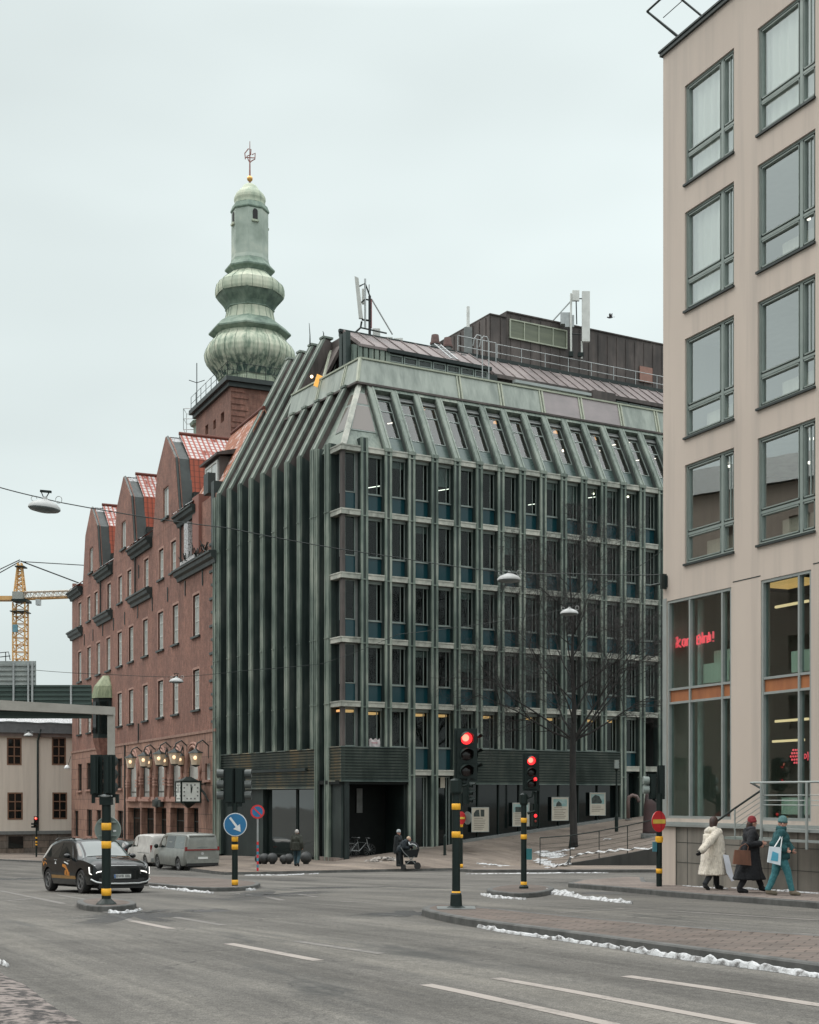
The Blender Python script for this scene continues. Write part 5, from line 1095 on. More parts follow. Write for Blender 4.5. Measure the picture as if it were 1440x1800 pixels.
part("neck", bulb_mesh([(1215, 160), (1245, 163), (1280, 172), (1300, 180)], 40), [DOME, DOME_D], tw, MS, smooth=True, angle=28)
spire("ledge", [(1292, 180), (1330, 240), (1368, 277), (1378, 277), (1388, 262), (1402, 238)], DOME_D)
def stained(name):
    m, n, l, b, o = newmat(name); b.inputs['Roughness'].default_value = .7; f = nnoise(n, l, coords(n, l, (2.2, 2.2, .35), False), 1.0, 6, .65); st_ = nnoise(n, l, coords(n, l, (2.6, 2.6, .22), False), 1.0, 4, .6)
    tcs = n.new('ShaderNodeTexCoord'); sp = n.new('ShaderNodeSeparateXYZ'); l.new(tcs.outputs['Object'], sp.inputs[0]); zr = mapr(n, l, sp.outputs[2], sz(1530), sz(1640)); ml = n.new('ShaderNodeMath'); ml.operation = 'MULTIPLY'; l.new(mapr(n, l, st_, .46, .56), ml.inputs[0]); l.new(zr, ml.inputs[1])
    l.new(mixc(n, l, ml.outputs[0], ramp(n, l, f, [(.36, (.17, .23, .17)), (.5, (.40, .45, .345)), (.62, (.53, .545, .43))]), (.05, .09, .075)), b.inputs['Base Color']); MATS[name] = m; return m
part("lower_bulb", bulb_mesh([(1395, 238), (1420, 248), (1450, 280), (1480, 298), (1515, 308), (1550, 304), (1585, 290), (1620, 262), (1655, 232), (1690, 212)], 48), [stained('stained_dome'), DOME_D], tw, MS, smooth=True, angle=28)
spire("fringe", [(1688, 212), (1700, 208), (1775, 222), (1790, 222)], DOME, 8)
fr_ = MB()
for k in range(8):
    a = Vector((math.cos(R(45 * k)), math.sin(R(45 * k)), 0)); b_ = Vector((math.cos(R(45 * k + 45)), math.sin(R(45 * k + 45)), 0))
    for j in range(9): p = a.lerp(b_, (j + .5) / 9); fr_.tube([p * sr(213) + Vector((0, 0, sz(1702))), p * sr(224) + Vector((0, 0, sz(1780)))], .05, 4)
part("fringe_ribs", fr_, DOME, tw, MS)
part("mast", MB().tube([(0, 0, sz(350)), (0, 0, sz(300)), (0, 0, sz(70))], [.09, .07, .025], 8), solid("red_mast", (.30, .12, .10), .5), tw, MS)
part("golden_ball", MB().ball((0, 0, sz(322)), sr(20)), solid("gilding", (.75, .42, .14), .35, .7), tw, MS, smooth=True)
wv = MB(); Z = lambda y: sz(y)
wv.tube([(-sr(30), 0, Z(190)), (-sr(34), 0, Z(150)), (-sr(10), 0, Z(120)), (sr(8), 0, Z(125)), (sr(6), 0, Z(160)), (-sr(20), 0, Z(170)), (-sr(10), 0, Z(195)), (0, 0, Z(215)), (sr(14), 0, Z(200)), (sr(34), 0, Z(190)), (sr(36), 0, Z(150)), (sr(14), 0, Z(160))], .045, 6)
wv.tube([(-sr(30), 0, Z(178)), (sr(34), 0, Z(182))], .04, 6)
part("weather_vane", wv, MATS["red_mast"], tw, T(cS.x, cS.y, 0))
for ang in range(8):
    t_ = R(45 * ang); r_ = sr(124) * math.cos(R(22.5)) + .01
    if ang % 2 == 0: continue
    Mo = MS @ RZ(t_ + R(22.5)); a_ = MB(); pts = [(r_ - .1, -.2, sz(640)), (r_ - .1, .2, sz(640))] + [(r_ - .1, .2 * math.cos(q), sz(585) + .22 * math.sin(q)) for q in [math.pi * i / 6 for i in range(7)]]
    part("lantern_window", MB().prism(pts, (.13, 0, 0)), BLACKM, tw, Mo); part("lantern_sill", MB().box(r_, r_ + .15, -.28, .28, sz(655), sz(642)), DOME, tw, Mo)
# tower gallery railing, small annex turret
railing_w = lambda x0, x1, y, nm: None
gr_ = MB()
for a, b_ in (((-TW - .3, -.35), (.3, -.35)), ((.3, -.35), (.3, 5))):
    for j in range(8): q = Vector((*a, zt_ + .45)).lerp(Vector((*b_, zt_ + .45)), j / 7); gr_.tube([q, q + Vector((0, 0, 1.1))], .025, 5)
    for hh in (.55, 1.1): gr_.tube([(*a, zt_ + .45 + hh), (*b_, zt_ + .45 + hh)], .02, 5)
part("gallery_railing", gr_, BLACKP, tw, MT)
p_ = TF.w(-TW - 1.6, 1.5, 0); ty = lambda y: EYE + (HY - y) / FPX * p_.y
part("stair_turret", MB().lathe([(1.25, ty(800)), (1.25, ty(752)), (1.5, ty(750)), (1.6, ty(745)), (1.2, ty(738)), (.7, ty(733)), (.1, ty(730))], 8), DOME_D, tw, T(p_.x, p_.y, 0))
cg = MB()
for dx in (-1.7, -.4, .9):
    for dy in (0, 1.6): cg.tube([(dx, dy, ty(755)), (dx, dy, ty(718))], .03, 4)
for zz in (755, 736, 718): cg.tube([(-1.7, 0, ty(zz)), (.9, 0, ty(zz)), (.9, 1.6, ty(zz)), (-1.7, 1.6, ty(zz)), (-1.7, 0, ty(zz))], .03, 4)
part("roof_cage", cg, GALV, tw, T(p_.x - .4, p_.y, 0))
part("radio_rod", MB().tube([(0, 0, 0), (0, 0, 3.2)], .035, 5).tube([(-.6, 0, 1.9), (0, 0, 1.7), (.6, 0, 1.9)], .03, 4), BLACKP, tw, T(*W(346, 712, 104)))

# ================================================================ BEIGE BUILDING
rb = thing("apartment_building", "tall beige rendered building with big grey-green framed windows and a stained concrete base", "building", RB.M @ T(0, 0, -.4)); MRB = RB.M
COLS = [(.9644, 2.99), (3.89, 5.92), (6.83, 8.86), (9.77, 11.8)]
ROWS = [(z, z + 2.57) for z in (17.98, 14.68, 11.38, 8.09)]
LOW = [(.17, 2.88), (4.01, 5.78), (6.9, 9.1)]
rh = [(a, b_, z0, z1) for a, b_ in COLS for z0, z1 in ROWS]
ZL0, ZL1 = 1.45, 7.22
rh += [(a, b_, ZL0, ZL1 + (.0)) for a, b_ in LOW]
w = MB(); wall_cells(w, 0, 13, 1.3, 21.8, rh, 0, .28); w.add([(0, 0, 1.3), (0, 12, 1.3), (0, 12, 21.8), (0, 0, 21.8)], [(3, 2, 1, 0)]); w.add([(0, 12, 1.3), (13, 12, 1.3), (13, 12, 21.8), (0, 12, 21.8)], [(3, 2, 1, 0)]); w.add([(13, 0, 1.3), (13, 12, 1.3), (13, 12, 21.8), (13, 0, 21.8)], [(0, 1, 2, 3)])
part("rendered_wall", w, BEIGE, rb, MRB)
part("corner_seam", MB().box(-.012, .16, -.012, .0, 1.45, 7.3), STEELL, rb, MRB)
jl = MB(); jl.box(2.95, 4.0, -.006, 0, 7.32, 7.345); jl.box(5.85, 6.9, -.006, 0, 7.32, 7.345); part("render_joint", jl, SILLD, rb, MRB)
part("roof_edge", MB().box(-.07, 13, -.07, .4, 21.8, 21.90).box(-.10, 13, -.10, .4, 21.90, 21.95), SILLD, rb, MRB)
part("roof_slab", MB().box(-.1, 13, .4, 12, 21.6, 21.9), GREYP, rb, MRB)
rl2 = MB()
for i, x in enumerate((.3, 1.35, 2.4, 3.5, 4.6)):
    rl2.tube([(x + .35, .1, 21.95), (x - .25, -.55, 22.85)], .028, 6)
rl2.tube([(.05, -.55, 22.85), (4.6, -.55, 22.85)], .03, 6); rl2.tube([(.5, -.35, 22.5), (4.6, -.35, 22.5)], .012, 5); rl2.tube([(.65, .1, 21.98), (.05, -.55, 22.85)], .03, 6)
part("roof_railing", rl2, SILLD, rb, MRB)
# upper windows
BLINDL = solid("pale_curtain", (.74, .75, .71), .9, col2=(.66, .67, .63), sc=(3, 3, .15)); CEIL = solid("office_ceiling", (.55, .55, .52), .9)
def rwin(curt):
    f = MB(); Wd = 2.028; H_ = 2.57; M0 = MRB @ T(0, 0, -60)
    frame_bars(f, 0, Wd, 0, H_, .055, .1, .05, vs=(1.50,), bw=.10); f.box(.055, 1.45, .065, .155, .74, .81); f.box(1.55, Wd - .055, .06, .155, .74, .80)
    for (xa, xb, za, zb2) in ((.085, 1.42, .84, H_ - .08), (1.58, Wd - .085, .83, H_ - .08), (.08, 1.43, .08, .72), (1.57, Wd - .08, .08, .72)):
        f.box(xa, xa + .02, .05, .14, za, zb2); f.box(xb - .02, xb, .05, .14, za, zb2); f.box(xa, xb, .05, .14, za, za + .03); f.box(xa, xb, .05, .14, zb2 - .03, zb2)
    f.box(1.74, 1.775, .1, .16, .84, H_ - .1)
    o = part("window", f, STEELG, rb, M0, label=None); part("pane", MB().box(.08, Wd - .08, .115, .125, .08, H_ - .08), SGLASS, o, M0)
    part("sill", MB().box(-.02, Wd + .02, -.06, .1, -.06, -.005), SILLD, o, M0)
    if curt:
        c = MB(); c.grid(lambda u, v: (.08 + (Wd - .16) * u, .24 + .03 * math.sin(u * 40), .05 + 2.5 * v), 60, 1); part("curtain", c, BLINDL, o, M0)
    return o
for ci, (a, b_) in enumerate(COLS):
    for ri_, (z0, z1) in enumerate(ROWS):
        if (ci, ri_) == (0, 0): pass
pro = {True: rwin(True), False: rwin(False)}
for ci, (a, b_) in enumerate(COLS):
    for ri_, (z0, z1) in enumerate(ROWS): copy_tree(pro[ri_ < 2 and not (ci == 1 and ri_ == 1)], MRB @ T(a, 0, z0), rb)
for o in pro.values():
    for ch in list(KIDS[o.name]): bpy.data.objects.remove(ch)
    KIDS[rb.name].remove(o); bpy.data.objects.remove(o)
ii = MB()
for ri_, (z0, z1) in enumerate(ROWS): ii.box(.5, 12.8, .5, 5.2, z1 + .12, z1 + .3)
part("ceiling", ii, CEIL, rb, MRB)
ii = MB()
for z in (20.9, 17.6, 14.3, 11.0, 7.7): ii.box(.3, 12.8, .3, 5.2, z - .03, z + .1)
ii.box(.4, 12.8, 5.0, 5.2, 1.3, 21); 
part("interior", ii, solid("beige_house_inside", (.10, .145, .135), .9, col2=(.06, .09, .085), sc=(.45, .45, .45)), rb, MRB)
RAD = solid("radiator_white", (.62, .60, .50), .5, col2=(.54, .52, .43), sc=(12, 12, .1))
for ci, (a, b_) in enumerate(COLS[:3]):
    for ri_, (z0, z1) in enumerate(ROWS):
        if ri_ >= 2 or (ci == 1 and ri_ == 1): part("radiator", MB().box(a + .55, b_, .30, .42, z0 + .05, z0 + .52), RAD, rb, MRB)
def rlamp(px, py, ly, r, me=None): part("ceiling_lamp", MB().lathe([(r, 0), (r, .05), (.01, .06)], 20), WHITEL, rb, MRB @ T(RB.tx(px, ly), ly, RB.tz(px, py, ly)))
rlamp(1386, 331, 2.2, .17); rlamp(1421, 386, 1.0, .055); rlamp(1284, 821, 1.2, .06); rlamp(1427, 773, 1.0, .05); rlamp(1425, 815, 1.0, .06)
# tall lower windows
for i, (a, b_) in enumerate(LOW):
    f = MB(); vs = {0: (1.13, 2.48), 1: (5.33,), 2: (8.2,)}[i]
    frame_bars(f, a, b_, ZL0, ZL1, .07, .14, .02, vs=vs, hs=(4.86, 4.5), bw=.06); o = part("tall_window", f, STEELL, rb, MRB)
    part("pane", MB().box(a + .06, b_ - .06, .1, .112, ZL0 + .06, 4.48), RGLASS, o, MRB); part("pane", MB().box(a + .06, b_ - .06, .1, .112, 4.88, ZL1 - .06), RGLASS, o, MRB)
    part("spandrel", MB().box(a + .07, b_ - .07, .07, .16, 4.53, 4.83), solid("rusty_wood_panel", (.36, .135, .05), .6, col2=(.24, .085, .035), sc=(2.5, 2.5, .8), detail=8), o, MRB)
    sf_ = solid("sofa_pale", (.50, .53, .44), .8)
    if i == 0: part("radiator", MB().box(1.35, 2.42, .3, .5, 4.95, 5.45).box(1.4, 2.9, .6, 1.2, 5.0, 5.8), RAD, rb, MRB); part("inner_column", MB().lathe([(.09, 1.4), (.09, 7.2)], 12), CEIL, rb, MRB @ T(.85, .6, 0))
    if i == 1: part("radiator", MB().box(4.75, 5.78, .3, .45, 4.95, 5.45), RAD, rb, MRB); part("radiator", MB().box(4.4, 5.7, .3, .45, 1.6, 2.0), RAD, rb, MRB)
lt = MB(); lt.box(-.6, .6, -.03, .03, -.03, .03); lt_me = lt.mesh("tube_lamp", glow("tube_glow", (1, .68, .38), 1.15)); 
for px, py, ly in [(1392, 1062, 1.2), (1392, 1266, 1.2), (1386, 1302, 2.2)]: part("tube_lamp", lt_me, None, rb, MRB @ T(RB.tx(px, ly), ly, RB.tz(px, py, ly)))
part("ceiling_lamp", MB().box(-.55, .55, -.3, .3, -.06, .06), glow("amber_ceiling", (1, .55, .2), .7), rb, MRB @ T(RB.tx(1395, 1.3), 1.3, RB.tz(1395, 1025, 1.3)))
# red neon writing and dotted emblem behind the panes
NEON = glow("red_neon", (1.0, .10, .13), 1.0)
nm = MB(); ly = .35; x0 = RB.tx(1182, ly); x1 = RB.tx(1261, ly); zc = RB.tz(1220, 1124, ly); n_ = 8; rr = random.Random(9)
strokes = {0: [[(.9, 1), (.1, .9), (.2, .55), (.9, .45), (.8, .05), (.05, 0)]], 1: [[(.1, 0), (.1, 1.1)], [(.8, .8), (.1, .35), (.9, 0)]], 2: [[(.8, .7), (.2, .7), (.1, .2), (.5, 0), (.8, .3), (.8, .7), (.85, 0)]], 3: [[(.1, 0), (.1, .7), (.6, .7), (.8, .5), (.8, 0)]], 5: [[(.1, 0), (.8, 0), (.9, .5), (.6, .9), (.1, .8), (.1, 0)], [(.3, .45), (.9, .5)]], 6: [[(.15, 0), (.15, 1.1)], [(.6, 0), (.6, .7), (.95, .65)]], 7: [[(.1, .7), (.1, 0), (.8, .1), (.8, .75)], [(.5, 1), (.5, .2)]], 8: [[(.3, 1), (.3, .3)], [(.3, .1), (.3, 0)]], 4: [[(.5, 0), (.2, .3), (.5, .7)]]}
wl_ = (x1 - x0) / 9
for i, ss in strokes.items():
    for s_ in ss: nm.tube([(x0 + (i + p[0] * .85) * wl_, ly, zc - .14 + p[1] * .26) for p in s_], .028, 6)
part("neon_writing", nm, NEON, rb, MRB)
dm_ = MB(); cx_ = RB.tx(1399, ly); cz_ = RB.tz(1399, 1330, ly)
for r_, n2 in ((0, 4), (1, 5), (2, 4), (3, 2), (-1, 3)):
    for k in range(n2): dm_.tube([(cx_ + (k - (n2 - 1) / 2) * .085, ly - .01, cz_ - r_ * .075 + .08), (cx_ + (k - (n2 - 1) / 2) * .085, ly + .01, cz_ - r_ * .075 + .08)], .026, 8)
part("dotted_emblem", dm_, NEON, rb, MRB)
b3 = MB(); x3 = RB.tx(1415, ly); b3.tube([(x3 - .06, ly, cz_ + .1), (x3 - .02, ly, cz_), (x3 - .06, ly, cz_ - .12)], .014, 5); b3.tube([(x3 + .06 * math.cos(t), ly, cz_ + .05 * math.sin(t)) for t in [i * .7 for i in range(10)]], .014, 5); b3.tube([(x3 + .1, ly, cz_ + .1), (x3 + .12, ly, cz_), (x3 + .1, ly, cz_ - .1)], .014, 5); part("neon_writing", b3, NEON, rb, MRB)
# base wall, ledge, joints
bw = MB(); bw.box(0.0, 13, -.02, 11.9, -1.0, 1.24); part("base_wall", bw, CONC, rb, MRB)
bj = MB()
for x in (.62, 1.1, 2.2, 3.25, 4.3, 5.35, 6.4): bj.box(x, x + .012, -.026, -.019, -1, 1.2)
for z in (.82, .3): bj.box(.62, 8, -.026, -.019, z, z + .012)
part("base_joints", bj, SILLD, rb, MRB)
bc = MB(); bc.box(-.02, .6, -.035, -.015, -1, 1.22); part("corner_slabs", bc, BEIGE, rb, MRB)
part("ledge", MB().box(-.04, 13, -.12, .06, 1.24, 1.31).box(-.03, 13, -.08, .06, 1.31, 1.36), STEELL, rb, MRB)
wb = part("wire_bracket", MB().box(-.04, .04, -.16, 0, 7.55, 7.95).box(-.09, .09, -.03, 0, 7.6, 7.9).tube([(0, -.12, 7.7), (-.3, -.25, 7.68)], .03, 6), GREEN_D, rb, MRB @ T(.12, 0, 0))
# entrance platform with stair rail
pf = thing("entrance_stairs", "steel landing with thin grey railings and a slanting handrail against the beige building", "stairs", MRB @ T(3.8, -.9, -.2)); 
xP = 3.45
yR = -.75; RZp = lambda px, py: RB.tz(px, py, yR); xP = RB.tx(1341, yR)
part("landing", MB().box(xP, 9, yR, -.25, 1.22, 1.29).box(xP, 9, yR - .04, yR, 1.0, 1.06), STEELL, pf, MRB)
for x in (xP, RB.tx(1421, yR), RB.tx(1421, yR) * 2 - xP, RB.tx(1421, yR) * 3 - 2 * xP): part("post", MB().box(x - .028, x + .028, yR - .06, yR - .02, .85, RZp(1341, 1376)), STEELL, pf, MRB)
zH = RZp(1341, 1376)
part("handrail", MB().tube([(RB.tx(1320, yR), yR, RZp(1320, 1376)), (9, yR, zH)], .026, 8), STEELL, pf, MRB)
for py in (1398, 1407, 1415): part("rail_bar", MB().tube([(xP, yR, RZp(1341, py)), (9, yR, RZp(1341, py))], .012, 6), STEELL, pf, MRB)
q = [(RB.tx(px, yR), yR, RZp(px, py)) for px, py in ((1320, 1376), (1338, 1386), (1336, 1391), (1292, 1421), (1262, 1443))]
part("handrail", MB().tube(q, .026, 8), SILLD, pf, MRB)
for px, py in ((1292, 1421), (1338, 1388)): part("post", MB().tube([(RB.tx(px, yR), yR, RZp(px, py)), (RB.tx(px, yR), yR, 1.0)], .02, 6), STEELL, pf, MRB)
for k in range(4): part("rail_bar", MB().tube([(RB.tx(1338, yR), yR, RZp(1338, 1400 + 9 * k)), (RB.tx(1290, yR), yR, RZp(1290, 1432 + 9 * k))], .009, 5), STEELL, pf, MRB)
part("step", MB().box(RB.tx(1300, -.3), xP, yR, -.25, 1.0, 1.06), STEELG, pf, MRB)

# ================================================================ PALE HOUSE FAR LEFT
ch_ = thing("house", "long cream house with brown windows and snow along its roof edge", "house", CB.M @ T(-10, 0, -3.3)); MC = CB.M
def cp(px, py): return CB.tx(px), CB.tz(px, py)
hl = []
for px0, px1, y0, y1 in [(12, 38, 1297, 1345), (91, 116, 1296, 1345), (13, 40, 1393, 1441), (92, 118, 1393, 1440), (-60, -34, 1297, 1345), (-60, -34, 1393, 1441)]:
    a, b_ = CB.tx(px0), CB.tx(px1); hl.append((a, b_, CB.tz((px0 + px1) / 2, y1), CB.tz((px0 + px1) / 2, y0)))
zbase = CB.tz(60, 1461); zeave = CB.tz(60, 1289)
w = MB(); wall_cells(w, -34, 5, zbase, zeave, hl, 0, .25); w.add([(5, 0, zbase), (5, 9, zbase), (5, 9, zeave), (5, 0, zeave)], [(0, 1, 2, 3)]); part("rendered_wall", w, CREAM, ch_, MC)
part("eave_cornice", MB().box(-34, 5.3, -.5, .2, zeave, CB.tz(60, 1272)), solid("grey_cornice", (.13, .14, .145), .7, col2=(.10, .11, .115)), ch_, MC)
part("eave_band", MB().box(-34, 5.2, -.25, .1, zeave - .35, zeave), solid("brown_band", (.22, .18, .165), .8), ch_, MC)
part("snow_on_roof", MB().grid(lambda u, v: (-34 + 39 * u, -.6 + 1.6 * v, CB.tz(60, 1272) + .1 + .5 * v + .1 * noise.noise(Vector((u * 30, v, 0)))), 80, 3), SNOW, ch_, MC, smooth=True)
part("roof", MB().prism([(-34, -.4, CB.tz(60, 1272)), (-34, 4.5, CB.tz(60, 1272) + .9), (-34, 9.4, CB.tz(60, 1272))], (39, 0, 0)), GREYP, ch_, MC)
part("stone_base", MB().box(-34, 5.05, -.15, 9, -4.2, zbase), bricky("rough_stone", (.19, .15, .12), (.13, .115, .10), (.07, .06, .05), 1.6, .7, .03, noise_s=.8), ch_, MC)
part("base_ledge", MB().box(-34, 5.1, -.28, 0, zbase - .3, zbase + .02), GREYP, ch_, MC)
BRW = solid("brown_window_paint", (.19, .10, .06), .6, col2=(.14, .08, .05))
for a, b_, c, d in hl:
    fr = MB(); frame_bars(fr, a, b_, c, d, .13, .12, -.02, vs=((a + b_) / 2,), hs=(c + (d - c) * .66, c + (d - c) * .33), bw=.1); o = part("window", fr, BRW, ch_, MC); part("pane", MB().box(a + .1, b_ - .1, .05, .06, c + .1, d - .1), DGLASS, o, MC)
a, b_ = CB.tx(14), CB.tx(40); part("basement_window", MB().box(a, b_, -.2, -.14, CB.tz(27, 1491), CB.tz(27, 1470)), DGLASS, ch_, MC)
x = CB.tx(66); part("downpipe", MB().tube([(x + .2, -.45, zeave + .4), (x + .1, -.4, zeave - .1), (x, -.12, zeave - .7), (x, -.12, zbase)], .1, 8), GREEN_D, ch_, MC)

# neighbour across the street, beyond the left edge of the view (seen in the window reflections)
nb = thing("neighbour_building", "pinkish rendered building across the street, beyond the left edge of the view", "building", T(-46, 30, -.5)); Fn = Frame(-34, 22, -.25, 1.0); Fn.M = Fn.M
Mn = Matrix(((0, -1, 0, -36), (1, 0, 0, 14), (0, 0, 1, 0), (0, 0, 0, 1))); w = MB(); hn = [(x, x + 1.3, z, z + 2.0) for x in range(2, 62, 4) for z in (2.5, 6.0, 9.5, 13.0, 16.5)]
wall_cells(w, 0, 64, -2, 20.5, hn, 0, .3, RZ(0)); w.box(0, 64, .6, 14, -2, 20.4); part("rendered_wall", w, vcol("pink_render", (.33, .26, .215), (.29, .23, .19), (.24, .19, .16)), nb, Mn); part("roof", MB().prism([(-.5, -.5, 20.5), (-.5, 7, 24), (-.5, 14.5, 20.5)], (65, 0, 0)), SILLD, nb, Mn)
# ================================================================ STREET OBJECTS
LENSD = solid("dark_lens", (.02, .012, .012), .2); REDL = glow("red_signal", (1.0, .03, .035), 1.6); REDC = glow("red_signal_core", (1.0, .30, .20), 1.7)
SIGNB = solid("sign_blue", (.02, .16, .33), .45, col2=(.018, .13, .28)); SIGNW = solid("sign_white", (.72, .74, .74), .5); SIGNR = solid("sign_red", (.62, .03, .035), .45, col2=(.52, .025, .03)); SIGNY = solid("sign_yellow", (.80, .55, .09), .5); SIGNG = solid("sign_back_grey", (.16, .20, .185), .5, col2=(.13, .165, .15))
def disc(mb, r, y0, y1, n=32, M=None): return mb.prism([(r * math.cos(2 * math.pi * k / n), y0, r * math.sin(2 * math.pi * k / n)) for k in range(n)], (0, y1 - y0, 0), M)
def head(t, M, lit=0, board=True, s=1.0, n=3, lens_r=.10):
    """three-lamp signal head facing local -y, z measured from its top"""
    hb = MB(); w = .17 * s; h = .30 * s
    hb.box(-w, w, 0, .2 * s, -n * h, 0); hb.box(-w * .9, w * .9, .2 * s, .26 * s, -n * h + .03, -.03)
    for i in range(n - 1): hb.box(-w - .008, w + .008, -.01, .2 * s, -(i + 1) * h - .012, -(i + 1) * h + .012)
    if board: hb.box(-w - .05 * s, w + .05 * s, .06 * s, .08 * s, -n * h - .04, .04)
    o = part("signal_head", hb, BLACKP, t, M)
    for i in range(n):
        zc = -(i + .5) * h; r = lens_r * s * 1.15
        part("lens", MB().ball((0, -.005, zc), (r, .03, r), 16, 8), REDL if i == lit else LENSD, o, M, smooth=True)
        if i == lit: part("lamp_glow", MB().ball((-.02 * s, -.03, zc + .01), (r * .6, .02, r * .6), 12, 6), REDC, o, M, smooth=True)
        vs = []; K = 14; L = .24 * s                       # visor: open tube cut away below
        for j in range(K + 1):
            a = R(-35 + 250 * j / K); q = r * 1.12
            l_ = L * (1 if 20 < -35 + 250 * j / K < 160 else .45)
            vs += [(q * math.cos(a), 0, zc + q * math.sin(a)), (q * math.cos(a), -l_, zc + q * math.sin(a) - .02 * s), (q * .93 * math.cos(a), -l_, zc + q * .93 * math.sin(a) - .02 * s), (q * .93 * math.cos(a), 0, zc + q * .93 * math.sin(a))]
        part("visor", MB().add(vs, [(4 * j + e, 4 * j + 4 + e, 4 * j + 4 + (e + 1) % 4, 4 * j + (e + 1) % 4) for j in range(K) for e in range(3)]), BLACKP, o, M, smooth=False)
    return o
def bands(t, zs, r, M, h=.2): 
    for z in zs: part("yellow_band", MB().lathe([(r, z - h / 2), (r + .006, z - h / 2 + .005), (r + .006, z + h / 2 - .005), (r, z + h / 2)], 16, caps=False), YEL, t, M, smooth=True)
def pole(t, h, r, M, z0=0, base=True, n=14):
    part("pole", MB().lathe([(r * 1.02, z0), (r, z0 + .1), (r * .95, h)], n), BLACKP, t, M, smooth=True, angle=40)
    if base: part("base", MB().lathe([(r * 2.4, z0), (r * 2.4, z0 + .02), (r * 1.5, z0 + .05), (r * 1.35, z0 + .26), (r, z0 + .3)], 14), BLACKP, t, M)
def toward(P, off=0): return RZ(math.atan2(-P.x, P.y) + off)       # local -y faces the camera
SCL = FPX
# --- near signal on the big island
P = gp(802, 1597, .13); Yp = P.y; u = Yp / FPX
t = thing("traffic_light", "tall traffic light with a shining red lamp, on the nearest paved island", "traffic light", T(*P), "traffic lights"); Mt = T(*P)
zz = lambda py: (1597 - py) * u
pole(t, zz(1372), .075, Mt); bands(t, [zz(1572), zz(1467), zz(1418)], .076, Mt, .115 * 1.0)
part("base_plate", MB().box(-.35, .35, -.3, .3, -.01, .02), GREYP, t, Mt)
part("control_box", MB().lathe([(.11, zz(1395)), (.12, zz(1392)), (.12, zz(1372)), (.09, zz(1370)), (.03, zz(1368))], 10), BLACKP, t, Mt)
part("bracket", MB().tube([(0, 0, zz(1385)), (.2, 0, zz(1380)), (.24, .02, zz(1368))], .03, 6).tube([(0, 0, zz(1376)), (.2, .02, zz(1376))], .025, 6), BLACKP, t, Mt)
head(t, T(P.x + (820 - 802) * u, P.y, P.z + zz(1284)) @ RZ(R(-14)) @ RZ(R(22)), 0, True, .98)
head(t, T(P.x + (829 - 802) * u, P.y + .35, P.z + zz(1285)) @ RZ(R(58)), 0, False, .9)
# --- middle signal
P = gp(921, 1562, .12); u = P.y / FPX; Mt = T(*P); zz = lambda py: (1562 - py) * u
t = thing("traffic_light", "traffic light with a glowing red lamp on the small snowy island, bike light below it", "traffic light", Mt, "traffic lights")
pole(t, zz(1400), .075, Mt, base=False); bands(t, [zz(1554), zz(1471), zz(1442)], .076, Mt, .12); part("base", MB().lathe([(.12, 0), (.12, .05), (.08, .1)], 12), BLACKP, t, Mt)
part("cap", MB().lathe([(.09, zz(1415)), (.11, zz(1412)), (.11, zz(1397)), (.05, zz(1394))], 12), BLACKP, t, Mt)
head(t, T(P.x + (934 - 921) * u, P.y, P.z + zz(1327)) @ RZ(R(4)), 0, True, .98)
part("bracket", MB().tube([(0, 0, zz(1405)), (.2, 0, zz(1400)), (.25, 0, zz(1390))], .035, 6).tube([(.1, .03, zz(1430)), (.3, .05, zz(1425)), (.3, .05, zz(1392))], .04, 6), BLACKP, t, Mt)
M2 = T(P.x + (942 - 921) * u, P.y + .1, P.z + zz(1415)) @ RZ(R(20)); o = part("bicycle_signal", MB().box(-.07, .07, 0, .1, -.55, .03), BLACKP, t, M2)
part("lens", MB().ball((0, -.01, -.28), (.045, .02, .045), 10, 6), REDL, o, M2, smooth=True); part("lens", MB().ball((0, -.01, -.42), (.035, .02, .035), 10, 6), solid("dull_red_lens", (.25, .03, .02), .3), o, M2, smooth=True)
part("side_lamp", MB().ball((0, 0, 0), (.045, .03, .05), 10, 6), REDL, t, T(P.x + (941 - 921) * u, P.y - .05, P.z + zz(1370)), smooth=True)
part("push_button_box", MB().box(.06, .2, -.1, .1, zz(1511), zz(1492)), solid("teal_box", (.02, .16, .17), .5, col2=(.015, .12, .13)), t, Mt)
# --- signal behind the near one, with a small no-entry sign
P = gp(811, 1530, .12); P = sp_(811, 1528); u = P.y / FPX; Mt = T(*P); zz = lambda py: (1528 - py) * u
t = thing("traffic_light", "farther traffic light seen sideways, half hidden behind the nearest signal pole", "traffic light", Mt, "traffic lights")
pole(t, zz(1385), .075, Mt, base=False, n=10); bands(t, [zz(1522), zz(1470), zz(1451)], .077, Mt, .16)
head(t, T(P.x + (826 - 811) * u, P.y, P.z + zz(1374)) @ RZ(R(75)), -1, True, 1.15)
part("round_sign", disc(MB(), .30, -.02, .0), SIGNR, t, T(P.x - .0, P.y - .1, P.z + zz(1438)) @ RZ(R(50))); part("sign_bar", MB().box(-.22, .22, -.03, -.02, -.05, .05), SIGNY, t, T(P.x, P.y - .1, P.z + zz(1438)) @ RZ(R(50)))
part("round_sign_back", disc(MB(), .30, 0, .02), SIGNG, t, T(P.x + .28, P.y, P.z + zz(1438)) @ RZ(R(-55)))
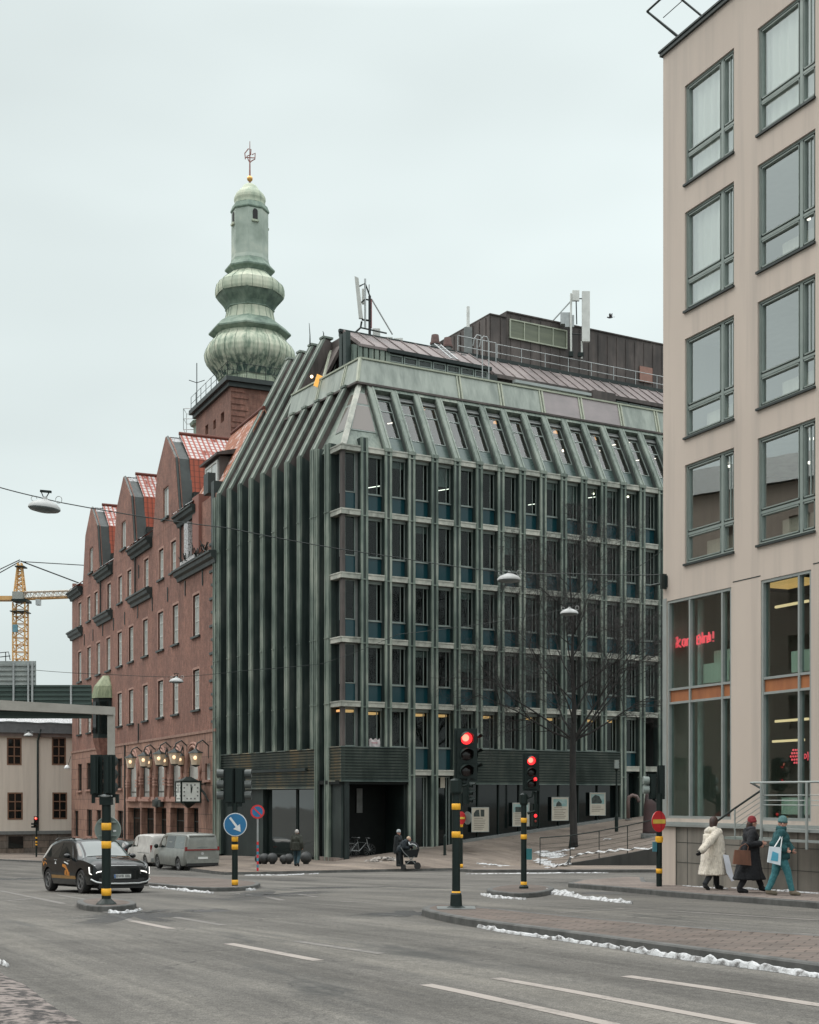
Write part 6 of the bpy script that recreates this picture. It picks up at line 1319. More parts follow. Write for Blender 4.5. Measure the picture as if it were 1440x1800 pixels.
# --- left signal seen from behind, round island
P = gp(187, 1590, .12); u = P.y / FPX; Mt = T(*P); zz = lambda py: (1590 - py) * u
t = thing("traffic_light", "black double traffic light seen from behind on the little round island", "traffic light", Mt, "traffic lights")
part("pole", MB().lathe([(.098, 0), (.095, zz(1395))], 16), BLACKP, t, Mt, smooth=True, angle=40); part("base", MB().lathe([(.22, 0), (.2, .03), (.12, .1), (.1, .12)], 16), BLACKP, t, Mt)
bands(t, [zz(1568), zz(1485), zz(1453)], .097, Mt, .15)
for dx, dw in ((-11.2, 10.6), (11.2, 10.6)):
    M2 = T(P.x + (182.5 + dx - 187) * u, P.y - .1, P.z); bk = MB(); w_ = dw * u
    bk.box(-w_, w_, 0, .05, zz(1397), zz(1327)); bk.box(-w_ * .55, w_ * .55, -.16, 0, zz(1395), zz(1329)); bk.box(-w_ * .25, w_ * .25, -.2, -.16, zz(1394), zz(1330))
    o = part("signal_head", bk, BLACKP, t, M2)
    for k in range(3): part("visor", MB().lathe([(.13, 0), (.13, .24)], 12, caps=False), BLACKP, o, M2 @ T(0, .05, zz(1338 + k * 23)) @ RX(R(-90)))
part("bracket", MB().box(-.28, .24, -.06, .06, zz(1402), zz(1396)).box(-.3, -.24, -.05, .05, zz(1412), zz(1396)).box(.2, .26, -.05, .05, zz(1412), zz(1396)).box(-.12, .12, -.12, .12, zz(1415), zz(1396)), BLACKP, t, Mt)
part("bolt_cap", MB().ball((0, -.1, zz(1399)), (.16, .03, .04), 10, 6), GALV, t, Mt, smooth=True)
Ms = T(P.x, P.y + .13, P.z + zz(1459)); rs = 22.5 * u
part("round_sign", disc(MB(), rs, 0, .02), SIGNG, t, Ms); part("sign_rim", MB().tube([(rs * math.cos(a), .01, rs * math.sin(a)) for a in [2 * math.pi * k / 32 for k in range(33)]], .014, 6), STEELG, t, Ms)
part("sign_bracket", MB().box(-rs * .7, rs * .7, -.035, 0, rs * .55, rs * .66).box(-rs * .7, rs * .7, -.035, 0, -rs * .5, -rs * .39), STEELG, t, Ms); part("sticker", MB().box(rs * .42, rs * .66, -.004, 0, -rs * .15, -rs * .02), SIGNW, t, Ms)
# --- island signal with blue arrow sign
P = gp(413, 1557, .12); u = P.y / FPX; Mt = T(*P); zz = lambda py: (1557 - py) * u
t = thing("traffic_light", "black traffic light above the blue arrow sign, on the long left island", "traffic light", Mt, "traffic lights")
pole(t, zz(1412), .09, Mt, base=False); bands(t, [zz(1551), zz(1489), zz(1475)], .091, Mt, .15); 
for px, s_ in ((403, -1), (421, 1)):
    M2 = T(P.x + (px - 413) * u, P.y, P.z); bk = MB(); bk.box(-.17, .17, -.04, .04, zz(1412), zz(1351)); bk.box(-.1, .1, -.1, -.04, zz(1410), zz(1353)); o = part("signal_head", bk, BLACKP, t, M2)
    for k in range(3):
        part("visor", MB().lathe([(.12, 0), (.13, .2), (.11, .2), (.1, .02)], 12, caps=True), solid("worn_visor", (.05, .06, .058), .5, col2=(.09, .10, .095)), o, M2 @ T(s_ * .16, 0, zz(1360 + k * 19)) @ RY(R(90 * s_)))
part("bracket", MB().box(-.22, .22, -.05, .05, zz(1418), zz(1412)), BLACKP, t, Mt)
Ms = T(P.x + (414.5 - 413) * u, P.y - .12, P.z + zz(1449.5)); rs = 20.5 * u
part("round_sign", disc(MB(), rs, 0, .02, 40), SIGNW, t, Ms); part("sign_face", disc(MB(), rs * .93, -.006, 0, 40), SIGNB, t, Ms)
Ma = Ms @ RY(R(-37)) ; a_ = .62 * rs                     # arrow pointing down and to the right
ar = MB(); ar.prism([(-.085 * rs * 1.1, -.012, .75 * rs), (.085 * rs * 1.1, -.012, .75 * rs), (.085 * rs * 1.1, -.012, -.2 * rs), (.36 * rs, -.012, -.2 * rs), (0, -.012, -.78 * rs), (-.36 * rs, -.012, -.2 * rs), (-.085 * rs * 1.1, -.012, -.2 * rs)], (0, .005, 0)); part("arrow", ar, SIGNW, t, Ma)
# --- no-parking sign on a red and blue banded pole
P = sp_(453, 1531); u = P.y / FPX; Mt = T(*P); zz = lambda py: (1531 - py) * u
t = thing("no_parking_sign", "round no parking sign, blue with red ring and slash, on a thin banded pole", "road sign", Mt)
part("pole", MB().tube([(0, 0, 0), (0, 0, zz(1415))], .042, 10), GALV, t, Mt)
cols_ = [SIGNR, solid("band_cyan", (.05, .25, .36), .5)]
for i in range(9): part("pole_band", MB().lathe([(.047, zz(1531 - i * 5.7)), (.047, zz(1531 - (i + 1) * 5.7))], 10, caps=False), cols_[i % 2], t, Mt)
Ms = T(P.x, P.y - .06, P.z + zz(1427)); rs = 12.3 * u; part("round_sign", disc(MB(), rs, 0, .02, 36), SIGNR, t, Ms); part("sign_face", disc(MB(), rs * .76, -.005, 0, 32), SIGNB, t, Ms); part("slash", MB().box(-rs * .8, rs * .8, -.01, -.005, -rs * .1, rs * .1), SIGNR, t, Ms @ RY(R(45)))
# --- no-entry sign by the beige building
P = gp(1159, 1558, .13); u = P.y / FPX; Mt = T(*P); zz = lambda py: (1558 - py) * u
t = thing("no_entry_sign", "red no entry sign with yellow bar on a banded post at the building corner", "road sign", Mt)
part("pole", MB().tube([(0, 0, 0), (0, 0, zz(1395))], .075, 12), BLACKP, t, Mt, smooth=True, angle=50); bands(t, [zz(1531), zz(1476)], .077, Mt, .12)
Ms = T(P.x - 1.5 * u, P.y - .11, P.z + zz(1444)); rs = 18.5 * u; Msr = Ms @ RZ(R(-45) * 0 + R(38)); part("round_sign", disc(MB(), rs, 0, .02, 40, Matrix.Diagonal((.76 / math.cos(R(38)), 1, 1, 1))), SIGNR, t, Msr); part("sign_bar", MB().box(-rs * .86, rs * .86, -.008, 0, -rs * .2, rs * .2), SIGNY, t, Msr); part("sign_back", disc(MB(), rs * .99, .02, .03, 40), SIGNG, t, Msr)
part("button_box", MB().box(-.17, -.07, -.08, .05, zz(1497), zz(1480)), solid("teal_box_b", (.04, .16, .20), .5), t, Mt); part("band_ring", MB().lathe([(.09, zz(1481)), (.1, zz(1478)), (.1, zz(1472)), (.09, zz(1470))], 14), YEL, t, Mt)
for px, y0, y1, s_ in ((1151, 1360, 1405, 1), (1166, 1345, 1405, 0)):
    M2 = T(P.x + (px - 1159) * u, P.y + .3, P.z); o = part("signal_head", MB().box(-6.5 * u, 6.5 * u, -.04, .06, zz(y1), zz(y0)).box(-4 * u, 4 * u, -.12, -.04, zz(y1 - 1), zz(y0 + 1)), BLACKP, t, M2)
    if s_:
        for k in range(2): part("visor", MB().lathe([(.1, 0), (.11, .16)], 12), STEELG, o, M2 @ T(-6 * u, 0, zz(1372 + k * 16)) @ RY(R(-90)))
part("bracket", MB().tube([(-.1, .3, zz(1405)), (0, .1, zz(1412)), (.1, .3, zz(1405))], .03, 6), BLACKP, t, Mt)
# --- small far signals at the left
P = gp(64, 1509); u = P.y / FPX; Mt = T(*P); zz = lambda py: (1509 - py) * u
t = thing("traffic_light", "small distant traffic light showing red in front of the cream house", "traffic light", Mt, "traffic lights")
pole(t, zz(1445), .07, Mt, base=False, n=8); bands(t, [zz(1485), zz(1480), zz(1473)], .075, Mt, .12)
head(t, T(P.x, P.y - .1, P.z + zz(1435)), 0, False, 1.0); part("side_visor", MB().box(-.38, -.1, -.1, .1, zz(1450), zz(1447)).box(-.38, -.1, -.1, .1, zz(1455), zz(1452)), BLACKP, t, Mt)
P = gp(79, 1500, .12); u = P.y / FPX; Mt = T(*P); zz = lambda py: (1500 - py) * u
t = thing("traffic_light", "distant fork-shaped signal post with two dark heads on one pole", "traffic light", Mt, "traffic lights")
pole(t, zz(1455), .09, Mt, base=False, n=8); bands(t, [zz(1475), zz(1467)], .095, Mt, .12)
part("signal_head", MB().box(-6 * u - .1, -6 * u + .16, -.1, .1, zz(1451), zz(1439)), BLACKP, t, Mt); part("signal_head", MB().box(5 * u - .05, 5 * u + .08, -.1, .1, zz(1453), zz(1441)), BLACKP, t, Mt); part("fork", MB().tube([(-6 * u, 0, zz(1451)), (-4 * u, 0, zz(1455)), (4 * u, 0, zz(1455)), (5 * u, 0, zz(1452))], .05, 6), BLACKP, t, Mt)
P = gp(124, 1497, .12); u = P.y / FPX; Mt = T(*P); zz = lambda py: (1497 - py) * u
t = thing("traffic_light", "distant dark traffic light rising behind the roof of the black car", "traffic light", Mt, "traffic lights")
pole(t, zz(1455), .08, Mt, base=False, n=8); part("signal_head", MB().box(-9 * u, -2.5 * u, -.12, .12, zz(1456), zz(1440)), BLACKP, t, Mt @ RY(R(-6))); part("bracket", MB().tube([(-6 * u, 0, zz(1456)), (0, 0, zz(1462))], .06, 6), BLACKP, t, Mt)
P = gp(137, 1497, .12); u = P.y / FPX; Mt = T(*P); zz = lambda py: (1497 - py) * u
t = thing("kiosk_sign", "black street cabinet and pillar topped by a board with a small white panel", "sign", Mt)
part("pillar", MB().box(-6 * u, 6 * u, -.2, .2, 0, zz(1438)), BLACKP, t, Mt); part("board", MB().box(-8 * u, 8 * u, -.25, .25, zz(1438), zz(1424)), BLACKP, t, Mt); part("white_panel", MB().box(-7.5 * u, 3 * u, -.27, -.25, zz(1430), zz(1425)), SIGNW, t, Mt)
# --- slender lamp post and pavement bollards on the square
P = sp_(1084, 1462); u = P.y / FPX; Mt = T(*P); zz = lambda py: (1462 - py) * u
t = thing("street_lamp", "slim black post with a pale box lantern in front of the ribbed panels", "street lamp", Mt)
part("post", MB().lathe([(.1, 0), (.1, zz(1435)), (.06, zz(1430)), (.045, zz(1352))], 10), BLACKP, t, Mt); part("lantern", MB().box(-.12, .12, -.12, .12, zz(1351), zz(1336)), solid("lantern_glass", (.24, .28, .27), .3, col2=(.30, .34, .32)), t, Mt); part("cap", MB().lathe([(.02, zz(1357)), (.15, zz(1351))], 8), BLACKP, t, Mt)
for (px, y0, y1), d in zip([(782, 1503, 1467), (463, 1500, 1470)], ["dark slender bollard left of the signal poles beside the shop door", "thin bollard"]):
    if px != 782: continue
    P = sp_(px, y0); u = P.y / FPX; h = (y0 - y1) * u
    t = thing("bollard", d, "bollard", T(*P)); part("post", MB().lathe([(.09, 0), (.07, .1), (.065, h - .1), (.02, h)], 10), BLACKP, t)
P = sp_(651, 1507); u = P.y / FPX; t = thing("bollard", "short pale steel post beside the bicycles at the dark entrance", "bollard", T(*P)); part("post", MB().lathe([(.07, 0), (.07, (1507 - 1477) * u), (.01, (1507 - 1476.5) * u)], 10), GALV, t)
# round black stone balls in front of the left shop window
BALL = solid("black_stone", (.016, .019, .02), .6, col2=(.035, .038, .038), sc=(6, 6, 6))
bl = ["black stone ball farthest left, partly behind the banded sign pole", "dark stone ball second in the row, just right of the banded sign pole", "round black stone ball in the middle gap left of the walking man", "dark stone ball directly left of the walking man's legs", "small dark ball touching the one left of the walking man", "black stone ball directly right of the walking man's legs"]
for i, (px, r_) in enumerate([(456, .24), (465, .26), (479, .27), (508, .25), (499, .22), (538, .30)]):
    P = sp_(px, 1519); single("stone_ball", MB().lathe([(.06, -.01), (r_ * .45, .0), (r_ * .5, .05)] + [(r_ * math.cos(a), r_ + .03 + r_ * math.sin(a)) for a in [R(-60 + 15 * k) for k in range(10)]] + [(.01, 2 * r_ + .03)], 20), BALL, bl[i], "stone ball", T(*P), "stone balls", smooth=True)
# dark sculpture / hood pipe by the far doorway, big dark boulder-like pillar at the corner
P = sp_(1112, 1441); u = P.y / FPX; t = thing("vent_pipe", "bent brownish vent pipe hooking over beside the far doorway", "vent pipe", T(*P)); h = (1441 - 1398) * u
part("pipe", MB().tube([(-.25, 0, 0), (-.25, 0, h - .35), (-.2, 0, h - .1), (0, 0, h), (.25, 0, h - .08), (.36, 0, h - .3), (.36, 0, h - .42)], .11, 10), solid("pipe_brown", (.16, .10, .09), .6, col2=(.09, .07, .065)), t, smooth=True)
part("flange", MB().lathe([(.2, 0), (.2, .05), (.12, .06)], 12), GREYP, t, T(*P) @ T(-.25, 0, 0))
P = sp_(1146, 1470); u = P.y / FPX; t = thing("advertising_pillar", "dark reddish street pillar narrowing to the top behind the no entry sign", "pillar", T(*P)); h = (1470 - 1393) * u
part("body", MB().lathe([(.50, -.1), (.46, .3), (.40, h * .7), (.33, h * .95), (.1, h)], 12), solid("dark_red_brown", (.05, .022, .022), .6, col2=(.03, .02, .02), sc=(2, 2, 2)), t, smooth=True); part("plinth", MB().lathe([(.56, -.1), (.56, .12), (.5, .14)], 12), GREYP, t)
# snow and gravel heap by the entrance
hp_ = MB(); P = sp_(672, 1513); random.seed(4)
for i in range(60):
    a, r_ = random.random() * 6.28, random.random() ** .7; x, y = P.x + math.cos(a) * r_ * .95, P.y + math.sin(a) * r_ * .6; q = random.uniform(.06, .16); hp_.ball((x, y, plaza_z(Vector((x, y, 0))) + .16 * (1 - r_)), (q, q * .8, q * .6), 6, 4)
setp(part("snow_heap", hp_, solid("dirty_snow_gravel", (.34, .31, .28), .9, col2=(.07, .065, .06), sc=(4, 4, 4), lo=.45, hi=.6), None, I4), "low heap of dirty snow and gravel by the dark entrance", "snow heap")
# white bag standing in the office window
P = Vector(GR.w(GR.tx(659, .3), .3, GR.tz(659, 1313, .3)))
t = MB(); t.grid(lambda u, v: ((u - .5) * .62, .02 * math.sin(u * 9 + v * 5), v * (.42 + .05 * math.sin(u * 14)) ), 16, 8); t.grid(lambda u, v: ((u - .5) * .62, .1 + .02 * math.sin(u * 9), v * (.38 + .05 * math.sin(u * 11))), 16, 8)
setp(part("paper_bag", t, solid("white_crumpled", (.62, .58, .58), .8, col2=(.5, .44, .44), sc=(6, 6, 6)), None, T(*P) @ RZ(R(29.6))), "crumpled white bag standing on the sill of a first-floor corner window", "bag")
part("print_line", MB().box(-.2, .16, -.035, -.02, .2, .23), solid("bag_print", (.5, .12, .16), .7), bpy.data.objects["paper_bag"])
# ================================================================ SIGN GANTRY, CRANE, LANTERNS, CLOCK
YG = 58.0; uG = YG / FPX
def gW(px, py): return W(px, py, YG)
Pg = Vector(((195 - CX) * uG, YG, gz((195 - CX) * uG, YG)))
t = thing("sign_gantry", "concrete-grey road gantry with dark green slatted sign backs, cut by the left edge", "gantry", T(*Pg)); CONG = solid("gantry_grey", (.36, .345, .31), .7, col2=(.28, .27, .24), sc=(1, 1, 1))
a, b_ = gW(-420, 1236), gW(201, 1251); zt1 = gW(0, 1237).z; zb1 = gW(0, 1257).z
mb = MB(); mb.hexa([(a.x, YG - .2, gW(0, 1249).z + .45), (b_.x, YG - .2, zb1), (b_.x, YG + .2, zb1), (a.x, YG + .2, gW(0, 1249).z + .45)], [(a.x, YG - .2, zt1 + .75), (b_.x, YG - .2, gW(0, 1243).z), (b_.x, YG + .2, gW(0, 1243).z), (a.x, YG + .2, zt1 + .75)]); part("beam", mb, CONG, t, I4)
part("post", MB().box(gW(190, 0).x, gW(201, 0).x, YG - .14, YG + .14, Pg.z, zb1), CONG, t, I4)
SB = solid("sign_back_green", (.035, .060, .052), .5, col2=(.05, .08, .07), sc=(1, 1, 1)); SLG = solid("sign_back_light", (.26, .29, .28), .5, col2=(.31, .34, .325))
def slat_panel(name, x0, x1, y0, y1, mt, step, Yo, parent):
    A, B = W(x0, y1, Yo), W(x1, y0, Yo); mb = MB(); mb.box(A.x, B.x, Yo, Yo + .05, A.z, B.z); z = A.z + .02
    while z < B.z: mb.box(A.x + .02, B.x - .02, Yo - .06, Yo, z, z + step * .4); z += step
    return part(name, mb, mt, parent, I4)
slat_panel("sign_panel", -80, 161, 1206, 1263, SB, .19, YG + .35, t); 
slat_panel("light_sign_panel", -80, 63, 1162, 1206, SLG, .21, YG + .35, t)
for px in (24, 50, 57, 125): A = W(px, 1238, YG + .25); part("sign_bracket", MB().box(A.x - .035, A.x + .035, YG + .2, YG + .3, A.z - .1, W(px, 1205 if px > 60 else 1163, YG + .25).z), GALV, t, I4)
part("roof_grid", MB().tube([W(-5, 1148, YG), W(15, 1146, YG), W(18, 1160, YG)], .02, 5).tube([W(0, 1155, YG), W(18, 1153, YG)], .02, 5).tube([W(10, 1146, YG), W(10, 1162, YG)], .02, 5), BLACKP, t, I4)
# tower crane
YC = 210.0; cB = W(36, 1402, YC); cB.z = gz(cB.x, YC); CRY = solid("crane_yellow", (.60, .36, .14), .5, col2=(.52, .29, .10)); CRO = solid("crane_pale", (.55, .48, .40), .5)
t = thing("tower_crane", "yellow tower crane standing far behind the sign gantry", "crane", T(*cB)); uc = YC / FPX; cz = lambda py: W(0, py, YC).z; cx0 = cB.x
def lattice(mb, A, B, w0, w1, n_, r, ax=Vector((1, 0, 0)), ay=Vector((0, 1, 0))):
    pts = []
    for i in range(n_ + 1):
        c = A.lerp(B, i / n_); w = w0 + (w1 - w0) * i / n_; pts.append([c + ax * w * sx + ay * w * sy for sx, sy in ((-1, -1), (1, -1), (1, 1), (-1, 1))])
    for k in range(4): mb.tube([p[k] for p in pts], r, 4)
    for i in range(n_):
        for k in range(4): mb.tube([pts[i][k], pts[i + 1][(k + 1) % 4]] if i % 2 else [pts[i][(k + 1) % 4], pts[i + 1][k]], r * .6, 3); mb.tube([pts[i][k], pts[i][(k + 1) % 4]], r * .6, 3)
mb = MB(); lattice(mb, Vector((cx0, YC, cB.z)), Vector((cx0, YC, cz(1060))), 10.5 * uc, 10.5 * uc, 34, .13); part("mast", mb, CRY, t, I4)
mb = MB(); lattice(mb, Vector((cx0 - 1 * uc, YC, cz(1042))), Vector((cx0 - 1 * uc, YC, cz(990))), 8 * uc, 3 * uc, 7, .13); part("tower_top", mb, CRY, t, I4)
mb = MB(); lattice(mb, Vector((cx0 + 8 * uc, YC, cz(1046))), Vector((cx0 + 190 * uc, YC + 10, cz(1021))), 5 * uc, 4 * uc, 26, .1, Vector((0, 1, 0)), Vector((0, 0, 1))); part("jib", mb, CRO, t, I4); part("jib_chord", MB().tube([(cx0 + 8 * uc, YC, cz(1053)), (cx0 + 190 * uc, YC + 10, cz(1028))], .22, 4), CRY, t, I4)
part("counter_jib", MB().box(cx0 - 120 * uc, cx0 - 6 * uc, YC - 1, YC + 1, cz(1056), cz(1049)), CRY, t, I4)
part("cab", MB().box(cx0 - 10 * uc, cx0 + 7 * uc, YC - 1.4, YC + 1.2, cz(1056), cz(1042)), solid("cab_grey", (.30, .31, .28), .5), t, I4); part("slew_ring", MB().box(cx0 - 11 * uc, cx0 + 15 * uc, YC - 1.5, YC + 1.5, cz(1059), cz(1055)), BLACKP, t, I4)
part("pendants", MB().tube([(cx0 - uc, YC, cz(987)), (cx0 - 60 * uc, YC, cz(1020))], .08, 4).tube([(cx0 - uc, YC, cz(984)), (cx0 - 60 * uc, YC, cz(1012))], .08, 4).tube([(cx0, YC, cz(986)), (cx0 + 110 * uc, YC + 6, cz(1023))], .1, 4).tube([(cx0, YC, cz(987)), (cx0 + 190 * uc, YC + 8, cz(984))], .07, 4), BLACKP, t, I4)
part("hook_block", MB().box(cx0 + 28 * uc, cx0 + 35 * uc, YC - .5, YC + .5, cz(1064), cz(1054)), GALV, t, I4); part("elevator_cage", MB().box(cx0 - 9 * uc, cx0 - 1 * uc, YC - 1.6, YC - 1, cz(1113), cz(1100)), solid("cage_blue", (.12, .26, .32), .5), t, I4); part("platform", MB().box(cx0 - 14 * uc, cx0 + 14 * uc, YC - 1.5, YC + 1.5, cz(1077), cz(1075.5)), BLACKP, t, I4); part("top_platform", MB().box(cx0 - 7 * uc, cx0 + 9 * uc, YC - 1, YC + 1, cz(998), cz(996)), BLACKP, t, I4)
# wall lanterns on the brick building
LG = solid("lantern_frosted", (.62, .52, .40), .4, emit=(1, .72, .42), es=.04)
lab = ["first", "second", "third", "fourth", "last"]
ldes = ["lit wall lantern over the leftmost arched window of the brick building", "lit wall lantern over the second arched window from the left", "lit wall lantern over the middle arched window of the brick building", "lit wall lantern over the arch left of the clock", "lit wall lantern in front of the bright arch above the clock"]
def lantern(px, py, ly, desc, s=1.0):
    x = BR.tx(px, ly); z = BR.tz(px, py, ly); M = MBR @ T(x, ly, z); t = thing("wall_lantern", desc, "wall lantern", M, "wall lanterns over the arches")
    part("glass_body", MB().lathe([(.26 * s, -.42 * s), (.42 * s, .32 * s)], 6), LG, t, M); part("cap", MB().lathe([(.50 * s, .32 * s), (.46 * s, .38 * s), (.2 * s, .5 * s), (.05, .62 * s)], 6), SILLD, t, M); part("base", MB().lathe([(.05, -.55 * s), (.22 * s, -.48 * s), (.28 * s, -.42 * s)], 6), SILLD, t, M)
    part("bulb", MB().ball((.32 * s, -.12 * s, .02), (.11 * s, .11 * s, .13 * s), 10, 8), glow("lantern_bulb", (1, .70, .42), 1.1), t, M, smooth=True)
    part("bracket", MB().tube([(0, 0, .6 * s), (0, .1, .95 * s), (0, -ly * .5, 1.15 * s), (0, -ly - .05, .8 * s), (0, -ly - .05, 0)], .05, 6), SILLD, t, M)
for (px, py), d in zip([(230, 1340), (253, 1337), (280, 1334), (307, 1332), (344, 1333)], ldes): lantern(px, py, -.9, d)
for (px, py), d in zip([(262, 1341), (290, 1338), (317.5, 1336)], ["small dim lantern peeking out behind the second lit lantern", "small dim lantern peeking out behind the middle lit lantern", "small dim lantern peeking out behind the lantern left of the clock"]): lantern(px, py, -.25, d, .8)
# clock
x = BR.tx(331, -1.2); z = BR.tz(331, 1392, -1.2); Mc = MBR @ T(x, -1.2, z); t = thing("clock", "box-shaped outdoor clock with white faces and dark frame, hung from the brick wall", "clock", Mc)
hw_ = .62; hz = .60; CF = solid("clock_face", (.66, .68, .64), .5, emit=(.9, .95, .88), es=.05)
fm = MB(); 
for sx in (-1, 1):
    for sy in (-1, 1): fm.box(sx * hw_ - .05, sx * hw_ + .05, sy * hw_ - .05, sy * hw_ + .05, -hz, hz)
fm.box(-hw_ - .06, hw_ + .06, -hw_ - .06, hw_ + .06, hz, hz + .1); fm.box(-hw_ - .06, hw_ + .06, -hw_ - .06, hw_ + .06, -hz - .1, -hz); fm.lathe([(hw_ * 1.2, hz + .1), (.2, hz + .35)], 4, None, R(45)); fm.lathe([(.05, -hz - .42), (.15, -hz - .38), (hw_ * .9, -hz - .1)], 4, None, R(45)); part("frame", fm, BLACKP, t, Mc)
for ang in (0, 90, -90):
    Mf = Mc @ RZ(R(ang)); o = part("face", MB().box(-hw_ + .05, hw_ - .05, -hw_ - .01, -hw_ + .02, -hz + .0, hz), CF, t, Mf); mk = MB()
    for h_ in range(12):
        a = R(30 * h_); rx = .43 / max(abs(math.sin(a)), abs(math.cos(a))); mk.box(rx * math.sin(a) * 1 - .045, rx * math.sin(a) + .045, -hw_ - .03, -hw_ - .012, rx * math.cos(a) - .045, rx * math.cos(a) + .045)
    part("numerals", mk, solid("numeral_grey", (.16, .17, .17), .6), o, Mf); hd = MB(); hd.box(-.025, .025, -hw_ - .05, -hw_ - .035, -.08, .42); hd.hexa([(-.03, -hw_ - .07, -.06), (.03, -hw_ - .07, -.06), (.03, -hw_ - .055, -.06), (-.03, -hw_ - .055, -.06)], [(.05, -hw_ - .07, .34), (.1, -hw_ - .07, .34), (.1, -hw_ - .055, .34), (.05, -hw_ - .055, .34)]); part("hands", hd, BLACKP, o, Mf)
part("wall_bracket", MB().tube([(0, .6, .5), (0, 1.25, .5)], .05, 6).tube([(0, .62, .45), (.3, 1.0, -.1), (.6, 1.25, -.9)], .05, 6).tube([(.3, .62, .3), (.8, 1.2, -.7)], .04, 6).tube([(.6, 1.22, -.9), (1.3, 1.22, -.9), (1.3, 1.22, -2.4)], .03, 6), SILLD, t, Mc)
# ================================================================ HANGING LAMPS AND WIRES
LAMPW = solid("lamp_shade_pale", (.40, .41, .40), .5, col2=(.34, .35, .345)); LAMPU = solid("lamp_underside", (.12, .14, .14), .35)
def hang_lamp(px, py, Y, wpx, desc, M2=I4, tilt=0):
    c = W(px, py, Y); r = wpx / 2 * Y / FPX; M = T(*c) @ RY(R(tilt)); t = thing("street_lamp", desc, "street lamp", M, "lamps hung over the street")
    part("shade", MB().lathe([(r * 1.0, -.02), (r * .98, .03), (r * .8, .10), (r * .4, .17), (r * .16, .20), (r * .12, .26)], 28), LAMPW, t, M, smooth=True, angle=50); part("underside", MB().lathe([(.01, -.10), (r * .55, -.085), (r * .62, -.06), (r * .9, -.055), (r * .99, -.022)], 28), LAMPU, t, M, smooth=True)
    part("hanger", MB().tube([(-r * .05, 0, .2), (-r * .3, 0, .38)], .012, 6).tube([(r * .05, 0, .24), (r * .2, 0, .36)], .012, 6).box(-r * .35, r * .35, -.03, .03, .36, .41), BLACKP, t, M)
    part("cable_loops", MB().tube([(r * .85 + r * .2 * math.cos(a), 0, .22 + r * .22 * math.sin(a)) for a in [i * .45 for i in range(15)]], .009, 5).tube([(-r * .7 + r * .18 * math.cos(a), 0, .2 + r * .16 * math.sin(a)) for a in [i * .45 for i in range(13)]], .008, 5), LAMPW, t, M); return c
hang_lamp(78, 893, 31.6, 56, "large round hanging street lamp at the upper left against the sky", tilt=5)
hang_lamp(895, 1019, 43, 42, "round pale hanging street lamp before the green building, upper one near the tree", tilt=0)
hang_lamp(1001, 1078, 56, 32, "pale hanging lamp in front of the bare tree top"); hang_lamp(310, 1198, 69, 25, "small pale hanging lamp in front of the brick building windows")
hang_lamp(50, 1293, 100, 16, "tiny white hanging lamp before the cream house under the gantry")
P_ = W(118, 1349, 110); t = thing("street_lamp", "tiny white hanging lamp right of the cream house's upper right window", "street lamp", T(*P_), "lamps hung over the street"); part("shade", MB().lathe([(.25, -.12), (.24, 0), (.12, .16), (.03, .2)], 12), SIGNW, t, smooth=True); part("cable", MB().tube([(.1, 0, .2), (.3, 0, .9)], .02, 4), BLACKP, t)
def wire(name, pts, desc, r=.012, sag=True): 
    Pw = [W(*p) for p in pts]; L = []
    for a, b_ in zip(Pw, Pw[1:]):
        for k in range(8): q = a.lerp(b_, k / 8); q.z -= .02 * (b_ - a).length * 4 * (k / 8) * (1 - k / 8) * .4; L.append(q)
    L.append(Pw[-1]); single(name, MB().tube(L, r, 5), BLACKP, desc, "wire")
wire("overhead_wire", [(-120, 820, 30), (0, 857, 31), (68, 874, 31.6), (110, 884, 32), (400, 928, 36), (700, 980, 40), (890, 1006, 43), (1000, 1008, 41), (1166, 1010, 37.8)], "long dark wire from the upper left lamp across to the beige building", .013)
wire("overhead_wire", [(572, 1165, 71.0), (700, 1115, 65), (1000, 1070, 56), (1090, 1012, 46), (1166, 966, 37.6)], "thin wire through the lamp by the tree, rising to the right", .011)
wire("overhead_wire", [(62, 1178, 69), (200, 1186, 69), (310, 1190, 69), (440, 1178, 71), (572, 1166, 71.2)], "thin wire crossing the brick building at the small lamp", .013)
wire("overhead_wire", [(-60, 1286, 100), (50, 1289, 100), (127, 1296, 131.7)], "faint short wire above the cream house's upper windows", .012)
# ================================================================ ROOFTOP OBJECTS
def roofant(x, y, z): return GR.w(x, y, z)
b0 = GR.w(GR.tx(646, 7.4), 7.4, 29.0); ua = b0.y / FPX; za = lambda py: EYE + (HY - py) * ua
t = thing("antenna_mast", "left rooftop antenna mast with two tall pale panels and a slanting stay", "antenna", T(*b0), "rooftop antenna masts"); Xo = lambda px: (px - CX) * ua
part("pole", MB().tube([(Xo(650), b0.y, za(595)), (Xo(650), b0.y, za(520))], .08, 8), BLACKM, t, I4); part("pole", MB().tube([(Xo(642), b0.y, za(577)), (Xo(642), b0.y, za(490))], .06, 8), GALV, t, I4); part("pole", MB().tube([(Xo(653), b0.y, za(577)), (Xo(653), b0.y, za(526))], .04, 6), solid("red_cable", (.25, .10, .10), .6), t, I4)
part("antenna_panel", MB().hexa([(Xo(631), b0.y - .2, za(561)), (Xo(638.5), b0.y - .2, za(561)), (Xo(638.5), b0.y, za(561)), (Xo(631), b0.y, za(561))], [(Xo(624), b0.y - .6, za(492)), (Xo(631), b0.y - .6, za(495)), (Xo(631), b0.y - .4, za(495)), (Xo(624), b0.y - .4, za(492))]), WHITEP, t, I4)
part("antenna_panel", MB().box(Xo(636), Xo(643), b0.y + .2, b0.y + .4, za(531), za(505)), WHITEP, t, I4)
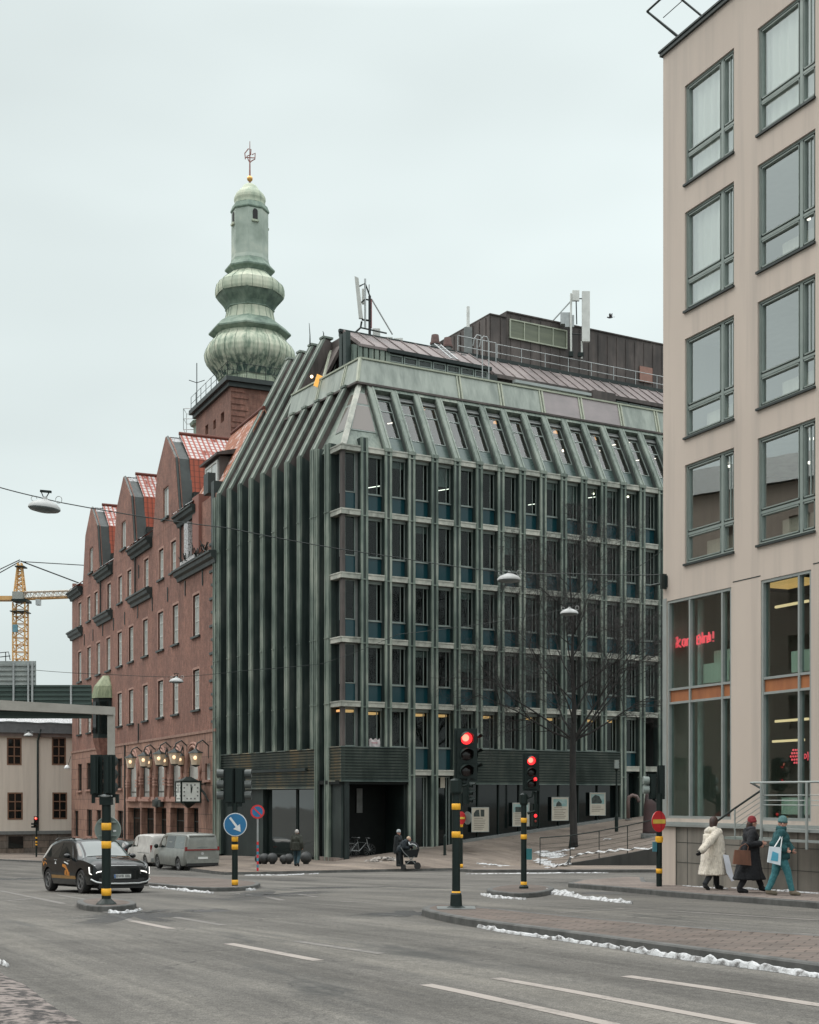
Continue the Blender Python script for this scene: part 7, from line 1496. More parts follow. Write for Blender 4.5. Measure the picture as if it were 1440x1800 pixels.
part("bracket", MB().tube([(Xo(631), b0.y - .3, za(507)), (Xo(642), b0.y, za(498)), (Xo(650), b0.y, za(520))], .05, 5).tube([(Xo(634), b0.y - .1, za(534)), (Xo(642), b0.y, za(526)), (Xo(652), b0.y, za(528))], .05, 5).tube([(Xo(636), b0.y, za(562)), (Xo(653), b0.y, za(564))], .06, 5).tube([(Xo(649), b0.y, za(500)), (Xo(649), b0.y, za(520))], .02, 4), BLACKP, t, I4)
part("stay", MB().tube([(Xo(653), b0.y, za(525)), (Xo(690), b0.y + .5, za(583))], .05, 5), GALV, t, I4); part("foot_frame", MB().tube([(Xo(624), b0.y, za(585)), (Xo(634), b0.y, za(576)), (Xo(636), b0.y, za(565))], .06, 5).tube([(Xo(634), b0.y, za(576)), (Xo(680), b0.y, za(586))], .05, 5), BLACKP, t, I4)
bx_ = MB()
units = ["small white unit on the seamed roof, nearest the left antenna mast", "low grey-white box on the seamed roof, second from the mast", "raised white unit on the seamed roof at the stay's lower end", "little grey box on the seamed roof, farthest right of the group"]
for i, (x0, x1, y0, y1) in enumerate([(655, 668, 573, 592), (671, 690, 583, 594), (692, 708, 580, 597), (711, 722, 590, 600)]):
    z0, z1 = za(y1) - .1, za(y0); tb = thing("rooftop_unit", units[i], "roof equipment", T(Xo((x0 + x1) / 2), b0.y + .4 + i * .5, z0), "small boxes on the seamed roof")
    Yq = b0.y + .4 + i * .5; part("case", MB().box(Xo(x0), Xo(x1), Yq, Yq + .6, z0 + .28, z1), WHITEP if i != 3 else GREYP, tb, I4); part("feet", MB().box(Xo(x0) + .03, Xo(x0) + .12, Yq + .05, Yq + .5, z0 - .2, z0 + .28).box(Xo(x1) - .12, Xo(x1) - .03, Yq + .05, Yq + .5, z0 - .2, z0 + .28), GREYP, tb, I4)
for px, y0, y1, d in ((545, 597, 568, "hair-thin aerial rising above the tall left fins"), (569, 594, 582, "short dark rooftop spike left of the roof corner")):
    q = W(px, y0, 84); single("aerial", MB().tube([(0, 0, -.3), (0, 0, .3), ((-.05), 0, (y0 - y1) * 84 / FPX)], [.05, .03, .015], 5), BLACKP, d, "aerial", T(*q))
# chimney cowls
CHI = solid("chimney_brown", (.15, .085, .075), .7, col2=(.10, .06, .055))
for (px, d) in ((765, "left one of two reddish brown chimney pots on the roof"), (787, "right one of two reddish brown chimney pots on the roof")):
    c = GR.w(GR.tx(px, 8.6), 8.6, 28.9); u_ = c.y / FPX; z0 = EYE + (HY - (604 if px < 780 else 609)) * u_; Mq = T(c.x, c.y, 0); t = thing("chimney_pot", d, "chimney", T(c.x, c.y, 28.9), "chimney pots"); h = 15 * u_
    part("stack", MB().lathe([(.24, 28.9), (.24, z0 + .1)], 12), GREYP, t, Mq); part("pot", MB().lathe([(.28, z0), (.25, z0 + h * .6), (.22, z0 + h), (.15, z0 + h), (.12, z0 + .1)], 14), CHI, t, Mq, smooth=True, angle=40); part("collar", MB().lathe([(.32, z0 - .05), (.32, z0 + .06)], 12), CHI, t, Mq)
c = GR.w(GR.tx(823, 10), 10, 29); u_ = c.y / FPX; t = thing("aerial", "pale stub antenna tube on the roof left of the plant room", "aerial", T(*c)); part("tube", MB().tube([(0, 0, 0), (0, 0, EYE + (HY - 539) * u_ - 29)], .1, 8), WHITEP, t); part("foot", MB().box(-.25, .25, -.25, .25, 0, EYE + (HY - 577) * u_ - 29), GREYP, t)
# right antenna mast
c = GR.w(GR.tx(1005, 8.6), 8.6, 29.5); u_ = c.y / FPX; zc = lambda py: EYE + (HY - py) * u_; Xc = lambda px: (px - CX) * u_
t = thing("antenna_mast", "right rooftop antenna mast with a long white panel beside a short one", "antenna", T(*c), "rooftop antenna masts")
part("pole", MB().tube([(Xc(1004), c.y, zc(627)), (Xc(1004), c.y, zc(516))], .07, 8), WHITEP, t, I4); part("pole", MB().tube([(Xc(1023), c.y, zc(630)), (Xc(1023), c.y, zc(600))], .06, 8), WHITEP, t, I4)
part("antenna_panel", MB().box(Xc(1022.5), Xc(1036), c.y - .35, c.y - .1, zc(603), zc(515)), WHITEP, t, I4); part("antenna_panel", MB().box(Xc(1006), Xc(1018), c.y - .2, c.y, zc(530), zc(512)), WHITEP, t, I4); part("radio_box", MB().box(Xc(987), Xc(1003), c.y + .2, c.y + .6, zc(567), zc(547)).box(Xc(994), Xc(1010), c.y + .15, c.y + .3, zc(573), zc(552)), GALV, t, I4); part("stay", MB().tube([(Xc(1003), c.y, zc(530)), (Xc(968), c.y + 1, zc(562))], .045, 5), GALV, t, I4)
for a_, b2_ in (((1004, 525), (1024, 525)), ((1004, 587), (1024, 588)), ((1013, 530), (1014, 570))): part("bracket", MB().tube([(Xc(a_[0]), c.y, zc(a_[1])), (Xc(b2_[0]), c.y, zc(b2_[1]))], .04, 5), BLACKP, t, I4)
for x0_, x1_, y1_ in ((1000, 1008, 618), (1016, 1026, 620)): part("foot", MB().box(Xc(x0_), Xc(x1_), c.y - .1, c.y + .1, zc(627), zc(y1_)), BLACKP, t, I4)
# roof ladder
c0, c1 = GR.w(GR.tx(794, 5.1), 4.75, 27.8), GR.w(GR.tx(768, 7.0), 6.9, 29.3); ld = MB(); sd_ = Vector((GR.u[0], GR.u[1], 0)) * .22
for s_ in (-1, 1): ld.tube([c0 + sd_ * s_, c1 + sd_ * s_], .035, 5)
for k in range(8): q = c0.lerp(c1, (k + .5) / 8); ld.tube([q - sd_, q + sd_], .025, 5)
single("roof_ladder", ld, GALV, "short pale metal ladder lying on the left seamed roof", "ladder")
# bird
bW = W(1073, 558, 60); bd_ = MB(); bd_.ball((0, 0, 0), (.16, .06, .055), 10, 6); bd_.ball((.15, 0, .03), (.05, .04, .04), 8, 6); bd_.add([(-.02, 0, .03), (.07, 0, .03), (-.05, -.05, .22), (-.12, -.08, .28), (-.12, 0, .02)], [(0, 1, 2), (0, 2, 3, 4)]); bd_.add([(-.02, 0, .03), (.07, 0, .03), (.02, .3, .10), (-.08, .42, .12), (-.10, 0, .02)], [(0, 1, 2), (0, 2, 3, 4)]); bd_.add([(-.14, 0, 0), (-.26, -.04, .01), (-.26, .04, .01)], [(0, 1, 2)]); single("bird", bd_, solid("bird_grey", (.10, .10, .11), .8), "small grey bird flying above the plant room roof", "bird", T(*bW) @ RZ(R(160)) @ Matrix.Scale(.75, 4))
# ================================================================ VEHICLES
def cat_(p0, p1, p2, p3, t): return .5 * (2 * p1 + (p2 - p0) * t + (2 * p0 - 5 * p1 + 4 * p2 - p3) * t * t + (3 * p1 - p0 - 3 * p2 + p3) * t ** 3)
class Car:
    def __init__(s, name, label, cat, M, st, mt, sub=5, group=None, wheel=(.34, 1.35, -1.37), track=.79, rimmat=None):
        s.t = thing(name, label, cat, M, group); s.M = M
        S = []
        for i in range(len(st) - 1):
            p = [st[max(i - 1, 0)], st[i], st[i + 1], st[min(i + 2, len(st) - 1)]]
            for k in range(sub):
                u = k / sub; S.append([cat_(*(q[j] for q in p), u) for j in range(7)])
        S.append(list(st[-1])); s.S = S; mb = MB(); vs = []
        for q in S:
            h = s.half(q); ring = h + [(-0 + x, -y, z) for x, y, z in h[::-1][1:-1]]; vs += ring
        n_ = len(s.half(S[0])) * 2 - 2; s.n = n_
        fs = [(i * n_ + k, i * n_ + (k + 1) % n_, (i + 1) * n_ + (k + 1) % n_, (i + 1) * n_ + k) for i in range(len(S) - 1) for k in range(n_)] + [tuple(range(n_))[::-1], tuple(range((len(S) - 1) * n_, len(S) * n_))]
        mb.add(vs, fs); body = part("body", mb.mesh("body", mt, True, 38), None, s.t, M); s.body = body
        R_, xf, xr = wheel; s.wheel = wheel
        cut = MB()
        for x in (xf, xr):
            for sy in (-1, 1): cut.lathe([(R_ * 1.14, -.16), (R_ * 1.14, .3)], 32, T(x, sy * (track + .06), R_) @ RX(R(90)))
        co = part("cutter", cut, mt, None, M); bpy.context.view_layer.update()
        md = body.modifiers.new("b", 'BOOLEAN'); md.object = co; md.operation = 'DIFFERENCE'; md.solver = 'EXACT'
        me = bpy.data.meshes.new_from_object(body.evaluated_get(bpy.context.evaluated_depsgraph_get()))
        body.modifiers.clear()
        if len(me.polygons) > 50: body.data = me
        bpy.data.objects.remove(co)
        part("underbody", MB().box(xr - .9, xf + .85, -track + .12, track - .12, .16, .45).box(xr - .45, xr + .45, -track + .05, track - .05, .3, .75).box(xf - .45, xf + .45, -track + .05, track - .05, .3, .72), BLACKM, s.t, M)
        for x in (xf, xr):
            for sy in (-1, 1): s.mkwheel(x, sy * track, sy, R_, rimmat)
    def half(s, q):
        x, zb, zbelt, zt, wl, wb, wt = q; zm = zb + (zbelt - zb) * .45
        return [(x, 0, zb), (x, wl * .8, zb), (x, wl * .97, zb + .05), (x, wl, zb + .16), (x, max(wl, wb) * 1.0 + .012, zm), (x, wb * 1.0, zbelt - .07), (x, wb * .965, zbelt), (x, wb + (wt - wb) * .5 - .01, zbelt + (zt - .09 - zbelt) * .5), (x, wt, zt - .085), (x, wt * .86, zt - .022), (x, wt * .5, zt), (x, 0, zt + .008)]
    def at(s, x, side, v, off=.006):
        """point on the side glass area: x station, v 0 belt .. 1 roof edge"""
        S = s.S; i = max(0, min(len(S) - 2, next((k for k in range(len(S) - 1) if S[k][0] <= x <= S[k + 1][0] or S[k][0] >= x >= S[k + 1][0]), 0))); a, b = S[i], S[i + 1]; t_ = (x - a[0]) / ((b[0] - a[0]) or 1); q = [a[j] + (b[j] - a[j]) * t_ for j in range(7)]; h = s.half(q)
        A, B_, C_ = Vector(h[6]), Vector(h[7]), Vector(h[8]); p = A.lerp(B_, v * 2) if v < .5 else B_.lerp(C_, v * 2 - 1); return Vector((p.x, side * (p.y + off), p.z + off * .3))
    def low(s, x, side, v, off=.006):
        S = s.S; i = max(0, min(len(S) - 2, next((k for k in range(len(S) - 1) if S[k][0] >= x >= S[k + 1][0] or S[k][0] <= x <= S[k + 1][0]), 0))); a, b = S[i], S[i + 1]; t_ = (x - a[0]) / ((b[0] - a[0]) or 1); q = [a[j] + (b[j] - a[j]) * t_ for j in range(7)]; h = s.half(q)
        K = [Vector(h[k]) for k in (3, 4, 5, 6)]; f = v * 3; k = min(2, int(f)); p = K[k].lerp(K[k + 1], f - k); return Vector((p.x, side * (p.y + off), p.z))
    def side_patch(s, name, pts, mt, fn=None, parent=None):
        """closed outline [(x, v)] laid on both body sides"""
        for side in (-1, 1): s.one_patch(name, pts, mt, side, fn, parent)
    def one_patch(s, name, pts, mt, side, fn=None, parent=None):
        fn = fn or s.at; n_ = len(pts); a = [fn(x, side, v) for x, v in pts]; b = [fn(x, side, v, -.01) for x, v in pts]
        return part(name, MB().add(a + b, [tuple(range(n_)), tuple(range(n_, 2 * n_))[::-1]] + [(i, (i + 1) % n_, n_ + (i + 1) % n_, n_ + i) for i in range(n_)]), mt, parent or s.t, s.M)
    def top_patch(s, name, x0, x1, mt, wk=.93, off=.008, ny=10, nx=10, v=1):
        """windscreen-like sheet across the car between stations x0 and x1"""
        def fn(u, w):
            x = x0 + (x1 - x0) * u; S = s.S; i = next((k for k in range(len(S) - 1) if S[k][0] >= x >= S[k + 1][0] or S[k][0] <= x <= S[k + 1][0]), 0); a, b = S[i], S[i + 1]; t_ = (x - a[0]) / ((b[0] - a[0]) or 1); q = [a[j] + (b[j] - a[j]) * t_ for j in range(7)]; h = s.half(q)
            y = (2 * w - 1) * h[8][1] * wk; ay = abs(y); P = h[8:12]; z = P[-1][2]
            for c, d in zip(P, P[1:]):
                if c[1] >= ay >= d[1]: z = c[2] + (d[2] - c[2]) * ((c[1] - ay) / ((c[1] - d[1]) or 1)); break
            sx = 1 if x1 > x0 else -1
            return (x + off * .6 * sx, y, z + off)
        return part(name, MB().grid(fn, nx, ny), mt, s.t, s.M, smooth=True)
    def mkwheel(s, x, y, sy, R_, rimmat):
        Mw = s.M @ T(x, y, R_) @ RX(R(-90 * sy))         # local +z points outwards
        w = part("wheel", MB().lathe([(R_ * .62, -.11), (R_ * .93, -.115), (R_, -.08), (R_, .08), (R_ * .93, .115), (R_ * .66, .11), (R_ * .64, .05)], 32), BLACKM, s.t, Mw, smooth=True, angle=35)
        rm = MB(); rm.lathe([(R_ * .67, .10), (R_ * .66, .113), (R_ * .61, .113), (R_ * .60, .06)], 28, caps=False); rm.cur = 1; rm.lathe([(R_ * .61, .035), (.01, .03)], 28); rm.cur = 0
        for k in range(5):
            a = 2 * math.pi * k / 5
            for d in (-.13, .13): rm.hexa([(R_ * .1 * math.cos(a + d * 2), R_ * .1 * math.sin(a + d * 2), .04), (R_ * .62 * math.cos(a + d), R_ * .62 * math.sin(a + d), .05), (R_ * .62 * math.cos(a + d + .11), R_ * .62 * math.sin(a + d + .11), .05), (R_ * .1 * math.cos(a + d * 2 + .4), R_ * .1 * math.sin(a + d * 2 + .4), .04)], [(R_ * .1 * math.cos(a + d * 2), R_ * .1 * math.sin(a + d * 2), .085), (R_ * .62 * math.cos(a + d), R_ * .62 * math.sin(a + d), .10), (R_ * .62 * math.cos(a + d + .11), R_ * .62 * math.sin(a + d + .11), .10), (R_ * .1 * math.cos(a + d * 2 + .4), R_ * .1 * math.sin(a + d * 2 + .4), .085)])
        rm.lathe([(R_ * .14, .06), (R_ * .13, .1), (.01, .1)], 16); part("rim", rm, [rimmat or RIM, BLACKM], w, Mw)
RIM = solid("alloy_rim", (.34, .35, .35), .35, .6, col2=(.22, .22, .22)); RIMD = solid("dark_rim", (.05, .05, .052), .4, .4)
CBLK = solid("car_black_paint", (.004, .006, .0065), .22, .0, col2=(.006, .008, .009), coat=.25, spec=.35, rvar=.08); CGL = dark_glass("car_glass", (.012, .016, .016), 1.6, .03, .03); CGLS = dark_glass("car_windscreen", (.09, .11, .105), 1.75, .03, .03)
CSIL = solid("car_silver_grey", (.235, .245, .225), .35, .35, col2=(.19, .20, .185), coat=.3); CWHT = solid("car_dirty_white", (.50, .49, .46), .45, .0, col2=(.40, .39, .37), coat=.2); CHRM = solid("satin_trim", (.50, .52, .52), .35, .6)
DRL = glow("daylight_lamp", (1, .97, .92), 1.2); PLATE = solid("number_plate", (.66, .68, .66), .5); PLB = solid("plate_blue", (.02, .10, .30), .5); REDLAMP = solid("tail_lamp_red", (.20, .01, .012), .25, coat=.5); ORG = solid("orange_decal", (.55, .22, .03), .5, col2=(.45, .17, .03), sc=(4, 4, 4)); ORG2 = solid("bronze_stripe", (.32, .18, .06), .5)
FONT_CACHE = {}
def text_mesh(txt, size, depth=.004):
    cu = bpy.data.curves.new("txt", 'FONT'); cu.body = txt; cu.size = size; cu.extrude = depth; cu.align_x = 'CENTER'; cu.align_y = 'CENTER'
    ob = bpy.data.objects.new("txt", cu); COL.objects.link(ob); bpy.context.view_layer.update(); me = bpy.data.meshes.new_from_object(ob.evaluated_get(bpy.context.evaluated_depsgraph_get())); bpy.data.objects.remove(ob); return me
def plate(car, x, z, M2=I4, txt="BWR 00L", w=.50):
    Mp = car.M @ T(x, 0, z) @ M2; o = part("number_plate", MB().box(-.008, .008, -w / 2, w / 2, -.055, .055), PLATE, car.t, Mp); part("plate_strip", MB().box(.009, .011, -w / 2, -w / 2 + .045, -.052, .052), PLB, o, Mp)
    me = text_mesh(txt, .11); me.materials.append(BLACKM); part("plate_text", me, None, o, Mp @ T(.012, .02, 0) @ RZ(R(90)) @ RX(R(90)))
# --- black crossover on the road
C0 = Vector((-9.35, 40.37, 0)); hd = math.atan2(-.83, .557); slope_y = (gz(C0.x, 41) - gz(C0.x, 39)) / 2
zc_ = gz(C0.x, C0.y) ; Mcar = T(C0.x, C0.y, zc_ + .0) @ RX(math.atan(slope_y)) @ RZ(hd)
st = [(-2.20, .48, .86, .98, .60, .70, .55), (-2.16, .30, .92, 1.16, .74, .80, .60), (-2.0, .24, .99, 1.34, .84, .87, .66), (-1.72, .2, 1.0, 1.48, .885, .905, .68), (-1.3, .19, .985, 1.545, .90, .915, .69), (-.7, .19, .965, 1.575, .90, .915, .70), (-.1, .19, .95, 1.565, .90, .91, .69), (.3, .19, .945, 1.52, .90, .91, .67), (.62, .19, .95, 1.37, .90, .91, .68), (.95, .19, .955, 1.16, .90, .91, .72), (1.13, .19, .955, 1.055, .90, .905, .78), (1.5, .20, .93, 1.005, .895, .895, .80), (1.85, .21, .88, .95, .885, .885, .80), (2.06, .22, .83, .88, .86, .86, .78), (2.15, .24, .78, .81, .82, .82, .74), (2.19, .30, .70, .73, .76, .76, .68)]
car = Car("car", "black electric crossover with orange lettering and lit headlights driving toward the right", "car", Mcar, st, CBLK)
part("windscreen", car.top_patch.__func__ and MB(), None, car.t) if 0 else car.top_patch("windscreen", .42, 1.10, CGLS, .97)
car.top_patch("rear_window", -1.75, -2.1, CGL, .9)
car.top_patch("roof_panel", -1.5, .2, solid("roof_dark_gloss", (.03, .035, .035), .15, coat=.8), .9, .006)
car.side_patch("side_window", [(-1.62, .14), (-1.15, .08), (-.52, .08), (-.52, .93), (-1.1, .93), (-1.5, .8)], CGL); car.side_patch("side_window", [(-.44, .08), (.62, .12), (.50, .40), (.2, .84), (-.05, .93), (-.44, .93)], CGL)
car.side_patch("rear_quarter_panel", [(-1.98, .0), (-1.80, .0), (-1.55, .8), (-1.62, .98), (-1.80, .9)], CWHT)
car.side_patch("door_line", [(-.50, .02), (-.485, .02), (-.485, .98), (-.50, .98)], BLACKM, car.low); car.side_patch("door_line", [(.60, .1), (.615, .1), (.615, .98), (.60, .98)], BLACKM, car.low); car.side_patch("sill_stripe", [(-1.0, .10), (.98, .10), (.98, .26), (-1.0, .26)], ORG2, car.low); car.side_patch("sill_cladding", [(-1.0, -.0), (.98, -.0), (.98, .09), (-1.0, .09)], solid("grey_cladding", (.05, .055, .055), .6), car.low)
for px_, v_ in ((-.35, .78), (.0, .78)): pass
for q in ([(-.1, .62), (.15, .60), (.42, .42), (.50, .36), (.38, .34), (.15, .50), (-.1, .55)], [(.12, .44), (.22, .46), (.24, .30), (.12, .30)], [(.28, .42), (.36, .42), (.38, .24), (.28, .26)], [(.40, .36), (.50, .40), (.52, .22), (.42, .22)], [(-1.9, .62), (-1.75, .85), (-1.55, .8), (-1.45, .55), (-1.6, .62), (-1.75, .5)]): car.side_patch("decal", q, ORG, car.low)
car.side_patch("decal", [(-.75, .60), (-.62, .60), (-.68, .74)], SIGNW, car.low); car.side_patch("decal", [(.0, .70), (.38, .60), (.40, .64), (.05, .77)], SIGNW, car.low)
car.side_patch("door_handle", [(-.86, .86), (-.62, .86), (-.62, .92), (-.86, .92)], CHRM, car.low); car.side_patch("door_handle", [(.20, .86), (.44, .86), (.44, .92), (.20, .92)], CHRM, car.low)
for sy in (-1, 1):
    part("mirror", MB().ball((.52, sy * 1.0, 1.06), (.09, .11, .075), 12, 8).box(.48, .56, sy * .86, sy * .95, .98, 1.02), CBLK, car.t, Mcar, smooth=True, angle=40)
    part("roof_rail", MB().tube([(-1.5, sy * .62, 1.53), (-1.2, sy * .64, 1.59), (-.2, sy * .64, 1.60), (.1, sy * .62, 1.56)], .022, 6), CBLK, car.t, Mcar)
    o = part("headlight", MB().hexa([(2.21, sy * .54, .56), (2.06, sy * .885, .56), (1.96, sy * .885, .56), (2.05, sy * .5, .56)], [(2.19, sy * .54, .74), (2.02, sy * .885, .78), (1.92, sy * .885, .78), (2.03, sy * .5, .74)]), dark_glass("headlamp_glass", (.05, .045, .045), 1.6, .05) if "headlamp_glass" not in MATS else MATS["headlamp_glass"], car.t, Mcar)
    dl = MB(); dl.tube([(2.00, sy * .895, .76), (2.04, sy * .89, .58), (2.13, sy * .82, .53), (2.20, sy * .72, .62), (2.225, sy * .56, .65)], .017, 6); part("daylight_strip", dl, DRL, o, Mcar)
part("grille_panel", MB().grid(lambda u, v: (2.222 - .09 * (2 * u - 1) ** 4 - .015 * v, (2 * u - 1) * .74, .36 + .30 * v), 16, 4), CBLK, car.t, Mcar, smooth=True)
part("hood_edge_trim", MB().tube([(2.16 - .10 * abs(u / 5 - 1) ** 3, (u / 10 - .5) * 1.56, .80) for u in range(11)], .012, 6), CHRM, car.t, Mcar); part("badge", MB().box(2.03, 2.05, -.11, .11, .87, .90), CHRM, car.t, Mcar)
part("lower_trim", MB().tube([(2.10, -.88, .42), (2.18, -.74, .34), (2.24, -.5, .30), (2.255, 0, .295), (2.24, .5, .30), (2.18, .74, .34), (2.10, .88, .42)], .026, 6), CHRM, car.t, Mcar)
part("lower_grille", MB().grid(lambda u, v: (2.235 - .10 * (2 * u - 1) ** 4, (2 * u - 1) * .70, .31 + .10 * v), 12, 2), BLACKM, car.t, Mcar)
plate(car, 2.245, .50)
def hood(x, y): 
    S = car.S; i = next((k for k in range(len(S) - 1) if S[k][0] <= x <= S[k + 1][0]), 0); return S[i][3] + .014
hl_ = MB()
for k, (x, y, a_) in enumerate([(1.42, -.15, .3), (1.44, .08, .2), (1.42, .28, -.2), (1.38, .46, .3), (1.40, -.36, -.3)]): hl_.box(x - .06, x + .06, y - .09, y + .09, hood(x, y), hood(x, y) + .004, T(0, 0, 0))
part("bonnet_lettering", hl_, ORG, car.t, Mcar)
# --- parked vans, seen from behind
def van_at(px, py, ang, L): p = gp(px, py); h = Vector((math.cos(ang), math.sin(ang), 0)); c = p + h * L / 2; return T(c.x, c.y, gz(c.x, c.y) + .0) @ RZ(ang)
ang = math.atan2(.866, -.5)
Mv = van_at(356, 1530, ang, 5.0)
vs_ = [(-2.50, .42, 1.02, 1.55, .80, .86, .70), (-2.47, .34, 1.04, 1.72, .88, .91, .74), (-2.38, .28, 1.06, 1.86, .93, .94, .765), (-2.2, .24, 1.06, 1.90, .95, .955, .775), (-1.2, .2, 1.06, 1.915, .955, .96, .78), (.2, .2, 1.06, 1.91, .955, .96, .78), (.9, .2, 1.06, 1.87, .95, .955, .76), (1.35, .2, 1.06, 1.60, .945, .95, .78), (1.75, .2, 1.06, 1.24, .94, .93, .80), (2.1, .22, 1.0, 1.08, .9, .88, .8), (2.38, .25, .86, .92, .82, .78, .7), (2.48, .34, .7, .74, .66, .64, .6)]
van = Car("van", "grey passenger van parked at the kerb with its rear toward the camera", "van", Mv, vs_, CSIL, group="vans parked along the kerb", wheel=(.35, 1.55, -1.55), track=.82)
van.side_patch("side_window", [(-2.25, .1), (-1.0, .1), (-1.0, .9), (-2.2, .9)], CGLS); van.side_patch("side_window", [(-.92, .1), (.25, .1), (.25, .9), (-.92, .9)], CGL); van.side_patch("side_window", [(.33, .1), (1.45, .1), (1.1, .9), (.33, .9)], CGL)
rg = lambda x0, x1, y, z0, z1: None
part("rear_window", MB().grid(lambda u, v: (-2.505 + .055 * v + .03 * (2 * u - 1) ** 2, (2 * u - 1) * (.80 - .06 * v), 1.20 + .46 * v), 10, 4), CGLS, van.t, Mv, smooth=True)
part("spoiler", MB().box(-2.52, -2.36, -.68, .68, 1.76, 1.82), CSIL, van.t, Mv); part("tail_light", MB().box(-2.535, -2.46, -.86, .86, 1.06, 1.12), REDLAMP, van.t, Mv); part("tail_light", MB().box(-2.50, -2.38, .80, .91, 1.04, 1.24).box(-2.50, -2.38, -.91, -.80, 1.04, 1.24), REDLAMP, van.t, Mv)
part("bumper", MB().box(-2.56, -2.40, -.86, .86, .42, .60), CSIL, van.t, Mv); part("lower_bumper", MB().box(-2.55, -2.38, -.84, .84, .28, .42), BLACKM, van.t, Mv); part("badge", MB().lathe([(.07, 0), (.07, .012)], 20, T(-2.50, 0, .90) @ RY(R(-90))), CHRM, van.t, Mv)
Mpl = Mv @ T(-2.57, 0, .68) @ RZ(math.pi); part("number_plate", MB().box(-.008, .008, -.26, .26, -.055, .055), PLATE, van.t, Mpl); part("plate_recess", MB().box(-2.525, -2.47, -.4, .4, .6, .78), CSIL, van.t, Mv)
part("roof_antenna", MB().box(-1.9, -1.7, -.02, .02, 1.9, 1.97), BLACKM, van.t, Mv)
for sy in (-1, 1): part("mirror", MB().ball((1.3, sy * 1.08, 1.18), (.08, .12, .12), 10, 8), BLACKP, van.t, Mv, smooth=True)
Mv2 = van_at(291, 1523, ang, 4.4) 
v2 = [(-2.2, .42, 1.0, 1.5, .78, .84, .70), (-2.16, .3, 1.02, 1.72, .86, .89, .74), (-2.0, .24, 1.03, 1.80, .89, .90, .76), (-1.0, .2, 1.03, 1.82, .90, .905, .77), (.2, .2, 1.03, 1.80, .90, .905, .76), (.7, .2, 1.03, 1.68, .90, .9, .74), (1.1, .2, 1.03, 1.36, .90, .9, .75), (1.4, .2, 1.02, 1.12, .88, .87, .76), (1.85, .22, .92, .99, .84, .82, .74), (2.12, .26, .76, .82, .74, .7, .64), (2.2, .34, .62, .66, .6, .58, .5)]
van2 = Car("van", "dirty white delivery van parked just ahead of the grey van", "van", Mv2, v2, CWHT, group="vans parked along the kerb", wheel=(.33, 1.35, -1.35), track=.78)
van2.side_patch("side_window", [(.0, .12), (1.1, .14), (.7, .85), (.0, .9)], CGL); van2.side_patch("body_rib", [(-2.0, .5), (-.1, .5), (-.1, .53), (-2.0, .53)], GREYP, van2.low)
part("tail_light", MB().box(-2.20, -2.1, .76, .87, .85, 1.25).box(-2.20, -2.1, -.87, -.76, .85, 1.25), REDLAMP, van2.t, Mv2); part("bumper", MB().box(-2.26, -2.1, -.82, .82, .32, .52), GREYP, van2.t, Mv2)
for sy in (-1, 1): part("mirror", MB().ball((.95, sy * 1.0, 1.12), (.07, .11, .10), 10, 8), BLACKP, van2.t, Mv2, smooth=True)
Mv3 = van_at(238, 1517, ang, 4.3); stc = [(x, a, b, c * .93 if c > 1.2 else c, d, e, f) for x, a, b, c, d, e, f in st]
car3 = Car("car", "dark parked car mostly hidden between the black crossover and the white van", "car", Mv3, stc, CBLK); car3.top_patch("rear_window", -1.7, -2.08, CGLS, .9); car3.top_patch("windscreen", .42, 1.10, CGLS, .97); car3.side_patch("side_window", [(-1.4, .1), (.5, .1), (.1, .9), (-1.2, .9)], CGL)
for sy in (-1, 1): part("tail_light", MB().box(-2.2, -2.05, sy * .55, sy * .8, .82, .92), REDLAMP, car3.t, Mv3)
# ================================================================ PEOPLE
def blob(name, caps, ells, voxel, mt, parent, M, smooth=2, extra=None, factor=.5, fold=0):
    mb = MB()
    for p0, p1, r0, r1 in caps:
        p0, p1 = Vector(p0), Vector(p1); mb.tube([p0, p1], [r0, r1], 12); mb.ball(p0, r0, 12, 8); mb.ball(p1, r1, 12, 8)
    for c, r in ells: mb.ball(c, r, 16, 10)
    if extra: extra(mb)
    o = part(name, mb, mt, parent, M); md = o.modifiers.new("r", 'REMESH'); md.mode = 'VOXEL'; md.voxel_size = voxel
    if smooth: ms = o.modifiers.new("s", 'SMOOTH'); ms.iterations = smooth; ms.factor = factor
    bpy.context.view_layer.update(); me = bpy.data.meshes.new_from_object(o.evaluated_get(bpy.context.evaluated_depsgraph_get())); o.modifiers.clear()
    if len(me.polygons): me.polygons.foreach_set('use_smooth', [True] * len(me.polygons)); o.data = me
    if fold:
        nv = [v.normal.copy() for v in o.data.vertices]
        for v, nr in zip(o.data.vertices, nv): c = v.co; v.co = c + nr * (noise.noise(Vector((c.x * 11 + c.z * 2, c.y * 11, c.z * 3.2))) * fold + noise.noise(c * 26) * fold * .3 + fold * .55)
    if not o.data.materials: o.data.materials.append(mt)
    return o
SKIN = solid("skin", (.48, .27, .20), .55, col2=(.42, .22, .17), sc=(9, 9, 9)); EYE_M = solid("eye_dark", (.03, .02, .02), .2); LIP = solid("lips", (.35, .12, .11), .5)
def vec(*a): return Vector(a)
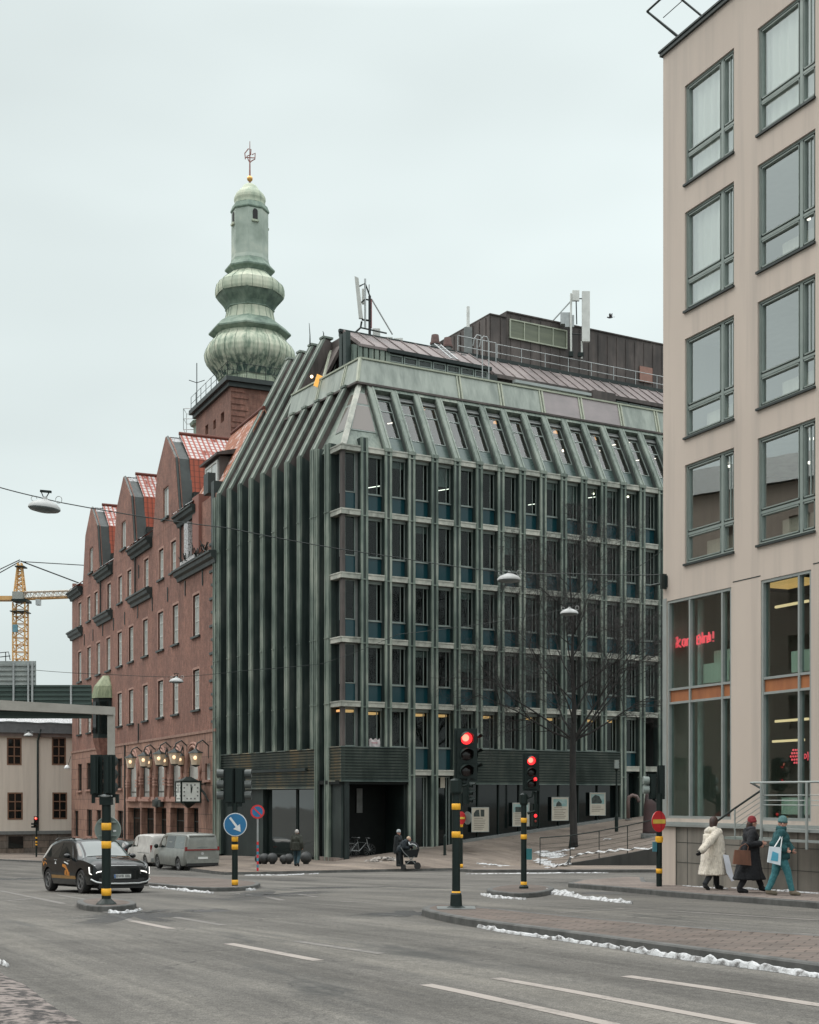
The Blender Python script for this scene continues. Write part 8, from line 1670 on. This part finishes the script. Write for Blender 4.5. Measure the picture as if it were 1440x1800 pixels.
def hand(caps, ells, wrist, elbow, side, curl=.6, s=1.0):
    d = (wrist - elbow).normalized(); up = Vector((0, 0, 1)) if abs(d.z) < .85 else Vector((1, 0, 0)); a = d.cross(up).normalized(); b = a.cross(d).normalized()
    pc = wrist + d * .05 * s; caps.append((wrist, wrist + d * .075 * s, .022 * s, .021 * s)); 
    for k, L in enumerate((.062, .07, .066, .052)):
        q = wrist + d * .075 * s + b * (.028 - .0185 * k) * s; caps.append((wrist + d * .03 * s + b * (.02 - .0135 * k) * s, q, .0115 * s, .0105 * s))
        m1 = q + (d * math.cos(curl * .6) + a * side * math.sin(curl * .6)) * L * .5 * s; m2 = m1 + (d * math.cos(curl * 1.6) + a * side * math.sin(curl * 1.6)) * L * .5 * s
        caps.append((q, m1, .0100 * s, .0092 * s)); caps.append((m1, m2, .0092 * s, .0078 * s))
    t0 = wrist + d * .025 * s + b * .022 * s; t1 = t0 + (d * .6 + b * .75 + a * side * .2).normalized() * .04 * s; t2 = t1 + (d * .9 + b * .2 + a * side * .4).normalized() * .032 * s
    caps.append((t0, t1, .013 * s, .011 * s)); caps.append((t1, t2, .011 * s, .009 * s))
def person(label, M, J, voxel=.0095, hands=True, face=True, face_dir=0.0, group=None):
    """J: joints in metres, facing +x, left = +y. Returns the thing; body is one continuous mesh"""
    t = thing("person", label, "person", M, group); caps = []; ells = []
    hc = J['head']; fd = Vector((math.cos(face_dir), math.sin(face_dir), 0)); sd_ = Vector((-fd.y, fd.x, 0))
    ells.append((hc, (.085, .078, .112))); caps.append((hc + fd * .03 + vec(0, 0, -.06), hc + fd * .045 + vec(0, 0, -.085), .052, .04)); caps.append((J['neck'], hc + vec(0, 0, -.06), .056, .052))
    caps.append((hc + fd * .082 + vec(0, 0, .012), hc + fd * .102 + vec(0, 0, -.025), .010, .016))
    for s_ in (-1, 1): ells.append((hc + sd_ * .08 * s_ + vec(0, 0, -.01), (.022, .014, .032)))
    ch = J['chest']; pv = J['pelvis']; caps.append((ch + vec(0, .07, 0), ch + vec(0, -.07, 0), .115, .115)); caps.append((ch, (ch + pv) / 2, .13, .11)); caps.append(((ch + pv) / 2, pv, .12, .13)); caps.append((pv + vec(0, .06, 0), pv + vec(0, -.06, 0), .115, .115)); caps.append((ch, J['neck'], .11, .06))
    for k in 'LR':
        sh, e, w = J['sh' + k], J['el' + k], J['wr' + k]; caps.append((ch + (sh - ch) * .5, sh, .08, .056)); caps.append((sh, e, .052, .041)); caps.append((e, w, .040, .027))
        if hands: hand(caps, ells, w, e, 1 if k == 'R' else -1)
        else: caps.append((w, w + (w - e).normalized() * .08, .03, .025))
        h_, kn, an, to = J['hip' + k], J['kn' + k], J['an' + k], J['to' + k]; caps.append((h_, kn, .088, .058)); caps.append((kn, an, .055, .038)); caps.append((an + vec(0, 0, -.03), to, .042, .03))
    blob("body", caps, ells, voxel, SKIN, t, M, 2)
    if face:
        for s_ in (-1, 1): part("eye", MB().ball(hc + fd * .079 + sd_ * .030 * s_ + vec(0, 0, .004), (.011, .011, .008), 8, 6), EYE_M, t, M, smooth=True)
        part("mouth", MB().tube([hc + fd * .088 - sd_ * .022 + vec(0, 0, -.058), hc + fd * .094 + vec(0, 0, -.059), hc + fd * .088 + sd_ * .022 + vec(0, 0, -.058)], .007, 6), LIP, t, M)
    return t
def cloth(name, t, M, J, keys, r, mt, voxel=.013, ext=None, ells=(), smooth=3, jit=0):
    caps = []; ch, pv = J['chest'], J['pelvis']
    if 'torso' in keys: caps += [(ch + vec(0, .07, .0), ch + vec(0, -.07, .0), .125 + r, .125 + r), (ch, (ch + pv) / 2, .14 + r, .125 + r), ((ch + pv) / 2, pv, .13 + r, .14 + r), (ch, J['neck'] + vec(0, 0, -.02), .10 + r, .065 + r)]
    for k in 'LR':
        if 'arms' in keys: caps += [(ch + (J['sh' + k] - ch) * .4, J['sh' + k], .09 + r, .062 + r), (J['sh' + k], J['el' + k], .060 + r, .050 + r), (J['el' + k], J['wr' + k] + (J['el' + k] - J['wr' + k]) * .08, .050 + r, .038 + r)]
        if 'legs' in keys: caps += [(J['hip' + k], J['kn' + k], .102 + r, .074 + r), (J['kn' + k], J['an' + k] + vec(0, 0, .03), .072 + r, .058 + r)]
        if 'shoes' in keys: caps += [(J['an' + k] + vec(0, 0, .04), J['an' + k] + vec(0, 0, -.025), .05 + r, .05 + r), (J['an' + k] + vec(0, 0, -.03), J['to' + k], .052 + r, .04 + r)]
    if 'legs' in keys: caps += [(pv + vec(0, .06, 0), pv + vec(0, -.06, 0), .125 + r, .125 + r)]
    return blob(name, caps, list(ells), voxel, mt, t, M, smooth, ext, .5, .022 if 'torso' in keys else .012)
def skirt_ext(rings):
    """rings: (cx, cy, z, rx, ry)"""
    def f(mb):
        n = 28; vs = []
        for i, (cx_, cy_, z, rx, ry) in enumerate(rings):
            for k in range(n): a = 2 * math.pi * k / n; w_ = 1 + .05 * math.sin(a * 5 + i) * (i / len(rings)); vs.append((cx_ + rx * w_ * math.cos(a), cy_ + ry * w_ * math.sin(a), z))
        mb.add(vs, [(i * n + (k + 1) % n, i * n + k, (i + 1) * n + k, (i + 1) * n + (k + 1) % n) for i in range(len(rings) - 1) for k in range(n)] + [tuple(range(n)), tuple(range((len(rings) - 1) * n, len(rings) * n))[::-1]])
    return f
def fur(name, col, col2):
    m, n, l, b, o = newmat(name); b.inputs['Roughness'].default_value = 1; b.inputs['Sheen Weight'].default_value = .5; v = coords(n, l, (38, 38, 9)); f = nnoise(n, l, v, 1.0, 5, .7); l.new(ramp(n, l, f, [(.35, col2), (.6, col)]), b.inputs['Base Color']); bump(n, l, b, f, 1.0, .03); MATS[name] = m; return m
def fabric(name, col, col2=None): return solid(name, col, .9, col2=col2 or tuple(c * .7 for c in col), sc=(14, 14, 14), bmp=.4, detail=6)
def base_J(): return dict(head=vec(.02, 0, 1.56), neck=vec(0, 0, 1.42), chest=vec(0, 0, 1.24), pelvis=vec(0, 0, .93), shL=vec(0, .17, 1.36), shR=vec(0, -.17, 1.36), elL=vec(-.03, .21, 1.08), elR=vec(.0, -.21, 1.08), wrL=vec(.05, .22, .86), wrR=vec(.06, -.22, .86), hipL=vec(0, .09, .90), hipR=vec(0, -.09, .90), knL=vec(.02, .09, .48), knR=vec(.02, -.09, .48), anL=vec(0, .09, .08), anR=vec(0, -.09, .08), toL=vec(.15, .10, .03), toR=vec(.15, -.10, .03))
BEAN = lambda c, col, h=.0: None
def beanie(t, M, hc, mt, tilt=0):
    def f(mb): mb.lathe([(.095, -.0), (.101, .005), (.101, .045), (.097, .05), (.095, .085), (.075, .125), (.035, .15), (.005, .155)], 24, T(hc.x, hc.y, hc.z + .012) @ RY(tilt))
    mb = MB(); f(mb); return part("beanie", mb, mt, t, M, smooth=True, angle=50)
def hair(t, M, hc, fd, mt, L=.0, vol=1.0):
    back = -Vector((math.cos(fd), math.sin(fd), 0)); ells = [(hc + back * .022 + vec(0, 0, .025), (.092 * vol, .088 * vol, .105 * vol))]; caps = []
    if L: caps = [(hc + back * .05, hc + back * .07 + vec(0, 0, -L), .078 * vol, .065 * vol)]
    return blob("hair", caps, ells, .012, mt, t, M, 1)
# woman in the white fur coat, walking away to the right
Pw_ = gp(1254, 1564, .13); M = T(*Pw_) @ RZ(R(28)); J = base_J(); J.update(knL=vec(.14, .08, .50), anL=vec(.20, .10, .09), toL=vec(.35, .10, .035), knR=vec(-.10, -.09, .46), anR=vec(-.32, -.09, .13), toR=vec(-.22, -.09, .035), elL=vec(.22, .22, 1.10), wrL=vec(.34, .12, .88), elR=vec(-.33, -.22, 1.12), wrR=vec(-.56, -.24, .93), head=vec(.03, 0, 1.60))
t = person("woman in a long white fur coat with dark hair, walking away beside the concrete base", M, J, face_dir=.3)
cloth("trousers", t, M, J, ('legs',), 0, fabric("black_trousers", (.018, .02, .024))); cloth("shoes", t, M, J, ('shoes',), 0, fabric("black_shoes", (.03, .03, .032)))
FUR = fur("white_fur", (.76, .69, .58), (.52, .46, .38)); cloth("fur_coat", t, M, J, ('torso', 'arms'), .035, FUR, .016, skirt_ext([(0, 0, 1.3, .19, .25), (0, 0, 1.1, .22, .27), (0, 0, .85, .25, .29), (.0, 0, .55, .29, .31), (-.02, 0, .36, .32, .33)]), [(vec(-.02, 0, 1.40), (.15, .2, .10))], 1)
HBR = solid("brown_hair", (.06, .03, .022), .6, col2=(.03, .016, .012), sc=(20, 20, 4)); hair(t, M, J['head'], .3, HBR, .13, 1.15)
cloth_g = fabric("black_gloves", (.012, .012, .014))
for k in 'LR':
    caps = []; hand(caps, [], J['wr' + k], J['el' + k], 1 if k == 'R' else -1, .8, 1.18); blob("glove", caps, [], .009, cloth_g, t, M, 1)
pb = gp(1281, 1565, .13); tb = thing("carrier_bag", "white carrier bag swinging between the fur coat and the black coat", "bag", T(pb.x, pb.y + .1, pb.z + .35)); part("bag", MB().add([(-.10, .02, .48), (.03, .02, .46), (.16, 0, -.12), (.10, 0, -.15), (-.02, 0, .05), (-.10, .06, .48), (.03, .07, .46), (.16, .05, -.12), (.10, .05, -.15), (-.02, .05, .05)], [(0, 4, 3, 2, 1), (5, 6, 7, 8, 9), (0, 1, 6, 5), (1, 2, 7, 6), (2, 3, 8, 7), (3, 4, 9, 8), (4, 0, 5, 9)]), solid("white_bag", (.66, .68, .74), .7), tb)
# woman in the black coat with the brown tote
Pw_ = gp(1318, 1569, .13); M = T(*Pw_) @ RZ(R(8)); J = base_J(); J.update(head=vec(.06, 0, 1.55), chest=vec(.02, 0, 1.24), shR=vec(.0, -.18, 1.34), elR=vec(-.12, -.27, 1.08), wrR=vec(.13, -.30, 1.10), elL=vec(.08, .22, 1.10), wrL=vec(.25, .14, 1.05), knL=vec(.16, .08, .50), anL=vec(.30, .08, .12), toL=vec(.44, .09, .05), knR=vec(-.08, -.08, .46), anR=vec(-.27, -.09, .09), toR=vec(-.12, -.1, .03))
t = person("woman in a long black coat and dark red beanie carrying a brown tote", M, J, face_dir=.0)
BCT = fabric("black_wool", (.010, .011, .014)); cloth("boots", t, M, J, ('legs', 'shoes'), .004, fabric("black_boots", (.014, .014, .016))); cloth("coat", t, M, J, ('torso', 'arms'), .018, BCT, .014, skirt_ext([(.02, 0, 1.12, .17, .21), (0, 0, .85, .20, .24), (-.02, 0, .55, .27, .26), (-.02, 0, .30, .36, .28)]))
beanie(t, M, J['head'], fabric("red_wool", (.22, .025, .03)), R(-8)); part("scarf", MB().lathe([(.085, -.03), (.105, 0), (.10, .05), (.075, .07)], 20, T(.03, 0, 1.41)), fabric("dark_scarf", (.05, .05, .06)), t, M, smooth=True)
hair(t, M, J['head'] + vec(-.01, 0, -.03), 0, HBR, .05, .93)
TOTE = solid("brown_leather", (.16, .065, .035), .6, col2=(.10, .04, .022), sc=(5, 5, 2)); tb = thing("tote_bag", "big brown leather tote hanging from the black-coated woman's arm", "bag", T(Pw_.x - .26, Pw_.y - .36, Pw_.z + .67) @ Matrix.Scale(.82, 4)); part("body", MB().hexa([(-.24, -.06, -.02), (.24, -.06, -.06), (.24, .08, -.06), (-.24, .08, -.02)], [(-.19, -.03, .36), (.22, -.03, .34), (.22, .05, .34), (-.19, .05, .36)]), TOTE, tb); part("strap", MB().tube([(-.10, -.02, .34), (-.03, -.02, .46), (.10, .0, .53), (.17, -.01, .45), (.15, -.02, .34)], .013, 6), TOTE, tb)
# woman in teal
Pw_ = gp(1371, 1574, .13); M = T(*Pw_) @ RZ(R(-4)); J = base_J(); J.update(head=vec(.06, 0, 1.52), neck=vec(.03, 0, 1.39), chest=vec(.02, 0, 1.20), shL=vec(.03, .17, 1.32), shR=vec(-.01, -.18, 1.32), elR=vec(-.17, -.24, 1.08), wrR=vec(.05, -.26, .98), elL=vec(.20, .22, 1.06), wrL=vec(.26, .08, .96), pelvis=vec(.0, 0, .90), hipL=vec(0, .09, .87), hipR=vec(0, -.09, .87), knR=vec(.14, -.09, .50), anR=vec(.23, -.09, .10), toR=vec(.38, -.10, .035), knL=vec(-.08, .09, .46), anL=vec(-.22, .09, .10), toL=vec(-.07, .10, .035))
t = person("woman in a teal jacket, jeans and knit hat with a white shoulder bag", M, J, face_dir=R(-100))
TL = fabric("teal_jacket", (.018, .085, .092), (.010, .05, .056)); cloth("jacket", t, M, J, ('torso', 'arms'), .03, TL, .014, skirt_ext([(.02, 0, 1.1, .18, .22), (0, 0, .85, .20, .23), (0, 0, .78, .19, .22)])); cloth("jeans", t, M, J, ('legs',), .0, fabric("teal_jeans", (.055, .20, .22), (.03, .13, .15))); cloth("shoes", t, M, J, ('shoes',), 0, fabric("tan_shoes", (.20, .165, .12)))
part("hood", MB().lathe([(.09, -.05), (.115, 0), (.11, .05), (.085, .075)], 20, T(.03, 0, 1.39)), TL, t, M, smooth=True); beanie(t, M, J['head'], fabric("grey_teal_wool", (.09, .19, .19)), R(4)); hair(t, M, J['head'] + vec(0, .01, -.03), R(-100), HBR, .08, .95)
tb = thing("shoulder_bag", "white bag with blue print hanging at the teal woman's side", "bag", T(Pw_.x - .21, Pw_.y - .34, Pw_.z + .70) @ Matrix.Scale(.82, 4)); part("body", MB().hexa([(-.17, -.05, .02), (.15, -.05, -.06), (.15, .05, -.06), (-.17, .05, .02)], [(-.12, -.03, .42), (.18, -.03, .40), (.18, .03, .40), (-.12, .03, .42)]), solid("bag_white", (.60, .66, .70), .7, col2=(.52, .58, .62), sc=(5, 5, 5)), tb); part("print", MB().hexa([(-.10, -.056, .07), (.08, -.056, .04), (.08, -.05, .04), (-.10, -.05, .07)], [(-.05, -.05, .30), (.10, -.05, .24), (.10, -.04, .24), (-.05, -.04, .30)]), solid("bag_blue", (.08, .36, .50), .7), tb); part("strap", MB().tube([(.0, -.03, .40), (.16, .05, .62), (.21, .12, .74), (.20, .18, .78)], .016, 6).tube([(.16, -.03, .40), (.21, .05, .6), (.24, .14, .77)], .014, 6), SIGNW, tb)
# man walking away by the left shop window
Pw_ = sp_(522, 1523); M = T(*Pw_) @ RZ(R(80)) @ Matrix.Scale(1.06, 4); J = base_J(); J.update(knL=vec(.12, .1, .5), anL=vec(.10, .1, .1), toL=vec(.25, .1, .04), knR=vec(.0, -.1, .47), anR=vec(-.2, -.1, .14), toR=vec(-.09, -.1, .05), wrL=vec(.02, .26, .85), wrR=vec(-.05, -.26, .86), elR=vec(-.12, -.25, 1.08))
t = person("grey-haired man in a dark coat walking away past the left shop window", M, J, .016, False, True); cloth("coat", t, M, J, ('torso', 'arms'), .03, fabric("olive_coat", (.03, .034, .026)), .018, skirt_ext([(0, 0, 1.1, .18, .23), (0, 0, .75, .19, .24)])); cloth("jeans", t, M, J, ('legs',), 0, fabric("blue_jeans", (.02, .05, .065)), .018); cloth("shoes", t, M, J, ('shoes',), 0, fabric("man_shoes", (.02, .02, .02)), .016)
hair(t, M, J['head'] + vec(-.01, 0, .01), 0, solid("grey_hair", (.42, .40, .38), .8), 0, 1.02)
# parent bending over the pram and a companion
Pw_ = sp_(707, 1528); M = T(*Pw_) @ RZ(R(0)); J = base_J(); J.update(pelvis=vec(-.08, 0, .90), chest=vec(.10, 0, 1.17), neck=vec(.22, 0, 1.32), head=vec(.32, 0, 1.40), shL=vec(.14, .18, 1.28), shR=vec(.14, -.18, 1.28), elL=vec(.24, .2, 1.03), elR=vec(.10, -.24, 1.02), wrL=vec(.45, .15, 1.02), wrR=vec(.32, -.18, .98), hipL=vec(-.08, .09, .88), hipR=vec(-.08, -.09, .88), knL=vec(-.02, .09, .48), knR=vec(-.06, -.09, .47))
t = person("fair-haired adult in dark clothes leaning over the black pram", M, J, .016, False, True, 0); DK = fabric("dark_navy", (.012, .02, .026)); cloth("jacket", t, M, J, ('torso', 'arms'), .03, DK, .018, None, [(vec(-.05, 0, .92), (.2, .22, .2))]); cloth("trousers", t, M, J, ('legs', 'shoes'), 0, fabric("dark_trousers", (.012, .016, .018)), .018); hair(t, M, J['head'], 0, solid("fair_hair", (.45, .34, .24), .8), 0, 1.0)
Pw_ = sp_(700, 1526) + Vector((0, .9, 0)); Pw_.z = plaza_z(Pw_); M = T(*Pw_) @ RZ(R(-30)) @ Matrix.Scale(1.02, 4); J = base_J(); t = person("person in black with a pale cap standing behind the one at the pram", M, J, .018, False, True); cloth("coat", t, M, J, ('torso', 'arms'), .03, fabric("black_coat_b", (.008, .012, .014)), .018, skirt_ext([(0, 0, 1.1, .18, .23), (0, 0, .6, .2, .25)])); cloth("trousers", t, M, J, ('legs', 'shoes'), 0, MATS["dark_trousers"], .018); beanie(t, M, J['head'], fabric("pale_cap", (.34, .37, .38)))
# far pedestrian beyond the black car
Pw_ = gp(93, 1499, .12); M = T(*Pw_) @ RZ(R(150)); J = base_J(); t = person("distant pedestrian in a dark coat and pink hat behind the black crossover", M, J, .03, False, False); cloth("coat", t, M, J, ('torso', 'arms'), .03, fabric("distant_coat", (.09, .065, .055)), .03, skirt_ext([(0, 0, 1.1, .18, .23), (0, 0, .6, .2, .25)])); cloth("trousers", t, M, J, ('legs', 'shoes'), 0, MATS["dark_trousers"], .03); beanie(t, M, J['head'], fabric("pink_hat", (.48, .26, .26)))
# pram
Pp = sp_(721, 1528); M = T(*Pp); t = thing("pram", "black baby pram with a pale-edged hood and four wheels", "pram", M); BL = fabric("pram_black", (.008, .010, .012))
hd_ = MB(); vs = []; K = 12
for i in range(K + 1):
    a = R(-10 + 125 * i / K)
    for j in range(9): b_ = R(-90 + 180 * j / 8); vs.append((.10 + .33 * math.cos(a) * (.75 + .25 * math.cos(b_)), .21 * math.sin(b_), .92 + .36 * math.sin(a) * (.7 + .3 * math.cos(b_))))
hd_.add(vs, [(i * 9 + j, i * 9 + j + 1, (i + 1) * 9 + j + 1, (i + 1) * 9 + j) for i in range(K) for j in range(8)]); part("hood", hd_, BL, t, smooth=True)
part("hood_trim", MB().tube([(vs[K * 9 + j][0] - .02, vs[K * 9 + j][1] * 1.02, vs[K * 9 + j][2]) for j in range(9)], .018, 6).tube([(vs[i * 9][0], vs[i * 9][1] - .01, vs[i * 9][2]) for i in range(4, K + 1)], .018, 6), solid("pram_trim", (.60, .62, .64), .5), t)
part("carrycot", MB().hexa([(-.28, -.17, .55), (.33, -.17, .55), (.33, .17, .55), (-.28, .17, .55)], [(-.36, -.21, .84), (.43, -.21, .93), (.43, .21, .93), (-.36, .21, .84)]), BL, t); part("pushchair_frame", MB().tube([(-.42, -.24, 1.0), (-.30, -.24, .80), (.34, -.24, .17)], .016, 6).tube([(-.42, .24, 1.0), (-.30, .24, .80), (.34, .24, .17)], .016, 6).tube([(-.42, -.24, 1.0), (-.42, .24, 1.0)], .018, 6).tube([(.2, -.24, .6), (-.30, -.24, .12)], .016, 6).tube([(.2, .24, .6), (-.30, .24, .12)], .016, 6), GREYP, t)
part("basket", MB().hexa([(-.2, -.2, .22), (.25, -.2, .22), (.25, .2, .22), (-.2, .2, .22)], [(-.24, -.22, .38), (.28, -.22, .38), (.28, .22, .38), (-.24, .22, .38)]), BL, t)
for x, r_ in ((.34, .155), (-.30, .11)):
    for sy in (-1, 1): w_ = part("wheel", MB().lathe([(r_ * .7, -.02), (r_, -.022), (r_, .022), (r_ * .7, .02)], 20, RX(R(90))), BLACKM, t, M @ T(x, sy * .26, r_)); part("hub", MB().lathe([(r_ * .62, -.012), (r_ * .62, .012)], 12, RX(R(90))), GREYP, w_, M @ T(x, sy * .26, r_))
# bicycles
def bike(P, ang, desc, col, s=1.0):
    M = T(*P) @ RZ(ang); t = thing("bicycle", desc, "bicycle", M, "bicycles at the dark entrance"); fm = solid(*col)
    for x in (-.52, .52):
        w_ = part("wheel", MB().tube([(x + .33 * math.cos(a), 0, .345 + .33 * math.sin(a)) for a in [2 * math.pi * k / 28 for k in range(29)]], .019, 6, caps=False), BLACKM, t, M); sp = MB()
        for k in range(12): a = 2 * math.pi * k / 12; sp.tube([(x, 0, .345), (x + .32 * math.cos(a), 0, .345 + .32 * math.sin(a))], .004, 3)
        part("spokes", sp, GALV, w_, M)
    part("frame", MB().tube([(-.52, 0, .345), (-.08, 0, .30), (.34, 0, .74), (-.16, 0, .78), (-.08, 0, .30)], .019, 6).tube([(-.52, 0, .345), (-.16, 0, .78), (-.2, 0, .9)], .015, 6).tube([(.52, 0, .345), (.40, 0, .66), (.34, 0, .95)], .018, 6), fm, t, M)
    part("saddle", MB().ball((-.22, 0, .93), (.14, .07, .035), 12, 6), BLACKM, t, M, smooth=True); part("handlebar", MB().tube([(.42, -.28, .98), (.35, -.2, 1.0), (.35, .2, 1.0), (.42, .28, .98)], .015, 6), GALV, t, M); part("mudguard", MB().tube([(-.52 + .37 * math.cos(a), 0, .345 + .37 * math.sin(a)) for a in [R(40 + 12 * k) for k in range(10)]], .012, 4), fm, t, M); part("pedals", MB().tube([(-.08, -.16, .2), (-.08, -.05, .2), (-.08, .05, .40), (-.08, .16, .40)], .014, 5), BLACKM, t, M)
q = GR.w(GR.tx(634, .95), .95, -1.16); bike(q, R(24), "pale-framed bicycle leaning at the dark corner entrance, nearest the steel post", ("bike_silver", (.36, .38, .38), .4, .4)); q = GR.w(GR.tx(618, 1.5), 1.5, -1.16); bike(q, R(62), "darker bicycle standing behind the pale one at the corner entrance", ("bike_dark", (.08, .08, .085), .4, .2))
# ================================================================ BARE TREE
BARK = solid("bark", (.013, .013, .0125), .95, col2=(.03, .028, .026), sc=(6, 6, 1.5), bmp=.8); TWIG = solid("twig_bark", (.024, .022, .021), .95, col2=(.045, .042, .04), sc=(3, 3, 3))
Pt = sp_(1008, 1489); tr_ = thing("tree", "bare street tree with a dark straight trunk and a haze of fine twigs", "tree", T(*Pt)); MT_ = T(*Pt); rnd = random.Random(11)
ht = 16.3; trunk = [(0, 0, -.1), (.02, 0, .5), (0, 0, 2), (-.03, .02, 4), (-.02, 0, 5.6), (.05, 0, 7.2), (-.05, .1, 9.2), (-.02, 0, 11.4), (-.15, 0, 13.4), (-.2, 0, 15), (-.3, 0, 16.2)]
part("trunk", MB().tube(trunk, [.26, .20, .18, .165, .155, .12, .09, .062, .04, .022, .006], 12), BARK, tr_, MT_, smooth=True)
lb = MB(); tw = MB(); cnt = [0]
def grow(p, d, L, r, lvl):
    n_ = 5 if lvl < 2 else 4; pts = [p.copy()]; q = p.copy(); dd = d.normalized()
    for k in range(n_):
        dd = (dd + Vector((rnd.uniform(-1, 1), rnd.uniform(-1, 1), rnd.uniform(-.7, .8))) * (.20 if lvl < 2 else .30) + Vector((0, 0, .05 if lvl < 2 else -.03))).normalized(); q = q + dd * L / n_; pts.append(q.copy())
    rs = [r * (1 - .8 * k / n_) for k in range(n_ + 1)]; (lb if lvl < 2 else tw).tube(pts, rs, 6 if lvl < 2 else 3, caps=False); cnt[0] += 1
    if lvl >= 4: return
    nb = {0: 8, 1: 7, 2: 5, 3: 4}[lvl]
    for k in range(nb):
        f = rnd.uniform(.22 if lvl == 0 else .12, 1.0) * n_; i = min(n_ - 1, int(f)); b0 = pts[i].lerp(pts[i + 1], f - i); base_d = (pts[i + 1] - pts[i]).normalized()
        ax = base_d.cross(Vector((rnd.uniform(-1, 1), rnd.uniform(-1, 1), rnd.uniform(-1, 1)))).normalized(); nd = (base_d * rnd.uniform(.5, .95) + ax * rnd.uniform(.5, 1.0)).normalized()
        grow(b0, nd, L * rnd.uniform(.38, .62), max(.0042, r * .40), lvl + 1)
for k in range(17):
    z = 5.3 + 9.2 * (k / 16) ** 1.05; i = next(j for j in range(len(trunk) - 1) if trunk[j][2] <= z <= trunk[j + 1][2]); a, b_ = Vector(trunk[i]), Vector(trunk[i + 1]); p = a.lerp(b_, (z - a.z) / (b_.z - a.z))
    az = k * 2.4 + rnd.uniform(-.3, .3); el_ = R(rnd.uniform(28, 52)); d = Vector((math.cos(az) * math.cos(el_), math.sin(az) * math.cos(el_), math.sin(el_))); Lk = (5.9 - .36 * max(0, z - 6.5)) * rnd.uniform(.8, 1.1); grow(p, d, max(1.5, Lk), .052 * (1 - (z - 5) / 16), 0)
for d, L in (((1.0, .1, .75), 6.6), ((-.95, -.1, .55), 6.2), ((.6, -.3, 1.1), 6.4), ((-1.0, .2, .25), 5.6), ((.9, .3, .3), 5.2)): grow(Vector((0, 0, 5.5)), Vector(d), L, .066, 0)
part("crown", lb, BARK, tr_, MT_); part("twigs", tw, TWIG, tr_, MT_); print("branches", cnt[0])
